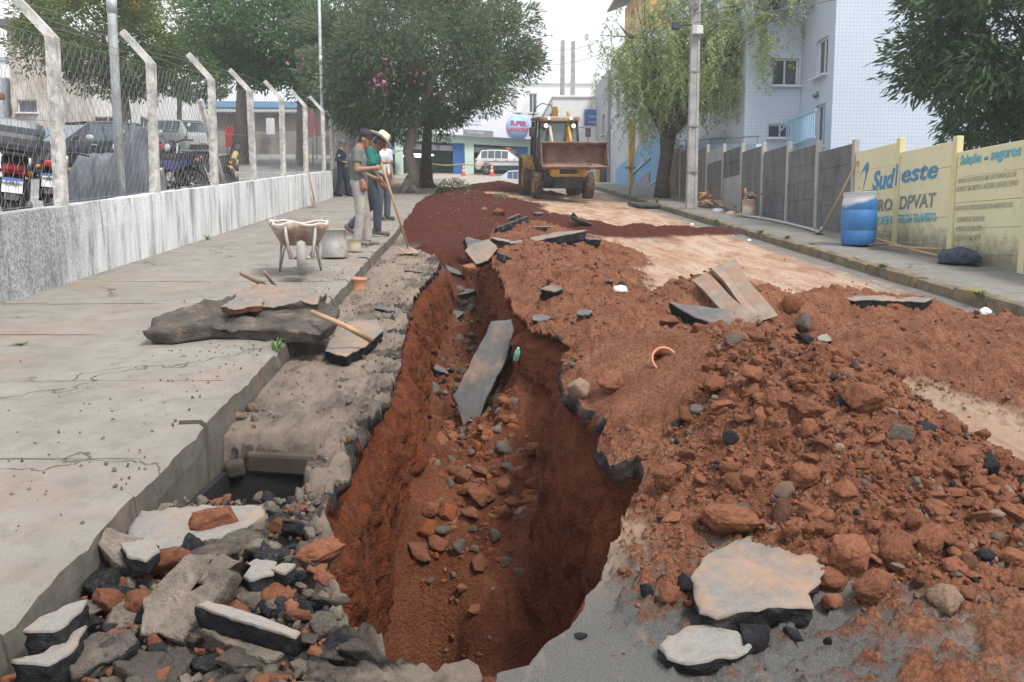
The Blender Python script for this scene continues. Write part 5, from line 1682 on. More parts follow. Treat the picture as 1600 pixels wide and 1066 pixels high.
def person(label, loc, heading, J, cols, hat='cap', grip=(True, False), height=1.0, vox=.009):
    """J: joints in body space, +x forward, +y left, z up (metres)"""
    root = thing('person', label, 'person', loc, heading)
    root.scale = (height,) * 3
    skin = simple('skin_' + cols['skin_n'], cols['skin'], tuple(x * .82 for x in cols['skin']), 8, .6, .1, 60)
    g = {k: Vector(v) for k, v in J.items()}
    mb = MB()
    hd = g['head']; fw = Vector(J.get('face', (1, 0, 0))).normalized(); up = Vector((0, 0, 1)); lf = up.cross(fw).normalized()
    up = fw.cross(lf)
    # head: skull, jaw, brow, nose, lips, ears
    mb.ball(hd + up * .025 - fw * .012, (.086, .075, .10), 16, 12)
    capsule(mb, hd + fw * .03 - up * .02, hd + fw * .052 - up * .085, .058, .036)
    capsule(mb, hd + fw * .075 + up * .022 + lf * .03, hd + fw * .075 + up * .022 - lf * .03, .017, .017)
    capsule(mb, hd + fw * .085 + up * .01, hd + fw * .108 - up * .024, .010, .015)
    capsule(mb, hd + fw * .083 - up * .054 + lf * .014, hd + fw * .083 - up * .054 - lf * .014, .0105, .0105)
    capsule(mb, hd + fw * .072 - up * .092, hd + fw * .074 - up * .094, .020, .018)
    for s in (-1, 1):
        mb.ball(hd + lf * (.078 * s) - fw * .012 - up * .01, (.02, .012, .032), 8, 6)
    capsule(mb, hd - up * .07 - fw * .02, g['neck'], .052, .058)
    capsule(mb, g['neck'], g['chest'], .07, .12)
    capsule(mb, g['chest'], g['waist'], .125, .115)
    capsule(mb, g['waist'], g['hip'], .12, .13)
    for s, S_ in ((1, 'l'), (-1, 'r')):
        sh, el, wr = g['sh_' + S_], g['el_' + S_], g['wr_' + S_]
        capsule(mb, g['chest'] + Vector((0, .06 * s, .09)), sh, .075, .056)
        capsule(mb, sh, el, .052, .040); capsule(mb, el, el + (wr - el) * .35, .041, .041); capsule(mb, el + (wr - el) * .35, wr, .040, .026)
        d = Vector(J.get('hand_' + S_, wr - el)).normalized()
        curl = Vector(J.get('curl_' + S_, (0, 0, -1)))
        fingers(mb, wr, d, curl, d.cross(curl), grip[0 if S_ == 'l' else 1])
        hp, kn, an, toe = g['hp_' + S_], g['kn_' + S_], g['an_' + S_], g['toe_' + S_]
        capsule(mb, hp, kn, .082, .052); capsule(mb, kn, an, .05, .036)
        capsule(mb, an, an + Vector((0, 0, -.03)), .036, .034)
    body = remeshed(mb, 'body', skin, vox, root, 3)
    # eyes
    eb = MB()
    for s in (-1, 1):
        eb.ball(hd + fw * .083 + up * .003 + lf * (.030 * s), (.008, .009, .006), 8, 6)
    eb.build('eye', simple('eye_dark', (.03, .02, .015), None, 5, .3, 0), body)
    # shirt
    mb = MB()
    e = .016
    capsule(mb, g['neck'] - Vector((0, 0, .055)), g['chest'], .078, .135 + e)
    for q in (-1, 1):
        capsule(mb, g['chest'] + Vector((0, .055 * q, 0)), g['waist'] + Vector((0, .045 * q, 0)), .108 + e, .102 + e)
        capsule(mb, g['waist'] + Vector((0, .045 * q, 0)), g['hip'] + Vector((0, .05 * q, .03)), .102 + e, .108 + e)
    for s, S_ in ((1, 'l'), (-1, 'r')):
        sh, el, wr = g['sh_' + S_], g['el_' + S_], g['wr_' + S_]
        capsule(mb, g['chest'] + Vector((0, .06 * s, .09)), sh, .085, .067)
        sl = cols.get('sleeve', .62)
        if sl <= 1: mb.tube([sh, sh + (el - sh) * sl], [.070, .066], 14)
        else: capsule(mb, sh, el, .066, .055); mb.tube([el, el + (wr - el) * .93], [.055, .042], 14)
    # folds
    for k in range(7):
        a = random.uniform(-1, 1); z0 = random.uniform(0, 1)
        c0 = g['waist'] * (1 - z0) + g['chest'] * z0
        th = random.uniform(0, 6.28)
        capsule(mb, c0 + Vector((.105 * math.cos(th), .13 * math.sin(th), .02)), c0 + Vector((.10 * math.cos(th + .5), .13 * math.sin(th + .5), -.09)), .022, .02, 8)
    shirt = remeshed(mb, 'shirt', simple('shirt_' + cols['shirt_n'], cols['shirt'], tuple(x * .72 for x in cols['shirt']), 5, .9, .3, 40), .011, root, 4)
    # trousers
    mb = MB()
    for q in (-1, 1):
        capsule(mb, g['waist'] - Vector((0, 0, .06)) + Vector((0, .04 * q, 0)), g['hip'] + Vector((-.01, .05 * q, 0)), .104, .122)
    for S_ in 'lr':
        hp, kn, an = g['hp_' + S_], g['kn_' + S_], g['an_' + S_]
        capsule(mb, hp, kn, .104, .075); capsule(mb, kn, kn + (an - kn) * .5, .073, .068)
        mb.tube([kn + (an - kn) * .5, an + Vector((0, 0, -.01))], [.068, .064], 14)
        for k in range(4):
            f = random.uniform(.3, 1.0); c0 = kn + (an - kn) * f; th = random.uniform(0, 6.28)
            capsule(mb, c0 + Vector((.055 * math.cos(th), .055 * math.sin(th), .03)), c0 + Vector((.055 * math.cos(th + 1), .055 * math.sin(th + 1), -.02)), .018, .016, 8)
    remeshed(mb, 'trousers', simple('trousers_' + cols['pants_n'], cols['pants'], tuple(x * .7 for x in cols['pants']), 6, .92, .3, 40, dirt=cols.get('pdirt')), .011, root, 4)
    ms = simple('shoe_' + cols['shoe_n'], cols['shoe'], tuple(x * .7 for x in cols['shoe']), 9, .8, .2, 50)
    for S_ in 'lr':
        an, toe = g['an_' + S_], g['toe_' + S_]
        mb = MB(); d = (toe - an); d.z = 0; d = d.normalized()
        base = Vector((an.x, an.y, toe.z))
        tilt = an.z - toe.z - .055
        heel = base - d * .05 + Vector((0, 0, max(0, tilt) * 1.0 + .025))
        capsule(mb, heel, toe, .04, .036); capsule(mb, heel + Vector((0, 0, .03)), an + Vector((0, 0, .01)), .042, .046); capsule(mb, toe, toe + Vector((0, 0, .005)), .043, .04)
        remeshed(mb, 'shoe', ms, .009, root, 2)
    # hair and headwear
    mh = simple('dark_hair', (.022, .018, .016), (.04, .03, .026), 30, .6, .4, 120)
    hb = MB()
    hb.ball(hd + up * .042 - fw * .026, (.088, .080, .094), 16, 12)
    hb.ball(hd - fw * .055 - up * .03, (.045, .062, .06), 12, 8)
    remeshed(hb, 'hair', mh, .010, root, 2)
    if hat in ('cap', 'guardcap'):
        mc = simple('cap_' + cols['cap_n'], cols['cap'], tuple(x * .7 for x in cols['cap']), 9, .85, .2, 60)
        F = Matrix((fw, lf, up)).transposed().to_4x4(); F.translation = hd + up * .055 - fw * .012
        cp = MB().lathe([(.096, -.005), (.098, .02), (.090, .055), (.062, .088), (.02, .1), (0, .101)], 22, mat=F).build('cap', mc, root)
        vs = []
        for j in range(9):
            a = -1.1 + 2.2 * j / 8
            vs += [F @ Vector((.092 * math.cos(a), .088 * math.sin(a), .004)), F @ Vector((.092 * math.cos(a) + .075 * max(0, math.cos(a * 1.3)), .086 * math.sin(a), -.014)), F @ Vector((.092 * math.cos(a) + .075 * max(0, math.cos(a * 1.3)), .086 * math.sin(a), -.019)), F @ Vector((.09 * math.cos(a), .087 * math.sin(a), -.003))]
        fs = []
        for j in range(8):
            for k in range(4):
                fs.append((j * 4 + k, j * 4 + (k + 1) % 4, (j + 1) * 4 + (k + 1) % 4, (j + 1) * 4 + k))
        MB().add(vs, fs, 0, True).build('visor', mc, cp)
    elif hat == 'straw':
        mst = simple('straw_hat', (.74, .70, .55), (.62, .57, .43), 20, .85, .4, 110)
        F = Matrix((fw, lf, up)).transposed().to_4x4(); F.translation = hd + up * .06 - fw * .01
        m = MB(); n = 40; prof = [(.21, .0), (.17, .0), (.10, .01), (.096, .05), (.088, .105), (.06, .13), (0, .118)]
        vs = []; fs = []
        for i, (r_, z_) in enumerate(prof):
            for j in range(n):
                a = 2 * PI * j / n
                br = (.045 * abs(math.sin(a)) ** 2 - .018 * max(0, math.cos(a))) * (r_ > .12) * (r_ / .21)
                vs.append(F @ Vector((r_ * math.cos(a) * 1.08, r_ * math.sin(a), z_ + br)))
        for i in range(len(prof) - 1):
            for j in range(n): fs.append((i * n + j, i * n + (j + 1) % n, (i + 1) * n + (j + 1) % n, (i + 1) * n + j))
        hatob = m.add(vs, fs, 0, True).build('straw_hat', mst, root)
        sm = hatob.modifiers.new('thickness', 'SOLIDIFY'); sm.thickness = .006
        MB().lathe([(.099, .012), (.1, .035)], 24, mat=F).build('hat_band', simple('hat_band', (.35, .30, .22)), hatob)
    return root, g

def stance(**kw):
    J = dict(head=(.05, 0, 1.56), neck=(.01, 0, 1.42), chest=(0, 0, 1.24), waist=(.0, 0, 1.04), hip=(0, 0, .92),
             sh_l=(0, .185, 1.36), sh_r=(0, -.185, 1.36), el_l=(0, .22, 1.07), el_r=(-.02, -.22, 1.07), wr_l=(.06, .22, .82), wr_r=(.06, -.22, .82),
             hp_l=(0, .09, .88), hp_r=(0, -.09, .88), kn_l=(.03, .10, .48), kn_r=(.03, -.10, .48), an_l=(0, .11, .085), an_r=(0, -.11, .085),
             toe_l=(.15, .13, .035), toe_r=(.15, -.13, .035))
    J.update(kw); return J

SK = dict(skin=(.32, .17, .105), skin_n='tan')
px1 = (-1.66, 12.75)
J1 = stance(head=(.10, 0, 1.545), face=(.93, -.1, -.32), neck=(.02, 0, 1.42), chest=(-.02, 0, 1.24), waist=(0, 0, 1.04),
            el_r=(-.01, -.235, 1.09), wr_r=(.24, -.19, 1.12), hand_r=(.9, .25, .1), curl_r=(.2, .95, -.1),
            el_l=(.02, .23, 1.08), wr_l=(.25, .10, .99), hand_l=(.9, -.4, .0), curl_l=(.1, -.95, -.2),
            kn_r=(.02, -.11, .48), an_r=(-.03, -.12, .085), toe_r=(.11, -.16, .035), an_l=(.10, .12, .085), toe_l=(.25, .15, .035), kn_l=(.08, .11, .48))
m1, g1 = person('worker in a grey T-shirt and dark cap holding a hoe at the kerb', W(px1[0], px1[1], .15), R(4), J1,
    dict(SK, shirt=(.155, .165, .16), shirt_n='grey', pants=(.33, .31, .315), pants_n='greyed', pdirt=(.42, .38, .30), shoe=(.20, .17, .15), shoe_n='dusty', cap=(.03, .032, .035), cap_n='dark'), grip=(True, True), height=.985)
# tool pouch
pb = MB(); capsule(pb, (.06, -.17, .92), (.08, -.17, .84), .05, .058)
remeshed(pb, 'tool_pouch', simple('leather_pouch', (.22, .09, .065), (.30, .14, .11), 9, .8, .3, 40), .01, m1, 2)
# hoe held by the man
hz = W(px1[0], px1[1], .15)
top = hz + Vector((.345, -.155, 1.17)); bot = W(-.97, 12.95, .03)
hoe = thing('hoe', 'long handled hoe held by the worker in grey, blade on the broken road edge', 'hoe', bot)
MB().tube([top - bot, (top - bot) * .5 + Vector((.006, 0, 0)), Vector((0, 0, .05))], [.017, .018, .019], 10).build('shaft', M_WOOD, hoe)
MB().box((.0, -.06, .03), (.24, .26, .012), (R(18), 0, R(24)), 0, .004).tube([(0, 0, .0), (0, 0, .09)], .026, 10).build('blade', M_RUSTY, hoe)

J2 = stance(head=(.16, 0, 1.50), face=(.80, 0, -.58), neck=(.07, 0, 1.39), chest=(.03, 0, 1.22), waist=(0, 0, 1.04),
            el_r=(.06, -.22, 1.06), wr_r=(.17, -.18, .84), hand_r=(.3, .1, -.95), curl_r=(.6, .5, -.3), el_l=(.05, .22, 1.07), wr_l=(.2, .18, .86),
            kn_r=(.10, -.10, .48), an_r=(.10, -.11, .085), toe_r=(.26, -.12, .035), kn_l=(-.04, .11, .47), an_l=(-.36, .12, .16), toe_l=(-.24, .13, .04))
person('worker in a teal shirt and wide straw hat behind the man in grey', W(-1.67, 14.3, .15), R(3), J2,
    dict(SK, skin=(.19, .10, .07), skin_n='brown', shirt=(.02, .17, .14), shirt_n='teal', sleeve=.8, pants=(.045, .06, .085), pants_n='navy', shoe=(.17, .13, .10), shoe_n='brown'), hat='straw', grip=(False, True), height=1.0)
J3 = stance(face=(.2, -.95, -.2), el_r=(.12, -.24, 1.10), wr_r=(.28, -.12, 1.12), hand_r=(.5, .8, 0), curl_r=(.3, .5, -.6))
person('man in a white T-shirt half hidden behind the straw hat worker', W(-1.82, 17.6, .15), R(-40), J3,
    dict(SK, shirt=(.62, .64, .68), shirt_n='white', pants=(.10, .10, .12), pants_n='dark', shoe=(.1, .1, .1), shoe_n='black'), hat=None)
J4 = stance(face=(.9, -.3, -.1), el_r=(-.08, -.24, 1.08), wr_r=(.10, -.20, 1.02), hand_r=(.8, .6, 0), curl_r=(.1, .8, -.4), el_l=(-.06, .24, 1.08), wr_l=(.13, .16, 1.0), hand_l=(.8, -.6, 0),
            an_l=(.16, .10, .085), toe_l=(.32, .12, .035), kn_l=(.12, .1, .48), an_r=(-.14, -.11, .085), toe_r=(.0, -.13, .035), kn_r=(-.03, -.1, .48))
m4, g4 = person('guard in a dark navy uniform and grey cap at the end of the white wall', W(-4.02, 26.9, .15), R(-8), J4,
    dict(SK, shirt=(.018, .028, .06), shirt_n='uniform', sleeve=2, pants=(.015, .022, .045), pants_n='uniform', shoe=(.012, .012, .013), shoe_n='boot', cap=(.12, .13, .15), cap_n='greycap'), hat='guardcap', height=1.0)
MB().tube([(.125 * math.cos(a), .155 * math.sin(a), .99) for a in np.linspace(0, 6.28, 20)], .016, 6).build('belt', simple('belt_black', (.012, .012, .012)), m4)
MB().box((.02, -.262, 1.2), (.05, .008, .05)).build('shoulder_patch', simple('patch', (.6, .62, .66), (.3, .35, .5), 60), m4)
# ================================================================== RIGHT SIDE: PANEL WALL, DRUM, TOOLS
def panel_mat(name, c1, c2, stain, streak=.5, chip=None):
    t = NT(name)
    t.co = t.n('ShaderNodeNewGeometry').outputs['Position']
    v = t.mapv(scale=(1, 1, .3))
    c = t.ramp(t.noise(1.6, 6, .7, vec=v), [(.3, c1), (.7, c2)])
    c = t.mix(t.ramp(t.noise(4, 6, .75, vec=t.mapv(scale=(1, 1, .35), loc=(2, 6, 1))), [(.62 - .2 * streak, 0), (.78 - .1 * streak, .9)]), c, stain)
    if chip:
        c = t.mix(t.ramp(t.noise(7, 6, .75, vec=t.mapv(scale=(1, .7, 1.6), loc=(9, 2, 4))), [(.64, 0), (.67, .9)]), c, chip)
        P_ = t.sep()
        low = t.n('ShaderNodeMapRange'); low.inputs['From Min'].default_value = .42; low.inputs['From Max'].default_value = .0
        zz = t.math('SUBTRACT', P_['Z'], t.math('MULTIPLY', P_['Y'], SLOPE))
        t.l(t.math('ADD', zz, t.math('MULTIPLY', t.math('SUBTRACT', t.noise(6, 6, .8), .5), .9)), low.inputs['Value'])
        c = t.mix(t.math('MULTIPLY', low.outputs[0], .8), c, (.13, .125, .10))
    return t.fin(c, .9, t.bump(t.noise(45, 6, .75), .5, .01), 0, .2)
M_PG = panel_mat('grey_wall_slab', (.115, .118, .125), (.185, .188, .195), (.065, .066, .07), .7)
M_PB = panel_mat('brown_wall_slab', (.16, .14, .115), (.24, .215, .18), (.085, .08, .07), .8)
M_PW = panel_mat('whitened_wall_slab', (.30, .31, .33), (.40, .41, .43), (.16, .165, .17), .5)
M_PY = panel_mat('yellow_wall_slab', (.60, .57, .37), (.68, .645, .45), (.47, .43, .26), .15, (.20, .195, .19))
M_POST = panel_mat('wall_post', (.32, .315, .30), (.44, .43, .41), (.15, .15, .145), .5)
M_POSTY = panel_mat('yellow_wall_post', (.64, .60, .42), (.58, .50, .24), (.42, .40, .36), .4)
XW = 7.55
ZWT = 1.62
def panel_wall():
    ys_g = [17.1 + 1.83 * k for k in range(0, 10)]       # grey bays
    ys_y = [17.1 - 1.83 * k for k in range(0, 5)]        # yellow bays toward the camera
    wg = thing('panel_wall', 'grey and brown concrete panel wall with posts along the right pavement', 'wall', W(XW, 20, 0))
    wy = thing('panel_wall', 'pale yellow painted panel wall with blue lettering behind the drum', 'wall', W(XW, 12, 0))
    def bay(root, y0, y1, mats, zt):
        ym = (y0 + y1) / 2
        hz = SLOPE * ym                       # slabs are level, the wall steps up the street
        n = 5
        h = (zt - ZR_TOP + .25) / n
        for k in range(n):
            mb = MB()
            m_ = mats[k] if isinstance(mats, list) else mats
            j = random.uniform(-.006, .006)
            mb.box((0, 0, 0), (.045, (y1 - y0) - .13, h - .002), None, 0, .009)
            o = mb.build('wall_slab', m_, root)
            o.location = Vector((XW + j, ym, hz + ZR_TOP - .25 + h * (k + .5))) - root.location
            o.rotation_euler = (random.uniform(-.0012, .0012), random.uniform(-.008, .008), 0)
    def post(root, y, mat, zt):
        mb = MB()
        mb.box((0, 0, (zt + ZR_TOP - .3) / 2), (.11, .13, zt - ZR_TOP + .3), None, 0, .012)
        o = mb.build('post', mat, root)
        o.location = W(XW, y, 0) - root.location
        o.rotation_euler = (random.uniform(-.008, .008), random.uniform(-.008, .008), 0)
    for k in range(len(ys_g) - 1):
        mats = M_PG if k < 4 else M_PB
        if k == 2: mats = [M_PG, M_PG, M_PG, M_PG, M_PG]
        if k == 4: mats = [M_PW, M_PW, M_PW, M_PG, M_PG]
        if k == 5: mats = [M_PB, M_PB, M_PG, M_PG, M_PW]
        bay(wg, ys_g[k], ys_g[k + 1], mats, ZWT)
    for k in range(len(ys_y) - 1):
        bay(wy, ys_y[k + 1], ys_y[k], M_PY, ZWT + .0)
    for k, y in enumerate(ys_g):
        post(wg, y, M_POST, ZWT + .16)
    for k, y in enumerate(ys_y[1:]):
        post(wy, y, M_POSTY, ZWT + .16)
    return wy
wall_y = panel_wall()

# painted lettering, on the face of the yellow slabs
M_BLUE = simple('sign_blue_paint', (.045, .21, .40), (.07, .27, .46), 9, .8, 0)
M_TEAL = simple('sign_teal_paint', (.10, .36, .44), (.16, .43, .48), 9, .8, 0)
M_CHAR = simple('sign_grey_paint', (.15, .16, .165), (.24, .245, .24), 9, .8, 0)
M_FADED = simple('sign_faded_paint', (.36, .345, .27), (.50, .46, .32), 14, .85, 0)
def letter(txt, ya, yb, z, size, mat, shear=0.0, bold=.0):
    """text running towards the camera (decreasing y) from ya to yb, baseline z above the local pavement of the bay"""
    me = text_mesh(txt, size, 'painted_lettering', mat, .0012, shear, 1.0, 'LEFT', bold)
    w = max(v.co.x for v in me.vertices)
    sx = abs(ya - yb) / w
    for v in me.vertices: v.co.x *= sx
    o = mesh_obj('painted_lettering', me, wall_y)
    ym = 17.1 - 1.83 * (math.floor((17.1 - (ya + yb) / 2) / 1.83) + .5)
    o.location = Vector((XW - .0265 - .006, ya, SLOPE * ym + z)) - wall_y.location
    o.rotation_euler = (PI / 2, 0, -PI / 2)
    return o
letter('Sud', 16.25, 15.37, .85, .46, M_BLUE, .24, .014)
lo = letter('l', 15.315, 15.225, 1.06, .50, M_BLUE, .10, .012); lo.location.x = XW - .0565 - wall_y.location.x
letter('este', 15.18, 13.93, 1.09, .42, M_BLUE, .24, .006)
letter('SEGURO', 16.95, 15.42, .43, .30, M_CHAR, .1, .008)
letter('DPVAT', 15.17, 13.93, .62, .32, M_CHAR, .1, .008)
letter('EM ACIDEN', 16.9, 15.40, .19, .19, M_TEAL, 0, .006)
letter('TES DE TRANSITO', 15.18, 13.9, .39, .19, M_TEAL, 0, .006)
vs = []
for i in range(13):                     # the crescent in front of the name
    f = i / 12
    if f < .42: y, z, w = 16.86 - .36 * f / .42, 1.04 + .26 * math.sin(f / .42 * 1.5), .02 + .16 * f
    else: y, z, w = 16.48 + .22 * ((f - .42) / .58) ** 1.6, 1.28 - .52 * (f - .42) / .58, .09 * (1 - (f - .42) / .58) + .012
    vs += [(y + w * .6, z - w * .5), (y - w * .6, z + w)]
MB().add([(XW - .0335, y, SLOPE * 16.185 + z) for y, z in vs], [(2 * i, 2 * i + 1, 2 * i + 3, 2 * i + 2) for i in range(12)]).build('painted_swoosh', M_BLUE, wall_y, -wall_y.location)
letter('Soluções', 13.28, 12.72, 1.42, .19, M_TEAL, .2, .008)
letter('em', 12.66, 12.55, 1.43, .10, M_TEAL, .2, .003)
letter('seguros', 12.50, 11.78, 1.42, .21, M_TEAL, .2, .008)
for (s, a, b, z, h) in (('DANOS DE PESSOAS EM DECORRENCIA DE', 13.32, 11.85, 1.14, .10), ('DOENTE TEM DIREITO A RECEBER O SEGURO DPVAT', 13.34, 11.80, 1.01, .11),
                        ('NAO PAGUE TERCEIROS RECEBA INDENIZACAO', 13.34, 11.9, .72, .10), ('ACIDENTE DE TRABALHO', 13.28, 12.55, .54, .11), ('ACIDENTE DE TRANSITO', 13.30, 12.6, .40, .11),
                        ('ACIDENTE DOMESTICO', 13.32, 12.63, .26, .11), ('ACIDENTE ESPORTIVO', 13.33, 12.68, .11, .10)):
    letter(s, a, b, z, h, M_FADED, .05, .002)

# ---- drum
def drum():
    r = thing('plastic_drum', 'scuffed blue plastic drum with a bleached white shoulder by the yellow wall', 'drum', W(6.78, 15.1, ZR_TOP + .012))
    t = NT('blue_plastic')
    c = t.ramp(t.noise(3, 6, .65), [(.3, (.022, .13, .36)), (.7, (.05, .21, .47))])
    c = t.mix(t.ramp(t.noise(4.5, 6, .75, vec=t.mapv(loc=(1, 3, 5))), [(.60, 0), (.66, .8)]), c, (.30, .25, .20))
    P_ = t.sep()
    up = t.n('ShaderNodeMapRange'); up.inputs['From Min'].default_value = .74; up.inputs['From Max'].default_value = .80
    t.l(t.math('ADD', P_['Z'], t.math('ADD', t.math('MULTIPLY', P_['X'], -.30), t.math('MULTIPLY', t.math('SUBTRACT', t.noise(5, 4), .5), .1))), up.inputs['Value'])
    c = t.mix(up.outputs[0], c, (.55, .57, .60))
    m = t.fin(c, .5, t.bump(t.noise(30, 4), .2, .006))
    prof = [(0, .005), (.25, .0), (.272, .02), (.285, .10), (.294, .24), (.285, .255), (.296, .27), (.300, .45), (.296, .60), (.286, .615), (.295, .63), (.285, .78), (.268, .86), (.278, .872), (.278, .905), (.258, .905), (.256, .86), (.25, .40), (0, .38)]
    MB().lathe(prof, 40).build('body', m, r)
    MB().lathe([(.279, .895), (.287, .90), (.287, .918), (.275, .92), (.27, .905)], 40).build('rim', simple('drum_rim', (.42, .45, .50), (.30, .36, .45), 9, .6), r)
drum()
# hoe leaning on the grey wall
r = thing('hoe', 'long pale handled tool leaning on the grey wall left of the blue drum', 'tool', W(6.95, 17.2, ZR_TOP + .012))
MB().tube([Vector((0, 0, .03)), Vector((.28, -.15, .72)), Vector((.555, -.32, 1.42))], [.018, .019, .02], 10, mi=0).build('shaft', M_WOOD, r)
MB().tube([Vector((-.02, .0, .02)), Vector((.02, 0, .14))], .028, 10).box((-.04, 0, .012), (.16, .18, .012), (0, .2, .2)).build('blade', M_STEEL, r)
# shovel flat on the pavement beside the drum, second handle
r = thing('shovel', 'rusty round shovel lying on the pavement right of the blue drum', 'shovel', W(6.98, 14.35, ZR_TOP + .03))
mb = MB(); vs = []; fs = []
for i, (l, w) in enumerate(((0, .06), (.05, .12), (.18, .14), (.28, .11), (.35, .03))):
    for k in range(5):
        u = k / 2 - 1
        vs.append((-l * .55 + w * u * .5, l * .9 + w * u * .3, .06 + .03 * u * u - .03 * (i == 4)))
for i in range(4):
    for k in range(4): fs.append((i * 5 + k, i * 5 + k + 1, (i + 1) * 5 + k + 1, (i + 1) * 5 + k))
mb.add(vs, fs, 0, True); b0 = MB().add(vs, fs, 0, True)
ob = b0.build('blade', M_RUSTY, r); ob.modifiers.new('thickness', 'SOLIDIFY').thickness = .006
MB().tube([(.0, .0, .06), (.18, -.45, .02), (.36, -1.02, .0)], [.022, .02, .019], 10).build('shaft', M_WOOD, r)
handle('tool_handle', 'long pale wooden pole lying between the shovel and the dark blue bag', 'tool handle', [(6.95, 14.75, ZR_TOP + .16), (7.2, 13.7, ZR_TOP + .05), (7.3, 12.85, ZR_TOP + .03)], [.019, .02, .018], M_WOOD)
# dark bag
def sack():
    bm = bmesh.new(); bmesh.ops.create_icosphere(bm, subdivisions=4, radius=1)
    V = np.array([v.co[:] for v in bm.verts])
    V = V * np.array([.24, .34, .17])
    V = V * (1 + .30 * fbm(V * 4 + 2, 3, 5)[:, None] + .10 * np.abs(fbm(V * 11 + 2, 2, 9))[:, None] + .22 * (.3 - np.abs(noise3(V * 9, 7)))[:, None])
    V[:, 2] = np.maximum(V[:, 2], -.06)
    for v, c in zip(bm.verts, V): v.co = c
    for f in bm.faces: f.smooth = True
    me = bpy.data.meshes.new('cloth_bag'); bm.to_mesh(me); bm.free()
    me.materials.append(simple('navy_cloth', (.02, .03, .06), (.035, .05, .085), 9, .8, .3, 50))
    o = mesh_obj('cloth_bag', me, None, W(7.18, 12.6, ZR_TOP + .075))
    tag(o, 'dark navy cloth bag slumped at the foot of the yellow wall', 'bag')
sack()
# hose / pipe on the pavement
o = MB().tube([W(x, y, ZR_TOP + .035) for x, y in ((7.0, 17.25), (7.1, 18.2), (7.15, 19.4), (7.12, 20.6), (7.05, 21.5), (6.9, 21.9))], .028, 8).build('pipe', simple('grey_pipe', (.46, .45, .44), (.36, .35, .34), 9, .7)); tag(o, 'thin grey pipe lying along the foot of the grey wall', 'pipe')
# bucket with rubble
r = bucket('paint_bucket', 'white and red paint bucket filled with rubbish on the right pavement', 'bucket', 7.05, 22.1, ZR_TOP + .012, .17, .19, .42, simple('white_pail', (.60, .55, .50), (.50, .44, .39), 7, .6, .2, 40, dirt=(.45, .2, .14)), M_GREY)
MB().lathe([(.186, .27), (.19, .36)], 26).build('label_band', simple('red_band', (.40, .17, .13), (.48, .30, .25), 9, .7), r)
mb = MB()
for i in range(6):
    a = i * 1.1
    mb.box((.08 * math.cos(a), .08 * math.sin(a), .46 + .05 * (i % 3)), (.14, .10, .06), (random.uniform(-1, 1), random.uniform(-1, 1), a), i % 2, .01)
mb.tube([(.0, .0, .42), (.22, -.30, .56)], .02, 8, mi=1)
mb.tube([(-.05, .05, .42), (-.12, .05, .72)], .03, 8, mi=2)
o = mb.build('rubbish', [M_GREY, M_WOODG, simple('red_rag', (.42, .16, .12))])
o.location = r.location; tag(o, 'grey and red rubbish sticking out of the paint bucket', 'rubbish')

# heap of broken roof tiles, boards and a bag along the wall
def tile_piece(seed):
    mb = MB(); vs = []; fs = []
    rng = np.random.RandomState(seed); n = 7
    L = rng.uniform(.22, .36)
    for i in range(4):
        for k in range(n):
            a = -1.2 + 2.4 * k / (n - 1)
            vs.append((L * (i / 3 - .5) + .02 * rng.uniform(-1, 1) * (i in (0, 3)), .11 * math.sin(a), .07 * math.cos(a)))
    m = len(vs)
    vs += [(x, y * .9, z - .014) for x, y, z in vs]
    for i in range(3):
        for k in range(n - 1):
            q = (i * n + k, i * n + k + 1, (i + 1) * n + k + 1, (i + 1) * n + k)
            fs += [q, tuple(m + j for j in q[::-1])]
    for k in range(n - 1): fs += [(k, m + k, m + k + 1, k + 1), (3 * n + k + 1, m + 3 * n + k + 1, m + 3 * n + k, 3 * n + k)]
    for i in range(3): fs += [(i * n, (i + 1) * n, m + (i + 1) * n, m + i * n), (i * n + n - 1, m + i * n + n - 1, m + (i + 1) * n + n - 1, (i + 1) * n + n - 1)]
    return mb.add(vs, fs).mesh('tile_shard', M_TERRA_P)
M_TERRA_P = simple('pale_clay', (.50, .27, .17), (.62, .40, .28), 9, .85, .3, 60)
TS = [tile_piece(i) for i in range(4)]
for i in range(34):
    k = i / 34
    a = random.uniform(0, 6.28); rr = random.uniform(0, .42) * (1 - k * .8)
    o = mesh_obj('tile_shard', TS[i % 4], None, W(6.98 + rr * math.cos(a) * .7, 26.2 + rr * math.sin(a) * 1.3, ZR_TOP + .04 + k * .30), (random.uniform(-.8, .8), random.uniform(-.8, .8), random.uniform(0, 6.28)))
    tag(o, 'broken orange roof tile piece in the pile near the lamp post', 'roof tile', 'broken roof tiles piled by the grey wall')
for i, (x, y, rx, rz, L) in enumerate(((7.15, 24.9, .5, .3, .8), (7.05, 24.6, .25, -.2, .7), (7.2, 24.4, .7, .8, .6))):
    o = MB().box((0, 0, 0), (.16, L, .035), None, 0, .005).build('board', M_WOODG, None, W(x, y, ZR_TOP + .10 + .09 * i), (rx, .2 * i, rz))
    tag(o, ['tilted grey brown board between the tile pile and the paper sacks', 'flat board under the tilted board by the grey wall', 'short board on end against the tilted board'][i], 'board')
litter('pale grey plastic bag full of rubble in front of the boards by the grey wall', 6.85, 24.3, .22, (.42, .43, .45), 12, 'rubble_bag')
for i, (x, y, s, c) in enumerate(((6.95, 23.3, .21, (.55, .36, .22)), (7.12, 22.9, .18, (.50, .30, .18)), (6.9, 22.75, .14, (.24, .13, .09)))):
    litter(['open tan cardboard box left of the paint bucket', 'crushed cardboard piece beside the tan box', 'dark brown cardboard flap right in front of the paint bucket'][i], x, y, s, c, 20 + i, 'cardboard')

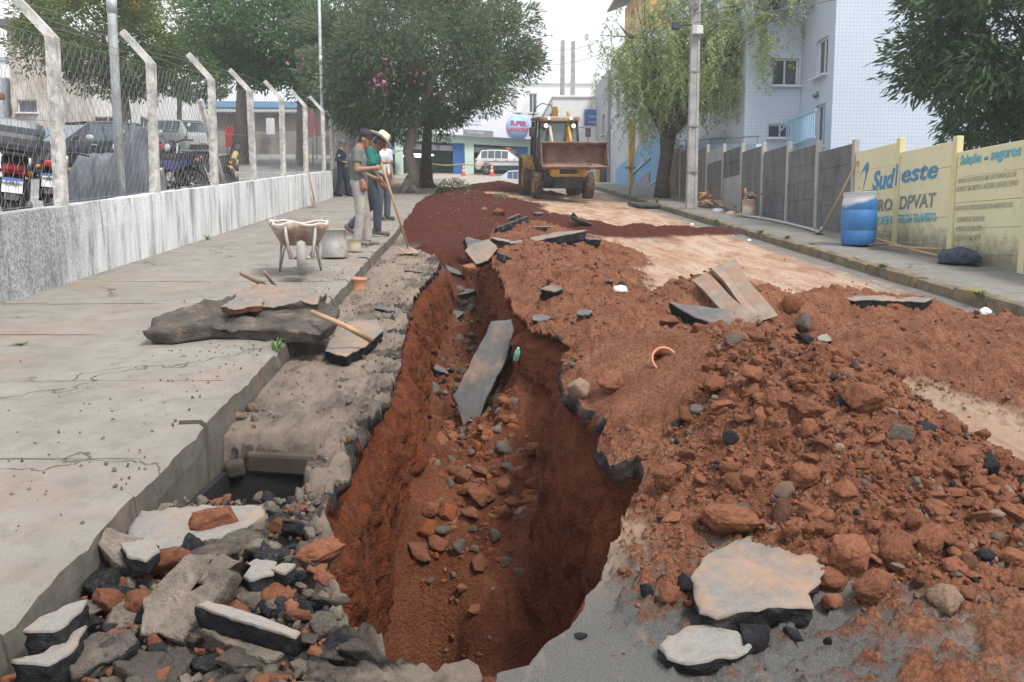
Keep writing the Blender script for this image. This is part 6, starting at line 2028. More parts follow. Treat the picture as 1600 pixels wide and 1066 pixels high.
# ---- concrete utility pole
def utility_pole(x, y, z, h, r0, r1, label, full=True, name='utility_pole'):
    root = thing(name, label, 'utility pole', W(x, y, z))
    m = simple('pole_concrete', (.40, .395, .39), (.31, .305, .30), 5, .9, .4, 50, dirt=(.22, .215, .21), dirt_amt=.6)
    # rectangular tapered pole with recessed web
    mb = MB(); vs = []; fs = []
    n = 8
    for i in range(n + 1):
        f = i / n; a = r0 + (r1 - r0) * f; b = a * .72
        for (u, v) in ((-1, -1), (-.45, -1), (-.40, -.82), (.40, -.82), (.45, -1), (1, -1), (1, 1), (-1, 1)):
            vs.append((u * a, v * b, h * f))
    for i in range(n):
        for k in range(8): fs.append((i * 8 + k, i * 8 + (k + 1) % 8, (i + 1) * 8 + (k + 1) % 8, (i + 1) * 8 + k))
    fs.append(tuple(n * 8 + k for k in range(8)))
    mb.add(vs, fs).build('shaft', m, root)
    if full:
        for zz in (1.05, 2.35, 3.9):
            s = r0 + (r1 - r0) * zz / h + .012
            MB().box((0, 0, zz), (2 * s, 2 * s * .76, .045)).build('clamp_band', M_STEEL, root)
        MB().box((.02, -.16, 5.02), (.30, .13, .24), None, 0, .02).build('junction_box', simple('white_box', (.68, .68, .66)), root)
        br = MB().box((-.04, 0, 5.6), (.07, .9, .07)).box((0, 0, 6.0), (.07, .7, .06)).build('bracket', M_STEEL, root)
        for k in range(3):
            MB().lathe([(.0, 0), (.05, 0), (.035, .03), (.055, .06), (.035, .09), (.0, .1)], 12, mat=Matrix.Translation((-.08, -.35 + .35 * k, 5.65))).build('insulator', simple('insulator', (.25, .22, .2), None, 5, .3), br)
        MB().tube([(-.1, 0, 5.2), (-.55, -.1, 5.15)], .02, 6).box((-.6, -.1, 5.15), (.22, .14, .22), None, 0, .03).build('cable_joint', simple('joint_black', (.04, .045, .06)), root)
        MB().tube([(0, -.1, 5.9), (-.15, -.2, 6.7), (-.6, -.5, 7.1), (-1.3, -.9, 7.2)], .026, 8).build('lamp_arm', M_GALV, root)
    return root
POLE = (6.35, 25.3)
utility_pole(POLE[0], POLE[1], ZR_TOP, 8.6, .15, .10, 'tall grey concrete utility pole on the right pavement')
m_cable = simple('cable_black', (.14, .14, .14), (.22, .22, .22), 9, .7, 0)
def wire(label, a, b, sag, r=.012, n=18):
    a, b = Vector(a), Vector(b)
    pts = [a + (b - a) * (i / n) - Vector((0, 0, sag * 4 * (i / n) * (1 - i / n))) for i in range(n + 1)]
    tag(MB().tube(pts, r, 5).build('cable', m_cable), label, 'cable')
P0 = W(POLE[0], POLE[1], 5.7 + ZR_TOP)
for i, (dz, ex, ey, ez, s) in enumerate(((0.0, 14.5, 3, 7.4, .5), (.25, 14.8, 3, 8.0, .5), (-.45, 13.5, 2, 5.8, .6), (-.2, 13.9, 2.5, 6.6, .5))):
    wire(['overhead cable from the pole towards the top right corner, middle one', 'overhead cable from the pole towards the top right corner, upper one', 'overhead cable from the pole towards the right, lowest one', 'overhead cable from the pole towards the right, second lowest one'][i], P0 + Vector((-.05, 0, dz)), W(ex, ey, ez), s, .013)
for i, (dz, ex, ey, ez) in enumerate(((0.0, 4.6, 62, 7.6), (.3, 4.9, 62, 8.6))):
    wire(['overhead cable running from the pole up the street, lower one', 'overhead cable running from the pole up the street, upper one'][i], P0 + Vector((-.05, 0, dz)), W(ex, ey, ez), .6, .012)
# ================================================================== VEHICLES
M_GLASS = glass_mat('car_glass')
M_TYRE = simple('tyre', (.022, .022, .023), (.04, .039, .037), 20, .9, .3, 60)
M_RIM = simple('alloy', (.45, .46, .47), (.36, .37, .38), 9, .35, 0, metal=.7)
M_BLKP = simple('black_plastic', (.022, .023, .025), (.035, .035, .037), 9, .6, .1)
M_RED = simple('red_lens', (.42, .015, .015), (.30, .01, .01), 9, .25, 0)
M_AMB = simple('amber_lens', (.60, .20, .02), (.5, .15, .02), 9, .3, 0)
M_LENS = simple('clear_lens', (.60, .62, .65), (.45, .47, .5), 9, .15, 0)
def paint(name, c, rough=.28, metal=.1):
    t = NT(name)
    col = t.ramp(t.noise(2, 4), [(.3, tuple(x * .9 for x in c)), (.7, c)])
    col = t.mix(t.ramp(t.noise(3, 5, .7), [(.55, 0), (.8, .3)]), col, tuple(.6 * x + .08 for x in c))
    m = t.fin(col, rough, None, metal, .5)
    t.b.inputs['Coat Weight'].default_value = .5
    return m

def car(name, label, cat, loc, heading, P, mp, group=None, tilt=True):
    """P: dict L, W, H, hood, belt, sill, and the lengthwise fractions of hood, windscreen, roof and rear; +y is forward"""
    root = thing(name, label, cat, loc, (0, 0, 0), group)
    q = Euler((0, 0, heading)).to_quaternion()
    if tilt:
        n = Vector((0, -SLOPE, 1)).normalized()
        q = Vector((0, 0, 1)).rotation_difference(n) @ q
    root.rotation_euler = q.to_euler()
    L, Wd, H = P['L'], P['W'], P['H']
    hw = Wd / 2
    # stations along y: (y fraction from rear -.5 to front .5, half width, belt z, roof z or None, roof half width)
    hood, belt = P['hood'], P['belt']
    ws0, ws1, rr, re = P['ws0'], P['ws1'], P['rr'], P['re']
    bumper = .42 * H * .75
    st = [(-.5, hw * .80, belt * .80, None), (-.492, hw * .90, belt * .97, None), (re, hw * .97, belt, None), (rr, hw * .985, belt * 1.0, 1.0)]
    nseg = 4
    for k in range(1, nseg):
        f = k / nseg
        st.append((rr + (ws1 - rr) * f, hw, belt * (1 - .02 * f), 1.0))
    st += [(ws1, hw, belt * .97, 1.0), (ws0, hw * .99, hood * 1.0, None), ((ws0 + .5) / 2 + .03, hw * .97, hood * .97, None), (.46, hw * .92, hood * .88, None), (.495, hw * .82, hood * .72, None), (.5, hw * .74, hood * .60, None)]
    st.sort(key=lambda s: s[0])
    sill = P['sill']
    V = []; RN = 9
    for (fy, w, b, rf) in st:
        y = fy * L
        zs = sill + (.10 if abs(fy) > .47 else 0)
        g = (fy - rr) / (ws1 - rr)
        zr = (H - .06 * H * (2 * g - 1) ** 2 * .5) if rf else b + .012
        wr = w * .74 if rf else w * .80
        wr2 = w * .70 if rf else w * .70
        ring = [(-w * .85, zs), (-w, zs + .10), (-w * 1.0, (zs + b) / 2 + .06), (-w * .965, b), (-wr, zr - (.04 if rf else .0)), (-wr2 * .9, zr), (wr2 * .9, zr), (wr, zr - (.04 if rf else 0)), (w * .965, b), (w, (zs + b) / 2 + .06), (w, zs + .10), (w * .85, zs)]
        RN = len(ring)
        V += [(a, y, c) for a, c in ring]
    body, wind, side = MB(), MB(), MB()
    def quad(mbx, idx): mbx.add([V[i] for i in idx], [tuple(range(len(idx)))], 0, False)
    F_body, F_ws, F_rw, F_sd = [], [], [], []
    n = len(st)
    for i in range(n - 1):
        r0, r1 = st[i][3], st[i + 1][3]
        for k in range(RN):
            f = (i * RN + k, i * RN + (k + 1) % RN, (i + 1) * RN + (k + 1) % RN, (i + 1) * RN + k)
            if r0 and r1 and k in (3, 7): F_sd.append((f, i))
            elif (not r0) and r1 and k in (4, 5, 6): F_rw.append(f)
            elif r0 and (not r1) and k in (4, 5, 6): F_ws.append(f)
            else: F_body.append(f)
    F_body += [tuple(range(RN)), tuple((n - 1) * RN + k for k in range(RN))]
    bo = MB().add(V, F_body, 0, True)
    b = bo.build('body', mp, root)
    bv = b.modifiers.new('soft', 'BEVEL'); bv.width = .025; bv.segments = 2; bv.limit_method = 'ANGLE'; bv.angle_limit = R(25)
    def panel(name_, faces, inset, mat):
        """glass let into its frame: body coloured border, glass inset and slightly sunk"""
        fr, gl = MB(), MB()
        for f in faces:
            p = [Vector(V[i]) for i in f]
            c = sum(p, Vector()) / 4
            nn = (p[1] - p[0]).cross(p[3] - p[0]).normalized()
            if nn.dot(c - Vector((0, c.y * .5, H * .4))) < 0: nn = -nn
            ins = [q + (c - q) * inset for q in p]
            dp = [q - nn * .012 for q in ins]
            for a in range(4):
                fr.add([p[a], p[(a + 1) % 4], ins[(a + 1) % 4], ins[a]], [(0, 1, 2, 3)])
                fr.add([ins[a], ins[(a + 1) % 4], dp[(a + 1) % 4], dp[a]], [(0, 1, 2, 3)])
            gl.add(dp, [(0, 1, 2, 3)])
        fr.build(name_ + '_frame', P.get('frame', mp), b)
        return gl.build(name_, mat, root)
    # join the three strips of windscreen into one pane each
    def strip(fs):
        return (fs[0][0], fs[-1][1], fs[-1][2], fs[0][3])
    panel('windscreen', [strip(F_ws)], .07, M_GLASS)
    panel('rear_window', [strip(F_rw)], .10, M_GLASS)
    for f, i in F_sd: panel('side_window', [f], .10, M_GLASS)
    # wheels
    wr = P.get('wheel', .32); wy = (P.get('wf', .31) * L, -P.get('wb', .30) * L)
    M90 = Matrix.Rotation(PI / 2, 4, 'Y')
    for y in wy:
        for s in (-1, 1):
            Mx = Matrix.Translation((s * (hw - .10), y, wr)) @ M90
            MB().lathe([(0, -.1), (wr + .07, -.1), (wr + .07, .112 * 1), (wr + .02, .114), (0, .114)], 26, mat=Matrix.Translation((s * (hw - .105), y, wr)) @ M90 if s > 0 else Matrix.Translation((s * (hw - .105), y, wr)) @ Matrix.Rotation(-PI / 2, 4, 'Y')).build('wheel_arch', M_BLKP, b)
            w = MB().lathe([(wr * .62, -.11), (wr * .93, -.11), (wr, -.08), (wr, .08), (wr * .93, .122), (wr * .62, .122)], 26, mat=Mx if s > 0 else Matrix.Translation((s * (hw - .10), y, wr)) @ Matrix.Rotation(-PI / 2, 4, 'Y')).build('wheel', M_TYRE, root)
            rm = MB(); Mr = Mx if s > 0 else Matrix.Translation((s * (hw - .10), y, wr)) @ Matrix.Rotation(-PI / 2, 4, 'Y')
            rm.lathe([(wr * .64, .11), (wr * .60, .122), (wr * .55, .10)], 24, mat=Mr)
            rm.lathe([(0, .115), (wr * .16, .115), (wr * .17, .09)], 12, mat=Mr)
            for k in range(5):
                a = 2 * PI * k / 5
                rm.box((wr * .36 * math.cos(a), wr * .36 * math.sin(a), .10), (wr * .5, wr * .15, .02), (0, 0, a), mat=Mr)
            rm.lathe([(0, .06), (wr * .62, .06)], 18, mi=1, mat=Mr)
            rm.build('rim', [M_RIM, M_BLKP], w)
    # lamps, bumpers, plate, mirrors, handles
    for s in (-1, 1):
        MB().box((s * hw * .62, L * .474, hood * .76), (hw * .46, .10, .13), (R(18), 0, s * R(-16)), 0, .03).build('headlight', M_LENS, root)
        MB().box((s * hw * .82, -L * .478, belt * .84), (hw * .30, .12, P.get('tail', .16)), (0, 0, s * R(14)), 0, .03).build('tail_light', M_RED, root)
        mm = MB().box((s * (hw + .07), ws0 * L - .20, belt + .06), (.17, .09, .13), None, 0, .03).build('mirror', P.get('mirror', mp), root)
        for fy in (.02, -.16):
            MB().box((s * (hw * 1.0 + .004), fy * L, belt - .12), (.025, .17, .03), None, 0, .01).build('door_handle', P.get('trim', M_BLKP), root)
    MB().box((0, L * .492, sill + .20), (Wd * .80, .10, .20), None, 0, .04).build('front_bumper', P.get('bump', M_BLKP), root)
    MB().box((0, -L * .492, sill + .20), (Wd * .84, .10, .22), None, 0, .04).build('rear_bumper', P.get('bump', M_BLKP), root)
    MB().box((0, L * .497, hood * .70), (Wd * .42, .05, .10), None, 0, .02).build('grille', M_BLKP, root)
    MB().box((0, -L * .507, belt * .68), (.40, .015, .13)).build('number_plate', M_PLATE, root)
    return root
M_PLATE = simple('plate_white', (.66, .68, .70), (.58, .60, .62), 9, .5, 0)
HATCH = dict(L=3.95, W=1.70, H=1.48, hood=.92, belt=.95, sill=.24, ws0=.20, ws1=.02, rr=-.36, re=-.47)
SUV = dict(L=4.30, W=1.78, H=1.66, hood=1.04, belt=1.06, sill=.30, ws0=.20, ws1=.04, rr=-.38, re=-.47, wheel=.35)
SEDAN = dict(L=4.35, W=1.72, H=1.46, hood=.90, belt=.94, sill=.24, ws0=.17, ws1=.0, rr=-.24, re=-.36)
def lotcar(label, x, y, hd, P, mp, dz=0.0, cat='car'):
    return car('parked_car', label, cat, Wl(x, y, dz), R(hd), P, mp)
M_CDARK = paint('dark_blue_black_paint', (.018, .022, .03))
M_CSILV = paint('silver_white_paint', (.56, .58, .60), .3)
M_CWHITE = paint('white_car_paint', (.70, .71, .72), .3, 0)
M_CBLUE = paint('blue_car_paint', (.10, .24, .42))
lotcar('dark hatchback facing the fence behind the thick pole', -10.7, 24.6, 140, dict(HATCH, trim=M_RIM), M_CDARK, 0)
lotcar('silver white crossover seen from its rear corner behind the second fence post', -13.7, 40.0, 62, dict(SUV, tail=.12), M_CSILV, .0)
lotcar('white sedan at the far left behind the motorcycles', -13.6, 24.5, 40, SEDAN, M_CWHITE, .12)
lotcar('white car nose at the left edge of the picture nearest the motorcycles', -11.1, 17.6, 120, HATCH, M_CWHITE, -.05)
lotcar('light blue car parked behind the dark hatchback', -15.3, 34.0, 75, HATCH, M_CBLUE, .0)
lotcar('black car roof behind the light blue car', -16.4, 37.2, 90, HATCH, M_CDARK, .05)

# ---- police car and half hidden car at the crest
def police():
    r = car('patrol_car', 'white patrol car with a red roof light bar in front of the car wash', 'patrol car', W(2.30, 61.2, .0), R(-98), dict(SUV, rr=-.40, bump=M_BLKP), M_CWHITE)
    MB().box((0, .1, SUV['H'] + .07), (1.1, .26, .13), None, 0, .04).build('light_bar', emit_mat('light_bar_red', (.80, .10, .06), .25), r)
    for s in (-1, 1):
        MB().box((s * (.893), -.1, .86), (.012, 2.9, .05)).build('side_stripe', simple('stripe_brown', (.20, .17, .13)), r)
        MB().lathe([(0, 0), (.13, 0), (.13, .01), (0, .01)], 20, mat=Matrix.Translation((s * .893, 1.15, .82)) @ Matrix.Rotation(s * PI / 2, 4, 'Y')).build('door_emblem', simple('emblem_gold', (.42, .36, .22), (.30, .28, .2), 30), r)
        MB().box((s * .895, -.1, .45), (.012, 2.5, .30)).build('lower_band', simple('navy_band', (.03, .045, .09)), r)
        MB().tube([(s * .55, -1.5, 1.70), (s * .55, .7, 1.72)], .02, 6).build('roof_rail', M_BLKP, r)
police()
car('parked_car', 'pale blue car roof showing over the crest in front of the patrol car', 'car', W(2.25, 55.0, -1.08), R(80), dict(HATCH, L=3.6, W=1.55), paint('pale_blue_paint', (.42, .55, .66)))

# ---- traffic cones
def cone(x, y, label, z=0.0):
    r = thing('traffic_cone', label, 'traffic cone', W(x, y, z), 0, 'traffic cones by the car wash')
    mo = simple('cone_orange', (.68, .13, .04), (.60, .10, .03), 9, .6, 0); mw = simple('cone_white', (.72, .72, .70), None, 9, .6, 0)
    MB().box((0, 0, .02), (.38, .38, .04), None, 0, .01).build('base', mo, r)
    MB().lathe([(.145, .04), (.025, .75), (0, .755)], 20).build('body', mo, r)
    for z0, z1 in ((.25, .37), (.50, .60)):
        f = lambda z: .148 - (.12 / .71) * (z - .04) + .002
        MB().lathe([(f(z0), z0), (f(z1), z1)], 20).build('reflective_band', mw, r)
cone(-2.85, 58.2, 'orange and white traffic cone beside the tree trunk')
cone(-.68, 58.0, 'orange and white traffic cone by the blue door pillar')
cone(1.18, 57.6, 'orange and white traffic cone in front of the patrol car wheel')
o = MB().tube([W(-2.85, 58.2, .72), W(-1.8, 58.1, .62), W(-.68, 58, .72), W(.3, 57.9, .60), W(1.18, 57.6, .72)], .02, 5, flat=2.0).build('barrier_tape', simple('tape_yellow', (.55, .45, .12), (.12, .11, .09), 40, .6, 0)); tag(o, 'yellow and black barrier tape strung between the traffic cones', 'barrier tape')

# ---- backhoe loader
def loader():
    r = thing('backhoe_loader', 'yellow backhoe loader with a raised rusty bucket coming down the dug street', 'backhoe loader', W(3.02, 32.0, -.12))
    q = Vector((0, 0, 1)).rotation_difference(Vector((0, -SLOPE, 1)).normalized()) @ Euler((0, 0, R(180 + 6))).to_quaternion()
    r.rotation_euler = q.to_euler()          # +y forward, towards the camera
    my = simple('machine_yellow', (.64, .36, .04), (.56, .29, .03), 4, .45, .1, 40, dirt=(.30, .17, .09), dirt_amt=.45)
    mk = simple('machine_black', (.028, .028, .03), (.05, .047, .044), 6, .6, .15, 40, dirt=(.13, .09, .07))
    mr = simple('rusty_bucket_steel', (.13, .075, .058), (.20, .115, .09), 4, .8, .35, 30, dirt=(.33, .19, .14), dirt_amt=.7)
    def wheel(x, y, rad, w):
        s = 1 if x > 0 else -1
        Mx = Matrix.Translation((x, y, rad)) @ Matrix.Rotation(s * PI / 2, 4, 'Y')
        mb = MB().lathe([(rad * .52, -w * .4), (rad * .78, -w * .5), (rad * .93, -w * .46), (rad * .955, 0), (rad * .93, w * .46), (rad * .78, w * .5), (rad * .52, w * .4)], 36, mat=Mx)
        n = 18
        for k in range(n):
            for sd in (-1, 1):
                a = 2 * PI * (k + .5 * (sd > 0)) / n
                mb.box((rad * .955 * math.cos(a), rad * .955 * math.sin(a), sd * w * .25), (rad * .09, .07, w * .52), (sd * .6, 0, a), 0, .008, mat=Mx) if False else mb.add(*_lug(rad, w, a, sd), mat=Mx)
        t_ = mb.build('wheel', simple('muddy_tyre', (.075, .055, .045), (.14, .10, .08), 9, .95, .4, 50, dirt=(.26, .16, .11)), r)
        MB().lathe([(rad * .55, -w * .2), (rad * .55, w * .38), (rad * .48, w * .40), (rad * .40, w * .22), (rad * .16, w * .2), (rad * .15, w * .34), (0, w * .34)], 28, mat=Mx).build('rim', my, t_)
    def _lug(rad, w, a, sd):
        def pt(ang, zz, rr): return (rr * math.cos(ang), rr * math.sin(ang), zz)
        a2 = a + .22; hw_ = .055
        vs = []
        for (ang, zz) in ((a, 0.0), (a2, sd * w * .48)):
            for da in (-hw_, hw_):
                for rr in (rad * .93, rad * 1.0):
                    vs.append(pt(ang + da, zz, rr))
        fs = [(0, 1, 3, 2), (4, 6, 7, 5), (1, 5, 7, 3), (0, 2, 6, 4), (0, 4, 5, 1), (2, 3, 7, 6)]
        return vs, fs
    # axles: front y=+1.05, rear y=-1.05
    for s in (-1, 1):
        wheel(s * .92, 1.05, .47, .32)
        wheel(s * .90, -1.15, .70, .46)
        MB().prism([(-1.75, .95), (-1.72, 1.32), (-1.45, 1.52), (-.95, 1.52), (-.62, 1.30), (-.55, .98), (-.68, 1.20), (-1.0, 1.42), (-1.4, 1.42), (-1.62, 1.25)], s * .72, s * 1.14, 'x').build('rear_fender', my, r)
    MB().box((0, .0, .62), (.62, 3.2, .36), None, 0, .03).box((0, 1.05, .47), (1.5, .22, .2), None, 0, .03).box((0, -1.15, .70), (1.4, .3, .3), None, 0, .03).build('chassis', mk, r)
    # hood
    MB().prism([(.30, .78), (.30, 1.45), (.55, 1.47), (1.85, 1.30), (1.98, 1.20), (2.0, .78)], -.42, .42, 'x').build('hood', my, r)
    g = MB().box((0, 2.01, .98), (.60, .05, .34), None, 0, .015)
    for k in range(6): g.box((0, 2.04, .85 + .05 * k), (.54, .02, .014))
    g.build('grille', mk, r)
    MB().box((0, 2.02, .62), (1.0, .22, .42), None, 0, .03).build('counterweight', mk, r)
    for s in (-1, 1): MB().box((s * .58, 1.7, .78), (.34, .5, .3), None, 0, .04).build('side_tank', mk, r)
    MB().box((0, 2.08, .84), (1.16, .10, .10), None, 0, .02).box((-.50, 2.08, 1.0), (.30, .10, .34), None, 0, .02).box((.50, 2.08, 1.0), (.30, .10, .34), None, 0, .02).build('front_guard', my, r)
    # cab frame
    zr = 2.74; f0, f1 = .22, -1.25; cw = .74
    fr = MB()
    for s in (-1, 1):
        fr.tube([(s * cw, f0 + .12, 1.25), (s * cw * .97, f0, 2.0), (s * cw * .92, f0 - .08, zr)], .05, 6)
        fr.tube([(s * cw, f1, 1.35), (s * cw * .93, f1 + .05, zr)], .055, 6)
        fr.tube([(s * cw, -.55, 1.3), (s * cw * .93, -.52, zr)], .035, 6)
        fr.box((s * cw, (f0 + f1) / 2, 1.30), (.07, f0 - f1 + .1, .10))
    fr.box((0, f0 + .1, 1.42), (1.45, .07, .12)).box((0, f1, 1.42), (1.4, .07, .3)).box((0, -.55, .98), (1.35, 1.3, .5), None, 0, .03)
    cab = fr.build('cab_frame', mk, r)
    rf = MB().box((0, -.5, zr + .07), (1.52, 1.72, .12), None, 0, .05).box((0, .32, zr + .03), (1.46, .14, .16), None, 0, .04).build('roof', simple('roof_panel', (.42, .36, .27), (.32, .27, .2), 5, .6, .1, 40), r)
    gm = glass_mat('cab_glass', (.09, .125, .135), .08)
    MB().quad((-cw * .95, f0 + .09, 1.48), (cw * .95, f0 + .09, 1.48), (cw * .87, f0 - .07, zr - .02), (-cw * .87, f0 - .07, zr - .02)).build('windscreen', gm, r)
    for s in (-1, 1):
        MB().quad((s * (cw - .01), f0 + .05, 1.38), (s * (cw - .01), -.53, 1.38), (s * (cw * .93 - .01), -.52, zr - .02), (s * (cw * .925), f0 - .06, zr - .02)).build('door_glass', gm, r)
        MB().quad((s * (cw - .01), -.57, 1.38), (s * (cw - .01), f1 + .03, 1.38), (s * (cw * .93 - .01), f1 + .05, zr - .02), (s * (cw * .93), -.54, zr - .02)).build('side_glass', gm, r)
        # mirrors
        m = MB().tube([(s * .74, f0 + .12, 2.5), (s * 1.02, f0 + .28, 2.45), (s * 1.02, f0 + .28, 2.0)], .016, 6).build('mirror_arm', mk, r)
        MB().box((s * 1.02, f0 + .29, 2.32), (.20, .05, .32), None, 0, .03).build('mirror_head', mk, m)
        # work lights and indicators
        for (x, z, mt, rr) in ((.62, zr + .05, M_AMB, .065), (.40, zr + .06, LAMP, .06), (.50, zr - .20, LAMP, .085)):
            lt = MB().lathe([(0, .0), (rr, .0), (rr * 1.1, -.02), (rr * .8, -.1), (0, -.11)], 16, mi=0, mat=Matrix.Translation((s * x, f0 + .22, z)) @ Matrix.Rotation(-PI / 2, 4, 'X')).build('work_light' if mt is LAMP else 'indicator', mk, r)
            MB().lathe([(0, .012), (rr * .9, .004)], 16, mat=Matrix.Translation((s * x, f0 + .22, z)) @ Matrix.Rotation(-PI / 2, 4, 'X')).build('lens', mt, lt)
    # seat and steering wheel inside
    MB().box((0, -.75, 1.45), (.5, .5, .14), None, 0, .05).box((0, -1.0, 1.8), (.48, .12, .62), (R(-8), 0, 0), 0, .05).build('seat', mk, r)
    MB().tube([(0, .0, 1.35), (0, -.18, 1.78)], .04, 8).tube([(.17 * math.cos(a), -.19 + .06 * math.sin(a), 1.80 + .15 * math.sin(a)) for a in np.linspace(0, 6.283, 17)], .014, 6).build('steering_wheel', mk, r)
    # loader arms and bucket (raised to chest height)
    bz, by = 1.58, 2.85
    for s in (-1, 1):
        MB().prism([(-.05, 1.50), (.10, 1.62), (1.9, 1.58), (2.62, 1.18), (2.80, 1.24), (2.78, 1.12), (2.58, 1.02), (1.85, 1.40), (.05, 1.40)], s * .50, s * .62, 'x').build('loader_arm', my if s > 0 else mk, r)
        MB().tube([(s * .56, .5, 1.0), (s * .56, 1.3, 1.32)], .05, 10).tube([(s * .56, 1.3, 1.32), (s * .56, 1.75, 1.45)], .03, 8).build('lift_cylinder', M_STEEL, r)
        MB().tube([(s * .34, .25, 2.55), (s * .34, .95, 1.78)], .06, 8).tube([(s * .34, .95, 1.78), (s * .34, 2.3, 1.55)], .045, 8).build('tilt_link', simple('link_cream', (.62, .55, .42), (.5, .44, .34), 7, .6) if s > 0 else my, r)
    # bucket: curved shell, open towards the camera and tipped forward
    W2 = 1.10; prof = []
    for k in range(11):
        a = R(-62 + 150 * k / 10)
        prof.append((by - .34 * math.cos(a) - .05, bz + .33 * math.sin(a) - .04))
    prof = [(by + .30, bz - .44)] + prof + [(by + .02, bz + .36)]
    vs = []; fs = []
    nx = 9
    for k, (y, z) in enumerate(prof):
        for i in range(nx):
            vs.append((-W2 + 2 * W2 * i / (nx - 1), y, z))
    for k in range(len(prof) - 1):
        for i in range(nx - 1): fs.append((k * nx + i, k * nx + i + 1, (k + 1) * nx + i + 1, (k + 1) * nx + i))
    sh = MB().add(vs, fs, 0, True).build('bucket', mr, r)
    sm = sh.modifiers.new('thickness', 'SOLIDIFY'); sm.thickness = .03
    for s in (-1, 1):
        MB().prism([(y, z) for y, z in prof], s * W2, s * (W2 + .03), 'x').build('bucket_side', mr, sh)
    MB().box((0, by + .34, bz - .455), (2 * W2 + .06, .16, .03), (R(28), 0, 0)).build('cutting_edge', mr, sh)
    MB().box((0, by + .03, bz + .36), (2 * W2 + .06, .08, .05), None, 0, .01).build('bucket_lip', mr, sh)
    # backhoe folded behind the cab, showing above the roof
    MB().prism([(-2.0, .8), (-2.15, 1.6), (-2.0, 2.6), (-1.62, 3.22), (-1.50, 3.20), (-1.55, 2.9), (-1.8, 2.3), (-1.82, 1.4), (-1.75, .8)], -.32, -.10, 'x').build('backhoe_boom', my, r)
    MB().prism([(-2.35, 3.05), (-2.6, 1.4), (-2.45, 1.35), (-2.15, 2.9), (-1.55, 3.30), (-1.6, 3.12)], -.30, -.14, 'x').build('backhoe_stick', my, r)
    MB().tube([(-.2, -1.75, 3.1), (-.1, -1.75, 3.36), (.25, -1.8, 3.42), (.5, -1.85, 3.25), (.6, -1.9, 2.8)], .02, 6).build('hydraulic_hose', mk, r)
    MB().tube([(-.30, .30, 1.4), (-.32, .24, 2.2), (-.36, .20, 2.9), (-.34, .16, 3.05)], .055, 10).build('exhaust_stack', my, r)
    for s in (-1, 1):
        MB().prism([(-1.75, .35), (-1.75, 1.5), (-2.0, 1.5), (-2.0, .35)], s * .95, s * 1.10, 'x').build('stabiliser', mk, r)
    return r
LAMP = emit_mat('lit_work_lamp', (1.0, .86, .55), 1.2)
loader()

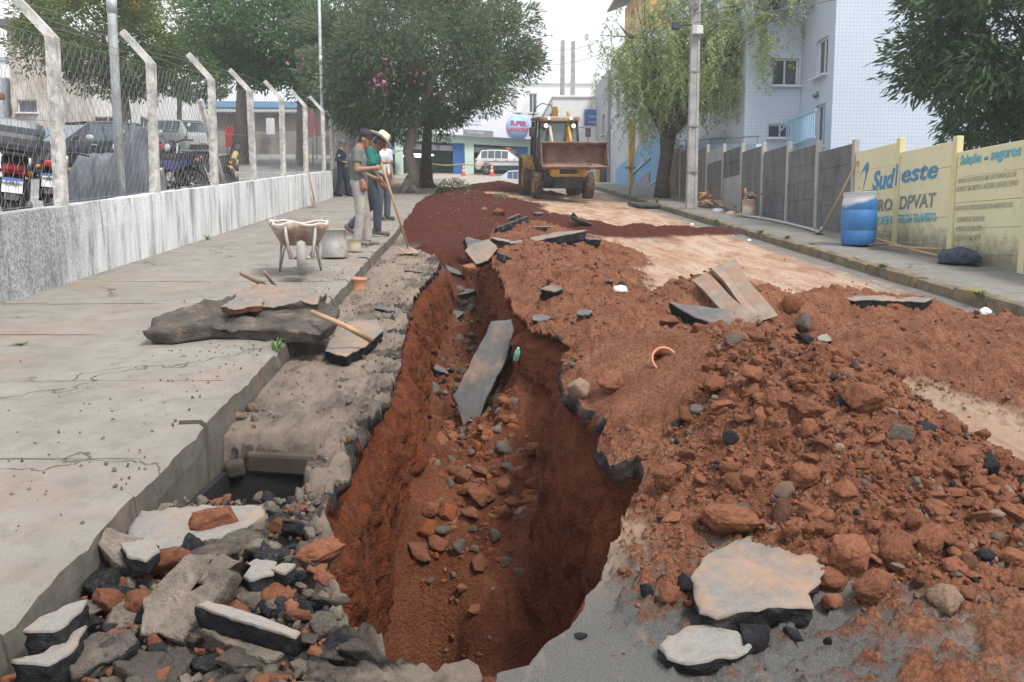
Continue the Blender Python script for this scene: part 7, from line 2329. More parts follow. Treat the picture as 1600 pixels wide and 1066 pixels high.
# ---- motorcycles
def motorcycle(label, loc, heading, col, case=False, plate='', lean=5, sc=1.0, tank=None, cover=False):
    r = thing('motorcycle', label, 'motorcycle', loc, (0, R(lean), heading))
    r.scale = (sc,) * 3
    mp = paint('bike_' + label.split()[0] + str(len(bpy.data.materials)), col, .3)
    M90 = Matrix.Rotation(PI / 2, 4, 'Y')
    for nm, y, rad, w in (('front', .64, .30, .07), ('rear', -.64, .29, .10)):
        Mx = Matrix.Translation((0, y, rad)) @ M90
        wh = MB().lathe([(rad * .72, -w * .5), (rad * .9, -w * .55), (rad, 0), (rad * .9, w * .55), (rad * .72, w * .5), (rad * .72, -w * .5)], 26, mat=Mx).build('wheel', M_TYRE, r)
        rm = MB().lathe([(rad * .74, -w * .4), (rad * .68, 0), (rad * .74, w * .4)], 24, mat=Mx).lathe([(0, -.06), (.05, -.06), (.05, .06), (0, .06)], 12, mat=Mx)
        for k in range(10):
            a = 2 * PI * k / 10
            rm.tube([Mx @ Vector((.04 * math.cos(a), .04 * math.sin(a), .02 * (-1) ** k)), Mx @ Vector((rad * .7 * math.cos(a + .2), rad * .7 * math.sin(a + .2), 0))], .006, 4)
        rm.build('rim', M_RIM, wh)
        n = 12; vs = []
        for k in range(n + 1):
            a = R(35 + (105 if nm == 'front' else 120) * k / n)
            for s in (-1, -.6, .6, 1):
                rr = rad * 1.13 if abs(s) < 1 else rad * 1.02
                vs.append((s * .075, y + rr * math.cos(a), rad + rr * math.sin(a)))
        MB().add(vs, [(k * 4 + j, k * 4 + j + 1, (k + 1) * 4 + j + 1, (k + 1) * 4 + j) for k in range(n) for j in range(3)], 0, True).build(nm + '_mudguard', mp if nm == 'front' else M_BLKP, r)
    for s in (-1, 1):
        MB().tube([(s * .09, .64, .30), (s * .09, .44, .82), (s * .09, .40, .98)], .022, 8).build('fork', M_RIM, r)
        MB().tube([(s * .07, -.64, .29), (s * .08, -.05, .36)], .022, 8).tube([(s * .12, -.55, .33), (s * .12, -.48, .66)], .03, 8).build('swingarm', M_BLKP, r)
        mr_ = MB().tube([(s * .24, .34, 1.02), (s * .33, .36, 1.22)], .007, 6).build('mirror_stem', M_BLKP, r)
        MB().ball((s * .36, .35, 1.26), (.048, .013, .034), 12, 8).build('mirror', M_LENS, mr_)
        MB().ball((s * .15, -.74, .72), (.035, .04, .03), 10, 6).tube([(0, -.72, .72), (s * .15, -.74, .72)], .01, 6).build('turn_signal', M_AMB, r)
    MB().tube([(-.36, .28, 1.0), (-.2, .36, 1.03), (0, .40, 1.0), (.2, .36, 1.03), (.36, .28, 1.0)], .014, 8).build('handlebar', M_BLKP, r)
    MB().box((0, .0, .42), (.26, .42, .34), None, 0, .06).tube([(.13, .1, .28), (.15, -.2, .25), (.16, -.75, .38)], [.025, .03, .04], 10).build('engine', M_STEEL, r)
    MB().tube([(0, .40, .95), (0, .1, .62), (0, -.2, .50), (0, -.5, .66), (0, -.72, .70)], .028, 8).build('frame', M_BLKP, r)
    MB().ball((0, .16, .78), (.145, .27, .13), 16, 10).build('tank', tank or mp, r)
    MB().prism([(-.02, .74), (-.10, .82), (-.42, .82), (-.75, .88), (-.78, .80), (-.45, .70)], -.13, .13, 'x').build('seat', simple('bike_seat', (.025, .025, .027), None, 9, .7, .2), r)
    MB().prism([(-.12, .52), (-.10, .74), (-.45, .72), (-.80, .80), (-.82, .70), (-.45, .56)], -.11, .11, 'x').build('side_panel', mp, r)
    MB().ball((0, .50, .90), (.09, .08, .10), 14, 8).ball((0, .555, .90), (.065, .035, .07), 12, 8, mi=1).build('headlight', [M_BLKP, M_LENS], r)
    tl = MB().box((0, -.83, .76), (.17, .08, .08), None, 0, .02).build('tail_light', M_RED, r)
    pl = MB().box((0, -.89, .56), (.20, .008, .17), (R(-18), 0, 0)).build('number_plate', M_PLATE, r)
    if plate:
        MB().box((0, -.8955 - .0228, .6235), (.198, .004, .032), (R(-18), 0, 0)).build('plate_band', simple('plate_blue', (.03, .10, .38)), pl)
        for i, s in enumerate(plate.split()):
            me = text_mesh(s, .078, 'plate_lettering', simple('plate_ink', (.03, .03, .035), None, 9, .6, 0), .001, 0, 1, 'CENTER', .001)
            o = mesh_obj('plate_lettering', me, pl, (0, -.8975 - .003 - (.013 if i == 0 else -.011), .566 - .068 * i), (R(90 - 18), 0, 0))
    MB().prism([(-.74, .66), (-.80, .66), (-.95, .40), (-.90, .40)], -.07, .07, 'x').build('plate_holder', M_BLKP, r)
    if case:
        cs = MB().box((0, -.80, 1.03), (.56, .42, .22), None, 0, .07).build('top_case', simple('case_grey', (.045, .048, .055), (.07, .073, .08), 9, .5, .1), r)
        MB().box((0, -.80, 1.185), (.57, .43, .17), None, 0, .085).build('case_lid', simple('case_lid', (.13, .145, .17), (.17, .185, .21), 9, .35, .05), cs)
        MB().box((0, -.80, .90), (.24, .36, .03)).build('rack', M_BLKP, r)
    return r
motorcycle('red and black motorcycle with a grey top case behind the first fence post', Wl(-5.46, 10.6, .0), R(24), (.30, .012, .014), True, 'OLS 4F66', 6)
motorcycle('black motorcycle close on the right of the one with the top case', Wl(-5.42, 11.5, .0), R(22), (.015, .015, .018), False, 'AY 0034', 5)
motorcycle('bright red motorcycle cut by the left edge of the picture', Wl(-6.05, 9.95, .02), R(-30), (.42, .02, .015), False, '', 6)
motorcycle('black and blue motorcycle between the covered motorcycle and the third post', Wl(-5.55, 15.4, .05), R(118), (.012, .02, .10), False, '', 7, tank=M_BLKP)
motorcycle('dark motorcycle with a white plate next to the leaning brace', Wl(-5.0, 16.1, .0), R(150), (.02, .022, .025), False, '', 6)

def covered_bike():
    """a motorcycle under a grey tarpaulin: cloth pulled over handlebar and seat"""
    n, m = 34, 40
    vs = []
    for i in range(n + 1):
        f = i / n; y = -1.05 + 2.1 * f
        ridge = np.interp(f, [0, .12, .45, .58, .68, .76, .9, 1], [.52, .84, .86, 1.02, 1.34, 1.20, .68, .42])
        half = np.interp(f, [0, .15, .5, .68, .8, 1], [.10, .22, .26, .38, .28, .06])
        for j in range(m + 1):
            u = 2 * j / m - 1
            a = abs(u)
            z = ridge * (1 - a ** 2.6) + .04
            x = half * np.sign(u) * (a ** .75) * (1 + .35 * a)
            fold = .045 * math.sin(y * 17 + 3 * u) * a + .03 * math.sin(y * 31 + 1.3) * a
            vs.append((x + fold * np.sign(u), y + .02 * math.sin(u * 9), max(.03, z + .015 * math.sin(y * 23 + u * 7))))
    fs = [(i * (m + 1) + j, i * (m + 1) + j + 1, (i + 1) * (m + 1) + j + 1, (i + 1) * (m + 1) + j) for i in range(n) for j in range(m)]
    o = MB().add(vs, fs, 0, True).build('covered_motorcycle', simple('grey_tarpaulin', (.075, .085, .105), (.125, .14, .165), 4, .55, .2, 30), None, Wl(-5.40, 13.6, 0), (0, R(4), R(-76))); o.scale = (1.0, .66, 1.0)
    o.modifiers.new('thickness', 'SOLIDIFY').thickness = .005
    tag(o, 'motorcycle wrapped in a dark grey tarpaulin behind the second fence post', 'covered motorcycle')
covered_bike()
# ================================================================== BUILDINGS
def plaster(name, c1, c2=None, stain=None, sc=.8, rough=.85):
    return simple(name, c1, c2 or tuple(x * .86 for x in c1), sc, rough, .25, 30, dirt=stain, dirt_amt=.45)
def tile_mat(name, c, grout, size=.105):
    t = NT(name)
    g = t.n('ShaderNodeNewGeometry')
    s = t.sep(g.outputs['Position'])
    nrm = t.sep(g.outputs['True Normal'])
    ax = t.math('ABSOLUTE', nrm['X'])
    u = t.math('ADD', t.math('MULTIPLY', s['X'], t.math('SUBTRACT', 1.0, t.math('ROUND', ax))), t.math('MULTIPLY', s['Y'], t.math('ROUND', ax)))
    def line(v):
        f = t.math('FRACT', t.math('DIVIDE', v, size))
        return t.math('LESS_THAN', f, .13)
    gr = t.math('MAXIMUM', line(u), line(s['Z']))
    col = t.ramp(t.noise(.5, 5, .6, vec=g.outputs['Position']), [(.3, tuple(x * .93 for x in c)), (.7, c)])
    wt = t.n('ShaderNodeTexWhiteNoise')
    fl = t.n('ShaderNodeVectorMath', operation='FLOOR'); dv = t.n('ShaderNodeVectorMath', operation='SCALE'); dv.inputs['Scale'].default_value = 1 / size
    t.l(g.outputs['Position'], dv.inputs[0]); t.l(dv.outputs[0], fl.inputs[0]); t.l(fl.outputs[0], wt.inputs['Vector'])
    col = t.mix(t.math('MULTIPLY', wt.outputs['Value'], .12), col, tuple(x * .8 for x in c))
    col = t.mix(gr, col, grout)
    h = t.math('SUBTRACT', 1.0, gr)
    return t.fin(col, t.ramp(gr, [(0, .25), (1, .8)]), t.bump(h, .4, .004), 0, .4)
M_TILE = tile_mat('white_blue_tile', (.58, .655, .76), (.38, .46, .58))
M_FRAME = simple('white_frame', (.72, .74, .76), (.62, .64, .67), 4, .5, 0)
M_WGL = glass_mat('window_glass', (.035, .045, .055), .08)

def wall_open(mb, o, u, v, w, h, openings, mi=0, depth=.18):
    """a rectangular wall face from corner o along unit u (width w) and up v (height h), with real window recesses"""
    o, u, v = Vector(o), Vector(u), Vector(v)
    nrm = u.cross(v)
    xs = sorted({0, w} | {a for q in openings for a in (q[0], q[1])}); zs = sorted({0, h} | {a for q in openings for a in (q[2], q[3])})
    for i in range(len(xs) - 1):
        for j in range(len(zs) - 1):
            cx, cz = (xs[i] + xs[i + 1]) / 2, (zs[j] + zs[j + 1]) / 2
            if any(q[0] < cx < q[1] and q[2] < cz < q[3] for q in openings): continue
            mb.quad(o + u * xs[i] + v * zs[j], o + u * xs[i + 1] + v * zs[j], o + u * xs[i + 1] + v * zs[j + 1], o + u * xs[i] + v * zs[j + 1], mi)
    for (a, b, c, d) in [q[:4] for q in openings]:
        P = [o + u * a + v * c, o + u * b + v * c, o + u * b + v * d, o + u * a + v * d]
        Q = [p - nrm * depth for p in P]
        for k in range(4): mb.quad(P[k], P[(k + 1) % 4], Q[(k + 1) % 4], Q[k], mi)

def window(root, o, u, v, q, depth=.18, bars=1, frame=None, glass=None, sill=True, name='window'):
    o, u, v = Vector(o), Vector(u), Vector(v); nrm = u.cross(v)
    a, b, c, d = q[:4]
    M3 = Matrix((u, nrm, v)).transposed().to_4x4(); M3.translation = o + u * (a + b) / 2 + v * (c + d) / 2 - nrm * (depth - .05)
    w, h = b - a, d - c
    fr = MB(); t_ = .055
    fr.box((0, 0, h / 2 - t_ / 2), (w, .06, t_), mat=M3).box((0, 0, -h / 2 + t_ / 2), (w, .06, t_), mat=M3)
    for s in (-1, 1): fr.box((s * (w / 2 - t_ / 2), 0, 0), (t_, .06, h - 2 * t_), mat=M3)
    for k in range(bars): fr.box((-w / 2 + w * (k + 1) / (bars + 1), .002, 0), (.05, .06, h - 2 * t_), mat=M3)
    wn_ = fr.build(name, frame or M_FRAME, root)
    MB().box((0, -.01, 0), (w - .06, .012, h - .06), mat=M3).build('pane', glass or M_WGL, wn_)
    if sill: MB().box((0, depth - .02, -h / 2 - .03), (w + .14, depth + .1, .05), mat=M3).build('sill', frame or M_FRAME, wn_)
    return wn_

def block(name, label, cat, x0, x1, y0, y1, z0, z1, mat, faces, roof=None, group=None, zlevel=None):
    """box building in street coordinates with level floors; faces: {'W': [...], 'S': [...], 'E': [...]} openings (a, b, c, d, bars)"""
    base = SLOPE * (zlevel if zlevel is not None else y0)
    root = thing(name, label, cat, (0, 0, 0), 0, group)
    mb = MB()
    Z0, Z1 = base + z0, base + z1
    fs = {'S': ((x0, y0, Z0), (1, 0, 0), x1 - x0), 'W': ((x0, y1, Z0), (0, -1, 0), y1 - y0), 'E': ((x1, y0, Z0), (0, 1, 0), y1 - y0), 'N': ((x1, y1, Z0), (-1, 0, 0), x1 - x0)}
    for k, (o, u, w) in fs.items():
        ops = faces.get(k, [])
        wall_open(mb, o, u, (0, 0, 1), w, Z1 - Z0, ops)
    mb.quad((x0, y0, Z1), (x1, y0, Z1), (x1, y1, Z1), (x0, y1, Z1))
    mb.build('wall', mat, root)
    for k, (o, u, w) in fs.items():
        for q in faces.get(k, []):
            window(root, o, u, (0, 0, 1), q, bars=q[4] if len(q) > 4 else 1)
    if roof: roof(root, x0, x1, y0, y1, Z1)
    return root

def parapet(mat, over=.12, h=.22):
    def f(root, x0, x1, y0, y1, Z):
        MB().box(((x0 + x1) / 2, (y0 + y1) / 2, Z + h / 2), (x1 - x0 + 2 * over, y1 - y0 + 2 * over, h), None, 0, .03).build('parapet', mat, root)
    return f

# ---- tall tiled apartment house on the right (levels above the street plane at y = 26)
def rel(y, z): return z + SLOPE * (y - 26)
A = block('apartment_house', 'tall pale blue tiled apartment house behind the panel wall', 'apartment house', 10.5, 27, 25.5, 36, -2.0, 13.0, M_TILE,
          {'W': [(9.12, 10.02, 5.85, 6.95, 1), (9.25, 10.0, 3.75, 5.0, 1), (9.12, 10.02, 8.7, 9.8, 1), (8.15, 8.45, 4.15, 4.75, 0)], 'S': []}, zlevel=26)
B = block('apartment_house', 'stepped back wing of the tiled apartment house behind the pepper tree', 'apartment house', 8.7, 10.49, 28.05, 39, -2.0, 13.0, M_TILE,
          {'S': [(.85, 1.72, 5.85, 6.7, 1), (.78, 1.62, 4.2, 4.65, 1), (.85, 1.72, 8.6, 9.5, 1)], 'W': [(2.0, 3.4, 5.8, 6.8, 1), (6, 7.4, 5.8, 6.8, 1), (6, 7.4, 8.6, 9.6, 1)]}, zlevel=26)
# terrace wall, rail and railing in front of it
tr = thing('terrace_wall', 'low tiled terrace wall with a thin rail above the grey panel wall', 'wall', W(8.5, 30, 0))
MB().add([W(x, y, z) - tr.location for y in (25.7, 36.5) for (x, z) in ((8.35, -.4), (8.35, 1.78), (8.5, 1.78), (8.5, -.4))], [(0, 1, 5, 4), (1, 2, 6, 5), (2, 3, 7, 6), (0, 3, 2, 1), (4, 5, 6, 7)]).build('wall', M_TILE, tr)
MB().tube([W(8.42, 25.7, 2.0) - tr.location, W(8.42, 36.5, 2.0) - tr.location], .025, 8).build('rail', simple('rail_grey', (.22, .25, .28)), tr)
for i in range(7):
    MB().tube([W(8.42, 25.8 + 1.75 * i, 1.75) - tr.location, W(8.42, 25.8 + 1.75 * i, 2.0) - tr.location], .018, 6).build('rail_post', simple('rail_grey', (.22, .25, .28)), tr)
rg = thing('balcony_railing', 'light blue railing in front of the apartment house glass door', 'railing', W(9.9, 26.4, 0))
mbl = simple('railing_blue', (.36, .55, .72), (.30, .48, .65), 5, .5, 0)
MB().box((0, 0, 2.62), (.05, 2.4, .06)).box((0, 0, 1.85), (.05, 2.4, .05)).build('rail', mbl, rg)
for k in range(15):
    MB().box((0, -1.12 + .16 * k, 2.23), (.03, .035, .72)).build('bar', mbl, rg)
MB().box((0, 2.4, 2.2), (.05, 2.6, .06), (R(-14), 0, 0)).build('ramp_rail', mbl, rg)
o = MB().ball((10.42, 26.6, SLOPE * 26 + 3.3), (.10, .12, .07), 12, 8).tube([(10.5, 26.6, SLOPE * 26 + 3.42), (10.42, 26.6, SLOPE * 26 + 3.3)], .03, 8).build('wall_lamp', M_STEEL); tag(o, 'small round lamp on the tiled wall between the two windows', 'wall lamp')

# ---- orange upper house, sloped white gable and grey house at the street corner
M_ORG = plaster('orange_plaster', (.62, .36, .13)); M_GREYP = plaster('grey_plaster', (.36, .38, .41)); M_BLUEP = plaster('blue_plaster', (.17, .36, .62), (.22, .42, .66), None)
M_WHT = plaster('white_plaster', (.74, .75, .76), (.66, .67, .69), (.55, .55, .54))
def gable_roof(mat, ov=.5, h=1.0):
    def f(root, x0, x1, y0, y1, Z):
        mb = MB(); xm = (x0 + x1) / 2
        mb.prism([(x0 - ov, Z + .02), (xm, Z + h), (x1 + ov, Z + .02), (x1 + ov, Z + .14), (xm, Z + h + .14), (x0 - ov, Z + .14)], y0 - ov, y1 + ov, 'y')
        mb.build('roof', mat, root)
        MB().prism([(x0, Z), (xm, Z + h), (x1, Z)], y0 + .05, y1 - .05, 'y').build('gable', M_GREYP, root)
    return f
M_ROOFG = simple('grey_roof', (.26, .26, .27), (.34, .33, .32), 3, .9, .4, 20)
block('house', 'pale grey lower house front below the orange house at the upper street corner', 'house', 8.15, 14, 43, 52.2, -1, 7.2, plaster('pale_bluegrey', (.50, .54, .60)), {'W': [(2, 3.2, 5.2, 6.6, 1), (5.2, 6.4, 5.2, 6.6, 1)]}, parapet(M_GREYP, .06, .12), zlevel=44)
block('house', 'orange house with a grey roof above the white wall beyond the pepper tree', 'house', 8.7, 14, 43.6, 51, 7.3, 10.3, M_ORG, {'S': [(.7, 1.9, 1.1, 2.4, 1)], 'W': [(2, 3.2, 1.1, 2.4, 1), (5, 6.2, 1.1, 2.4, 1)]}, gable_roof(M_ROOFG, .9, 1.3), zlevel=44)
wg_ = thing('gable_wall', 'white wall with a sloping top between the orange house and the tiled building', 'wall', (0, 0, SLOPE * 40))
MB().prism([(7.9, -1), (7.9, 4.4), (9.6, 8.1), (14, 8.1), (14, -1)], 40.2, 40.6, 'y').build('wall', tile_mat('white_tile', (.70, .73, .77), (.5, .54, .6), .2), wg_)
block('house', 'narrow grey house front at the upper corner behind the loader bucket', 'house', 8.0, 14, 52.5, 58, -1, 6.4, M_GREYP, {'W': [(1, 2, 1.2, 3.2, 0), (3.4, 4.4, 3.8, 5, 1)]}, zlevel=52)
# blue ramp and gate with a yellow pillar
bg = thing('blue_gate_wall', 'bright blue stepped ramp wall with pale lower panels next to the pepper tree', 'wall', W(7.6, 38, 0))
base = -bg.location
def YZ(y, z): return (y, SLOPE * y + z)
MB().prism([YZ(33.8, -.4), YZ(33.8, 2.35), YZ(37.0, 2.0), YZ(37.0, -.4)], 7.50, 7.75, 'x', mat=Matrix.Translation(base)).build('upper_panel', M_BLUEP, bg)
MB().prism([YZ(37.02, -.4), YZ(37.02, 2.2), YZ(41.2, 1.5), YZ(41.2, -.4)], 7.55, 7.8, 'x', mat=Matrix.Translation(base)).build('middle_panel', M_BLUEP, bg)
MB().prism([YZ(41.5, -.4), YZ(41.5, 1.5), YZ(46.5, .6), YZ(46.5, -.4)], 7.55, 7.8, 'x', mat=Matrix.Translation(base)).build('lower_panel', M_BLUEP, bg)
mpl = plaster('mauve_plinth', (.30, .30, .36))
MB().prism([YZ(33.9, -.3), YZ(33.9, .62), YZ(36.9, .10), YZ(36.9, -.3)], 7.44, 7.498, 'x', mat=Matrix.Translation(base)).build('plinth', mpl, bg)
MB().prism([YZ(37.2, -.3), YZ(37.2, .72), YZ(41.0, .05), YZ(41.0, -.3)], 7.48, 7.548, 'x', mat=Matrix.Translation(base)).build('plinth', mpl, bg)
MB().prism([YZ(33.9, .66), YZ(33.9, .74), YZ(36.9, .20), YZ(36.9, .12)], 7.42, 7.50, 'x', mat=Matrix.Translation(base)).build('ledge', mbl, bg)
MB().prism([YZ(37.1, 1.30), YZ(37.1, 1.38), YZ(41.1, .62), YZ(41.1, .54)], 7.48, 7.55, 'x', mat=Matrix.Translation(base)).build('ledge', mbl, bg)
o = MB().box(W(7.46, 41.35, 1.35), (.30, .34, 3.4), None, 0, .02).build('pillar', plaster('ochre_plaster', (.60, .36, .06))); tag(o, 'ochre yellow pillar between the blue ramp walls', 'pillar')
o = MB().box(W(7.4, 52.2, .8), (.2, .3, 2.2), None, 0, .02).build('pillar', plaster('ochre_plaster', (.60, .36, .06))); tag(o, 'small ochre gate pillar at the foot of the white building', 'pillar')
o = MB().box(W(7.7, 53.0, .5), (.5, .6, 1.5), None, 0, .03).build('gate_box', plaster('dark_teal', (.08, .14, .17))); tag(o, 'dark grey green gate beside the small ochre pillar', 'gate')
# street sign post on the right pavement, drain mouth
sp = thing('sign_post', 'short grey post with a flat top at the right kerb near the loader', 'post', W(5.95, 33.2, ZR_TOP))
MB().tube([(0, 0, 0), (0, 0, 1.02)], .045, 10).build('post', M_GALV, sp)
MB().box((0, 0, 1.05), (.42, .26, .06), None, 0, .01).tube([(.0, 0, 1.08), (.1, 0, 1.45)], .02, 6).build('top_plate', M_STEEL, sp)
o = MB().box(W(5.55, 27.9, -.14), (.9, 1.5, .10), (TILT, 0, R(4)), 0, .03).build('drain_cover', simple('dark_drain', (.03, .035, .035), (.06, .06, .06), 6, .8)); tag(o, 'dark drain mouth in the right gutter above the pepper tree', 'drain')

# ---- car wash
def car_wash():
    ang = R(24); o = W(-9.4, 58.6, -.25)
    r = thing('car_wash', 'pale green car wash with blue doors and a long white sign panel', 'car wash', o, ang)
    # level building; local x along the front, y into the depth
    mg = plaster('mint_plaster', (.48, .66, .58), (.56, .72, .64)); mb_ = simple('door_blue', (.02, .11, .36), (.03, .14, .42), 4, .5, 0)
    D = 9; Wd = 15.2; H1 = 2.75
    bays = [(.5, 4.4), (5.0, 9.6), (10.3, 14.7)]
    mb = MB()
    wall_open(mb, (0, 0, -1.6), (1, 0, 0), (0, 0, 1), Wd, H1 + .55 + 1.6, [(a, b, 1.6, H1 + 1.6) for a, b in bays], 0, .35)
    mb.quad((0, 0, -1.6), (0, D, -1.6), (0, D, H1 + 2.5), (0, 0, H1 + 2.5)); mb.quad((Wd, 0, -1.6), (Wd, 0, H1 + 2.5), (Wd, D, H1 + 2.5), (Wd, D, -1.6))
    mb.quad((0, D, -.1), (Wd, D, -.1), (Wd, D, H1 + 2.5), (0, D, H1 + 2.5)); mb.quad((0, 0, .01), (Wd, 0, .01), (Wd, D, .01), (0, D, .01)); mb.quad((0, .36, H1 + .1), (Wd, .36, H1 + .1), (Wd, D, H1 + .1), (0, D, H1 + .1))
    mb.build('wall', mg, r)
    MB().box((Wd / 2, -.30, H1 + 1.35), (Wd + .2, .5, 1.75), None, 0, .03).build('sign_panel', plaster('sign_white', (.70, .71, .80), (.64, .66, .77)), r)
    MB().prism([(-.6, H1 + 2.3), (D + .3, H1 + 4.0), (D + .3, H1 + 4.15), (-.6, H1 + 2.42)], -.1, Wd + .1, 'x').build('roof', simple('pale_roof', (.62, .60, .60), (.5, .48, .48), 2, .8), r)
    for (a, b) in bays:
        MB().box((b - .42, .22, H1 / 2), (.8, .10, H1 - .02)).build('door_leaf', mb_, r)
        MB().box(((a + b) / 2 - .2, 1.1, H1 - .22), (b - a - .6, 1.5, .36), (R(10), 0, 0)).build('rolled_shutter', plaster('shutter_grey', (.42, .44, .50)), r)
    # round emblem
    em = MB().lathe([(0, 0), (.90, 0), (.90, .04), (0, .04)], 40, mat=Matrix.Translation((13.5, -.60, H1 + 1.30)) @ Matrix.Rotation(PI / 2, 4, 'X')).build('round_sign', simple('sky_blue_sign', (.24, .46, .78), (.36, .58, .85), 3, .5, 0), r)
    for i, (s, z) in enumerate((('SUPER', 1.40), ('LAVAÇÃO', .98))):
        me = text_mesh(s, .46 if i == 0 else .36, 'sign_lettering', simple('sign_red', (.55, .06, .12), None, 5, .6, 0), .006, .1, 1, 'CENTER', .02)
        mesh_obj('sign_lettering', me, em, (13.5, -.66, H1 + z), (PI / 2, 0, 0))
    for i in range(3):
        me = text_mesh(('LAVAGEM  POLIMENTO', 'HIGIENIZACAO', 'ENCERAMENTO')[i], .17, 'sign_lettering', simple('sign_greyblue', (.42, .44, .55), None, 5, .7, 0), .004)
        mesh_obj('sign_lettering', me, r, (9.4, -.57, H1 + 1.72 - .25 * i), (PI / 2, 0, 0))
    pb = MB().box((10.4, -.57, H1 + .72), (2.3, .03, .36)).build('phone_plate', simple('plate_grey', (.22, .25, .30)), r)
    me = text_mesh('3571-2400', .30, 'sign_lettering', simple('plate_letter', (.62, .66, .72), None, 5, .6, 0), .004)
    mesh_obj('sign_lettering', me, pb, (9.5, -.60, H1 + .62), (PI / 2, 0, 0))
    for k in range(2):
        MB().tube([(6.2, 3.5 + k * 1.5, 2.2), (8.6, 3.5 + k * 1.5, 2.2)], .06, 6).build('tube_light', emit_mat('white_tube', (1, 1, 1), 3.0), r)
    MB().box((7.6, 2.2, .5), (.9, .6, 1.0), None, 0, .1).build('machine', mb_, r)
    MB().lathe([(.25, -.1), (.36, 0), (.25, .1), (.0, .1)], 18, mat=Matrix.Translation((6.6, 1.2, .45)) @ Matrix.Rotation(PI / 2, 4, 'X')).build('tyre_display', M_TYRE, r)
    return r
car_wash()

def white_house():
    r = block('house', 'long white two storey building with a blue sign behind the loader', 'building', 3.3, 9.6, 67, 75, -2, 6.6, M_WHT,
              {'S': [(.9, 1.5, 6.4, 7.9, 1), (3.0, 3.5, 6.4, 7.6, 1), (4.3, 5.2, 6.3, 7.5, 1)]}, parapet(M_WHT, .15, .25), zlevel=67)
    return r
white_house()
bb = block('house', 'white ground floor wall with the blue framed sign beside the loader', 'building', 5.2, 9.5, 57.5, 66.5, -2, 5.0, M_WHT, {'S': []}, parapet(M_WHT, .1, .15), zlevel=57.5)
sg = MB().box((7.9, 57.42, SLOPE * 57.5 + 3.75), (1.35, .08, 1.0), None, 0, .01).build('blue_sign', simple('navy_sign', (.035, .10, .30), (.05, .14, .36), 3, .5, 0)); tag(sg, 'blue rectangular sign with a pale oval emblem on the white wall', 'sign')
e_ = MB().lathe([(.40, 0), (.44, 0), (.44, .02), (.40, .02), (.40, 0)], 32, mat=Matrix.Translation((7.9, 57.37, SLOPE * 57.5 + 3.85)) @ Matrix.Diagonal((1, 1, .5, 1)) @ Matrix.Rotation(PI / 2, 4, 'X')).build('oval_emblem', simple('emblem_cyan', (.25, .55, .70), None, 4, .5, 0), sg)
MB().box((7.9, 57.36, SLOPE * 57.5 + 3.80), (.72, .02, .12)).build('emblem_bar', simple('emblem_cyan', (.25, .55, .70), None, 4, .5, 0), sg)
MB().box((7.9, 57.36, SLOPE * 57.5 + 3.44), (.8, .02, .07)).build('sign_line', simple('sign_pale', (.5, .6, .7), None, 4, .5, 0), sg)
utility_pole(6.25, 62.2, 0, 9.2, .20, .13, 'left one of two utility poles behind the loader', False)
utility_pole(6.85, 61.0, 0, 9.0, .20, .13, 'right one of two utility poles behind the loader', False)

# ---- buildings beyond the parking lot
def lotblock(*a, **k): return block(*a, **k)
lotblock('apartment_block', 'grimy white apartment block with balconies behind the yellow flowering tree', 'apartment block', -38, -17.4, 46, 58, -2, 5.9, plaster('dirty_white', (.76, .765, .77), (.68, .68, .68), (.56, .54, .52)),
         {'S': [(14.2, 15.6, 6.3, 7.1, 1), (17.0, 18.0, 6.4, 7.0, 0), (14.6, 15.4, 4.4, 5.4, 0), (17.4, 18.2, 4.4, 5.4, 0), (11, 12.4, 6.3, 7.1, 1), (18.6, 20, 4.4, 5.2, 1), (8, 9.4, 6.3, 7.1, 1)], 'E': [(1, 2.4, 4.4, 5.4, 1), (5, 6.4, 4.4, 5.4, 1)]}, parapet(M_GREYP, .1, .2), zlevel=46)
lotblock('tower', 'tall narrow stained white tower with a dark vent at the left', 'tower', -21.4, -19.3, 42, 46, -2, 7.0, plaster('stained_white', (.62, .60, .57), (.42, .36, .31), (.27, .2, .15), 1.4),
         {'S': [(.25, 1.15, 5.2, 5.8, 0), (1.3, 1.7, 3.6, 4.3, 0)]}, parapet(simple('dark_roof', (.12, .11, .11)), .3, .35), zlevel=42)
lotblock('shed', 'grey blue shed wall with a steel frame at the far left', 'shed', -25, -21.8, 42, 50, -2, 4.8, plaster('grey_blue', (.44, .48, .54)), {'S': [(1.0, 1.9, 2.3, 4.6, 0)]}, zlevel=42)
lotblock('house', 'small orange brick house at the left edge of the lot', 'house', -31, -19.0, 30.5, 36, -2, 3.9, plaster('brick_orange', (.50, .30, .16), (.42, .24, .13)), {'E': [(1.5, 3, 1.6, 3, 1)], 'S': [(9.6, 10.8, 3.2, 4.9, 1)]}, parapet(simple('clay_roof', (.36, .19, .12)), .3, .25), zlevel=32)
lotblock('green_house', 'low pale green building with a blue eave behind the lot', 'building', -24, -9.5, 58, 66, -2, 4.2, plaster('green_plaster', (.38, .52, .45), (.44, .57, .5)), {'S': [(7, 8.4, 2.3, 3.6, 1), (10.6, 12, 2.3, 3.6, 1)]}, parapet(simple('eave_blue', (.14, .30, .50)), .5, .4), zlevel=58)
dw = block('workshop', 'dark brown open workshop wall at the back of the lot', 'workshop', -14.6, -5.4, 49.5, 56, -2, 3.5, plaster('brown_wall', (.17, .14, .125), (.12, .10, .09)), {'S': [(5.2, 5.9, 2.6, 3.9, 0)]}, parapet(simple('eave_pale', (.55, .57, .60)), .4, .15), zlevel=50)
wall_strip('back_wall', -5.8, -5.6, 30, 31, 0, .2, M_CONC, 9, 3, 'low concrete kerb block at the back of the lot', 'kerb block')
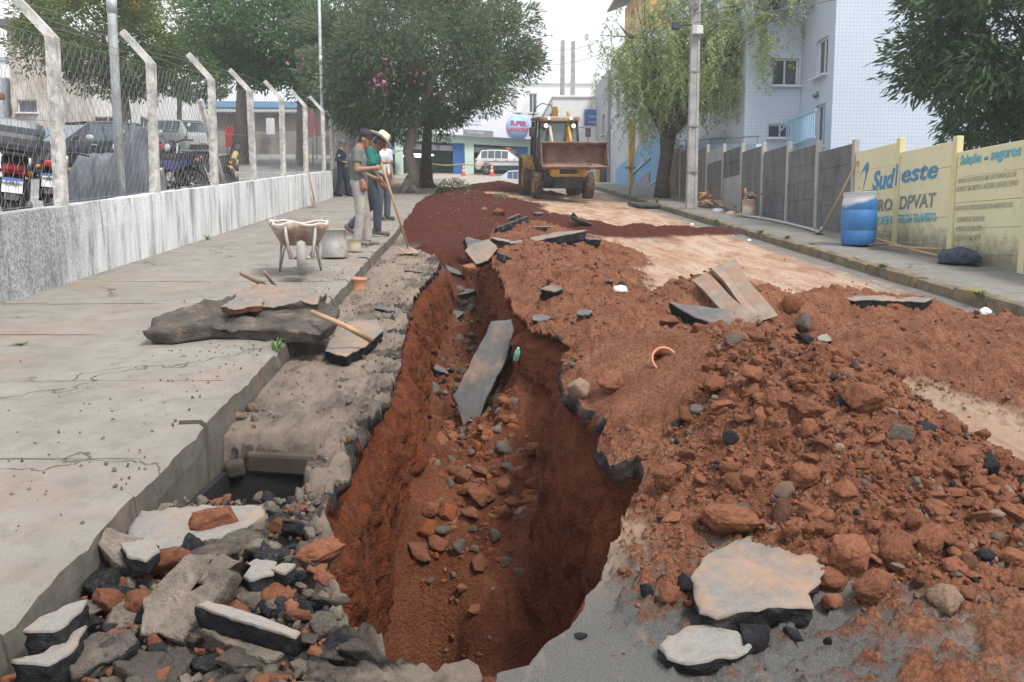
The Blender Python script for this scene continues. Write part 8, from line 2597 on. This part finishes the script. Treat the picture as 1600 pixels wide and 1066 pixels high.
def backwall():
    t_ = simple('old_wall', (.30, .285, .25), (.22, .21, .19), 1.2, .9, .4, 30, dirt=(.14, .13, .12))
    o = MB().box(W(-10.4, 47.2, 1.75), (11.5, .25, 1.5), None, 0, .03).build('back_wall', t_); tag(o, 'old grey wall along the back of the lot below the dark workshop', 'wall')
backwall()
for i, (x, y, z, w, h, c) in enumerate(((-5.75, 31.0, 2.5, .36, .98, (.62, .13, .16)), (-7.4, 40, 2.9, .4, 1.4, (.50, .05, .05)), (-6.9, 39.8, 2.9, .4, 1.4, (.52, .05, .05)), (-10.6, 38.8, 2.1, .36, .85, (.48, .03, .03)), (-11.9, 46.9, 3.3, .28, .36, (.5, .18, .08)))):
    o = MB().box(W(x, y, z), (w, .06, h), None, 0, .008).build('sign_board', simple('board_%d' % i, c, tuple(q * .85 for q in c), 3, .6, .1)); 
    mb = MB()
    for s in (-1, 1): MB().tube([W(x + s * w * .35, y + .05, lotz(y)), W(x + s * w * .35, y + .05, z + h * .4)], .025, 6).build('leg', M_STEEL, o)
    tag(o, ['pink red sign board behind the last fence post near the guard', 'dark red board under the trees, left one of the pair', 'dark red board under the trees, right one of the pair', 'red panel at the back of the lot right of the silver crossover', 'small orange box on the dark workshop wall'][i], 'sign board')
o = MB().box(W(-10.6, 46.6, 2.75), (.4, .3, .85), None, 0, .03).build('white_cabinet', M_FRAME); tag(o, 'white cabinet standing against the dark workshop', 'cabinet')
# ================================================================== TREES
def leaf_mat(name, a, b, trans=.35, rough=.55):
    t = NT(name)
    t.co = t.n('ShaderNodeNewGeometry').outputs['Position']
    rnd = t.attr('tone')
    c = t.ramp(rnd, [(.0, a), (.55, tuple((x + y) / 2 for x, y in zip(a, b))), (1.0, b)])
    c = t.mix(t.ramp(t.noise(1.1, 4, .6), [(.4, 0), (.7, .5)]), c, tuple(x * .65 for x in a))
    m = t.fin(c, rough, None, 0, .3)
    tr = t.n('ShaderNodeBsdfTranslucent'); t.l(c, tr.inputs['Color'])
    mx = t.n('ShaderNodeMixShader'); mx.inputs[0].default_value = trans
    t.l(t.b.outputs[0], mx.inputs[1]); t.l(tr.outputs[0], mx.inputs[2]); t.l(mx.outputs[0], t.out.inputs['Surface'])
    return m
def bark(name, a, b): return simple(name, a, b, 5, .95, .7, 30, bdist=.03)

def leaves(P, D, L, Wd, tone, rng, fold=.25):
    """one folded leaf per row: base points P, directions D, lengths L, widths Wd"""
    n = len(P)
    D = D / (np.linalg.norm(D, axis=1)[:, None] + 1e-9)
    r = rng.normal(size=(n, 3)); S = np.cross(D, r); S /= (np.linalg.norm(S, axis=1)[:, None] + 1e-9)
    N = np.cross(S, D)
    b = P; m = P + D * (L * .45)[:, None]; t = P + D * L[:, None]
    l = m + S * (Wd / 2)[:, None] + N * (Wd * fold)[:, None]; r_ = m - S * (Wd / 2)[:, None] + N * (Wd * fold)[:, None]
    V = np.stack([b, l, t, r_], 1).reshape(-1, 3)
    F = np.arange(4 * n).reshape(n, 4)
    return V, F, np.repeat(tone, 4)

def limb_tree(mb, base, tips, r0, rng, fork=.35):
    """trunk from base splitting to limbs that reach the given tips"""
    base = Vector(base)
    for tp in tips:
        tp = Vector(tp)
        d = tp - base
        mid1 = base + Vector((d.x * .12, d.y * .12, d.z * fork)) + Vector(rng.normal(size=3)) * .04 * d.length
        mid2 = base + Vector((d.x * .5, d.y * .5, d.z * .68)) + Vector(rng.normal(size=3)) * .05 * d.length
        k = .55 if len(tips) > 1 else 1
        mb.tube([base, mid1, mid2, tp], [r0 * k, r0 * k * .75, r0 * k * .42, r0 * .08], 8)

def clump_tree(name, label, base, centre, radii, nclump, nleaf, L, Wd, mat, mbark, trunk_r, seed, cr=.9, trunks=1, droop=0.0, flowers=None, group=None, gap=.0, zcut=None, slant=0.0, wood_tips=9, trunk_pts=None):
    rng = np.random.RandomState(seed)
    root = thing(name, label, 'tree', base, 0, group)
    C = np.array(centre); Rr = np.array(radii)
    # clump centres: through the crown volume, most near the surface
    u = rng.normal(size=(nclump * 4, 3)); u /= np.linalg.norm(u, axis=1)[:, None]
    rad = rng.uniform(.35, 1.0, len(u)) ** .45
    cen = C + u * rad[:, None] * Rr * (1 + .18 * fbm(u * 2.2 + seed, 3, seed))[:, None]
    keep = np.ones(len(cen), bool)
    if zcut is not None: keep &= cen[:, 2] > zcut + slant * np.maximum(0, cen[:, 0] - C[0] - .5)
    if gap: keep &= fbm(cen * .9 + seed, 2, seed + 3) > -gap
    cen = cen[keep][:nclump]
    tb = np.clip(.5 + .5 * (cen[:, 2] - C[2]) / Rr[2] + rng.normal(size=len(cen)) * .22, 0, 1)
    Vs, Fs, Ts = [], [], []
    per = nleaf // len(cen)
    cs = cr * rng.uniform(.55, 1.25, len(cen))
    idx = np.repeat(np.arange(len(cen)), per)
    d = rng.normal(size=(len(idx), 3)); d /= np.linalg.norm(d, axis=1)[:, None]
    rr = rng.uniform(.15, 1.0, len(idx)) ** .5
    P = cen[idx] + d * (rr * cs[idx])[:, None] * np.array([1, 1, .75])
    out = d * .8 + (P - C) / Rr * .55 + rng.normal(size=d.shape) * .5
    out[:, 2] -= droop
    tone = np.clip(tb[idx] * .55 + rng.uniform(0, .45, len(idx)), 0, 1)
    V, F, T = leaves(P, out, L * rng.uniform(.45, 1.4, len(idx)), Wd * rng.uniform(.7, 1.2, len(idx)), tone, rng)
    # local to the tree's base
    bv = np.array(base)
    o = mesh_obj('crown', np_mesh('crown', V - bv, F, mat, {'tone': T}, smooth=False), root); o['kind'] = 'stuff'
    mb = MB()
    b0 = Vector(base)
    sel = cen[rng.choice(len(cen), min(wood_tips, len(cen)), replace=False)]
    if trunk_pts is None:
        fork = b0 + Vector((0, 0, max(.6, (C[2] - Rr[2] * .75 - b0.z))))
        fork.x += (C[0] - b0.x) * .25
    else:
        fork = Vector(trunk_pts[-1])
    pts = trunk_pts and [Vector(p) for p in trunk_pts] or [b0 + Vector((0, 0, -.1)), b0 + (fork - b0) * .5 + Vector((rng.uniform(-.05, .05), 0, 0)), fork]
    n = len(pts)
    mb.tube([p - b0 for p in pts], [trunk_r * (1.35 if i == 0 else 1.0 - .25 * i / (n - 1)) for i in range(n)], 12)
    for k in range(5):       # root flare
        a = 2 * PI * k / 5 + rng.uniform(0, .6)
        mb.tube([Vector((0, 0, .45 * trunk_r / .18)), Vector((math.cos(a) * trunk_r * 1.2, math.sin(a) * trunk_r * 1.2, .1)), Vector((math.cos(a) * trunk_r * 2.1, math.sin(a) * trunk_r * 2.1, -.06))], [trunk_r * .6, trunk_r * .45, trunk_r * .2], 7)
    for tp in sel:
        t = Vector(tp) - b0; f = fork - b0; dd = t - f
        mb.tube([f - Vector((0, 0, .15)), f + dd * .3 + Vector(rng.normal(size=3)) * .08 * dd.length + Vector((0, 0, dd.length * .08)), f + dd * .68 + Vector(rng.normal(size=3)) * .06 * dd.length, t], [trunk_r * .62, trunk_r * .42, trunk_r * .25, trunk_r * .07], 7)
    mb.build('trunk', mbark, root)
    if flowers:
        mf, nf, size, zmin, n_per = flowers
        k = rng.choice(len(cen), nf, replace=True)
        outw = (cen[k] - C) / Rr; outw /= np.linalg.norm(outw, axis=1)[:, None]
        fc = cen[k] + outw * cs[k][:, None] * .75
        fc = fc[(fc[:, 2] > C[2] + zmin * Rr[2])]
        ii = np.repeat(np.arange(len(fc)), n_per)
        P = fc[ii] + rng.normal(size=(len(ii), 3)) * size * 1.6
        V, F, T = leaves(P, rng.normal(size=P.shape), np.full(len(ii), size) * rng.uniform(.6, 1.3, len(ii)), np.full(len(ii), size * .8), rng.uniform(0, 1, len(ii)), rng)
        o = mesh_obj('blossom', np_mesh('blossom', V - bv, F, mf, {'tone': T}, smooth=False), root); o['kind'] = 'stuff'
    return root
B_GREY = bark('grey_bark', (.19, .165, .14), (.30, .265, .23)); B_DARK = bark('dark_bark', (.07, .055, .045), (.125, .10, .08))
L_OLE = leaf_mat('oleander_leaf', (.07, .12, .065), (.24, .32, .17)); L_DARK = leaf_mat('dark_leaf', (.065, .135, .06), (.19, .31, .12))
L_LIGHT = leaf_mat('light_leaf', (.10, .19, .055), (.26, .38, .11), .35); L_YEL = leaf_mat('olive_leaf', (.085, .14, .035), (.26, .30, .07))
L_PEP = leaf_mat('pepper_leaf', (.30, .39, .16), (.54, .61, .31), .4); L_MANGO = leaf_mat('mango_leaf', (.04, .09, .048), (.14, .26, .09))
F_PINK = leaf_mat('pink_flower', (.55, .16, .32), (.70, .34, .48)); F_YEL = leaf_mat('yellow_flower', (.45, .24, .02), (.62, .40, .05))

# oleander like street tree with pink flowers, on the left pavement
b = W(-2.15, 29.6, .15)
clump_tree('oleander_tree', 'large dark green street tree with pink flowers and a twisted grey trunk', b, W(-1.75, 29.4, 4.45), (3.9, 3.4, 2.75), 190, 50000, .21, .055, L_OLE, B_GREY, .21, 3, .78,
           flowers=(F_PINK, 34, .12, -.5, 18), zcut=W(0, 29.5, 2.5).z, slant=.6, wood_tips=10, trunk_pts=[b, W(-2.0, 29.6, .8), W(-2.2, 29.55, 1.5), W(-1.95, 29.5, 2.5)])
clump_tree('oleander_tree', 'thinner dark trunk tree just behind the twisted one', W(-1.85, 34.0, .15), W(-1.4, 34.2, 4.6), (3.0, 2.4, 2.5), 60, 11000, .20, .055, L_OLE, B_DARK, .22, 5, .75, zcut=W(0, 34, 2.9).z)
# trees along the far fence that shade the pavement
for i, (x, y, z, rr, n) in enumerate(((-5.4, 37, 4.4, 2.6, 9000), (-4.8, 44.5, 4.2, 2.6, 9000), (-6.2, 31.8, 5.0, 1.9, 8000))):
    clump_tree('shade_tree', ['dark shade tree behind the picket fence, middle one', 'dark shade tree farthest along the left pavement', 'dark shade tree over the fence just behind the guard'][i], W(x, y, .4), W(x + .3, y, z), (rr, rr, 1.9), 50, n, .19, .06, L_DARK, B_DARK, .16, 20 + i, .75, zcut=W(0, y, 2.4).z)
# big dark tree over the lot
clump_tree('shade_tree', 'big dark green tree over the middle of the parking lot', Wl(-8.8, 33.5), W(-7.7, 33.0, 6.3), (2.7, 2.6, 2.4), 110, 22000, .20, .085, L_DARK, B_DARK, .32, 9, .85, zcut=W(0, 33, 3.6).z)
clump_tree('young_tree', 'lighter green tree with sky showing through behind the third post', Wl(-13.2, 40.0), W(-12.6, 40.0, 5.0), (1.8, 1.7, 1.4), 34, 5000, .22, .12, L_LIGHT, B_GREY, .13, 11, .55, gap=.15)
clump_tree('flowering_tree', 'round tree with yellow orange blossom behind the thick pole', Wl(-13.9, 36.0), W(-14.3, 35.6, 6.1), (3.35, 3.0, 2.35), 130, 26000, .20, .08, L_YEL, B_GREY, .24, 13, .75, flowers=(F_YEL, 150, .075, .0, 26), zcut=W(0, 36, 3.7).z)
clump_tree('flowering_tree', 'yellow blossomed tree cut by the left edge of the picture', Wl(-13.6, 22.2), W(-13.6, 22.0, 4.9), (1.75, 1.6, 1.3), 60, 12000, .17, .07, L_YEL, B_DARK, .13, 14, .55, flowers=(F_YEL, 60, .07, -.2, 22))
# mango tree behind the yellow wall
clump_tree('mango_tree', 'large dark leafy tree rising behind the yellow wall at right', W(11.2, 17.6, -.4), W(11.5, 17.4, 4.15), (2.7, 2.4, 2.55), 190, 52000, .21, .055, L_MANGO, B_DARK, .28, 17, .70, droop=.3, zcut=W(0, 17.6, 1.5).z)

# weeping pepper tree on the right pavement
def pepper_tree():
    rng = np.random.RandomState(8)
    b = W(6.85, 31.6, ZR_TOP)
    root = thing('pepper_tree', 'weeping pepper tree with a leaning dark trunk and hanging pale green foliage', 'tree', b)
    fork = W(7.15, 31.5, 2.6)
    mb = MB()
    mb.tube([b - b, W(6.86, 31.6, .6) - b, W(6.98, 31.55, 1.5) - b, W(7.0, 31.5, 2.2) - b], [.32, .24, .24, .30], 12)
    tips = []
    for (dx, dy, dz, r) in ((-1.9, .3, 3.4, .13), (-1.2, -.6, 3.9, .12), (-.2, .3, 4.3, .13), (.5, -1.6, 4.3, .14), (1.7, -3.3, 4.2, .15), (2.6, -4.3, 3.7, .13), (-1.3, -.4, 2.1, .10),
                            (.4, -1.4, 3.2, .10), (1.3, -2.8, 3.2, .1), (-.6, .9, 3.2, .1), (2.3, -4.0, 2.7, .09), (.9, -2.2, 2.5, .09), (2.9, -4.8, 4.3, .09), (1.0, -1.2, 4.6, .10)):
        e = fork + Vector((dx, dy, dz)); st = W(7.0, 31.5, 2.0)
        m1 = st + (e - st) * .35 + Vector(rng.normal(size=3)) * .16; m2 = st + (e - st) * .7 + Vector(rng.normal(size=3)) * .2 + Vector((0, 0, .2))
        mb.tube([st - b, m1 - b, m2 - b, e - b], [r * 1.25, r * .8, r * .45, .02], 7)
        for k in range(20):
            f = rng.uniform(.45, 1.0)
            q = (st + (e - st) * f) + Vector(rng.normal(size=3)) * .62
            mb.tube([(m2 if f > .7 else m1) - b, q - b], [.022, .008], 4, caps=False)
            tips.append((q, f))
    mb.build('trunk', B_DARK, root)
    P, D, T, Ls = [], [], [], []
    for q, f in tips:
        for s in range(rng.randint(5, 9)):
            p = np.array(q) + rng.normal(size=3) * .22
            L = rng.uniform(.35, 1.25) * (1.15 if q.z < fork.z + 2.4 else .8)
            sway = rng.normal(size=2) * .12
            n = int(L / .034)
            tone = rng.uniform(.1, .9)
            out = rng.normal(size=2) * .28
            for k in range(n):
                g = k / n
                c = p + np.array([out[0] * math.sin(g * 1.6) + sway[0] * g, out[1] * math.sin(g * 1.6) + sway[1] * g, .10 * math.sin(g * 3) - L * g ** 1.25])
                P.append(c); a = rng.uniform(0, 6.28)
                D.append((math.cos(a), math.sin(a), -.8)); T.append(np.clip(tone + rng.normal() * .15, 0, 1)); Ls.append(.16)
    P, D, T, Ls = np.array(P), np.array(D), np.array(T), np.array(Ls)
    V, F, T2 = leaves(P, D, Ls * rng.uniform(.6, 1.3, len(P)), Ls * .28, T, rng)
    o = mesh_obj('crown', np_mesh('crown', V - np.array(b), F, L_PEP, {'tone': T2}, smooth=False), root); o['kind'] = 'stuff'
    return root
pepper_tree()

# shrub and weeds beside the trunk, and small ones on the fill
def shrub(label, c, r, n, seed, mat, L=.09):
    rng = np.random.RandomState(seed)
    d = rng.normal(size=(n, 3)); d /= np.linalg.norm(d, axis=1)[:, None]; d[:, 2] = np.abs(d[:, 2])
    P = np.array(c) + d * (rng.uniform(.2, 1, n) ** .5)[:, None] * np.array(r)
    V, F, T = leaves(P, d + rng.normal(size=d.shape) * .6, np.full(n, L), np.full(n, L * .35), rng.uniform(0, 1, n), rng)
    o = mesh_obj('shrub', np_mesh('shrub', V, F, mat, {'tone': T}, smooth=False)); tag(o, label, 'shrub')
shrub('low green shrub at the kerb beside the thin trunk and the far soil mound', W(-.75, 33.0, .0), (.7, .5, .55), 900, 1, L_LIGHT)
shrub('small green sprig growing on the dark fill, left one', W(.1, 25.6, .18), (.3, .2, .18), 120, 2, L_LIGHT)
shrub('small green sprig growing on the dark fill, right one', W(.75, 25.2, .15), (.28, .2, .16), 120, 3, L_LIGHT)
# ================================================================== HAZE
def haze():
    m = bpy.data.materials.new('haze'); m.use_nodes = True
    nt = m.node_tree; nt.nodes.clear()
    out = nt.nodes.new('ShaderNodeOutputMaterial'); v = nt.nodes.new('ShaderNodeVolumePrincipled')
    v.inputs['Color'].default_value = (.93, .96, 1.0, 1)
    v.inputs['Density'].default_value = 0.0020
    v.inputs['Anisotropy'].default_value = 0.3
    nt.links.new(v.outputs[0], out.inputs['Volume'])
    o = MB().box((0, 0, 0), (1, 1, 1)).build('haze', m)
    xs = (-205, 205); ys = (-45, 265); zs = (-12, 19)
    o.scale = (xs[1] - xs[0], ys[1] - ys[0], zs[1] - zs[0])
    o.location = ((xs[0] + xs[1]) / 2, (ys[0] + ys[1]) / 2, (zs[0] + zs[1]) / 2)
    tag(o, kind='stuff')
haze()
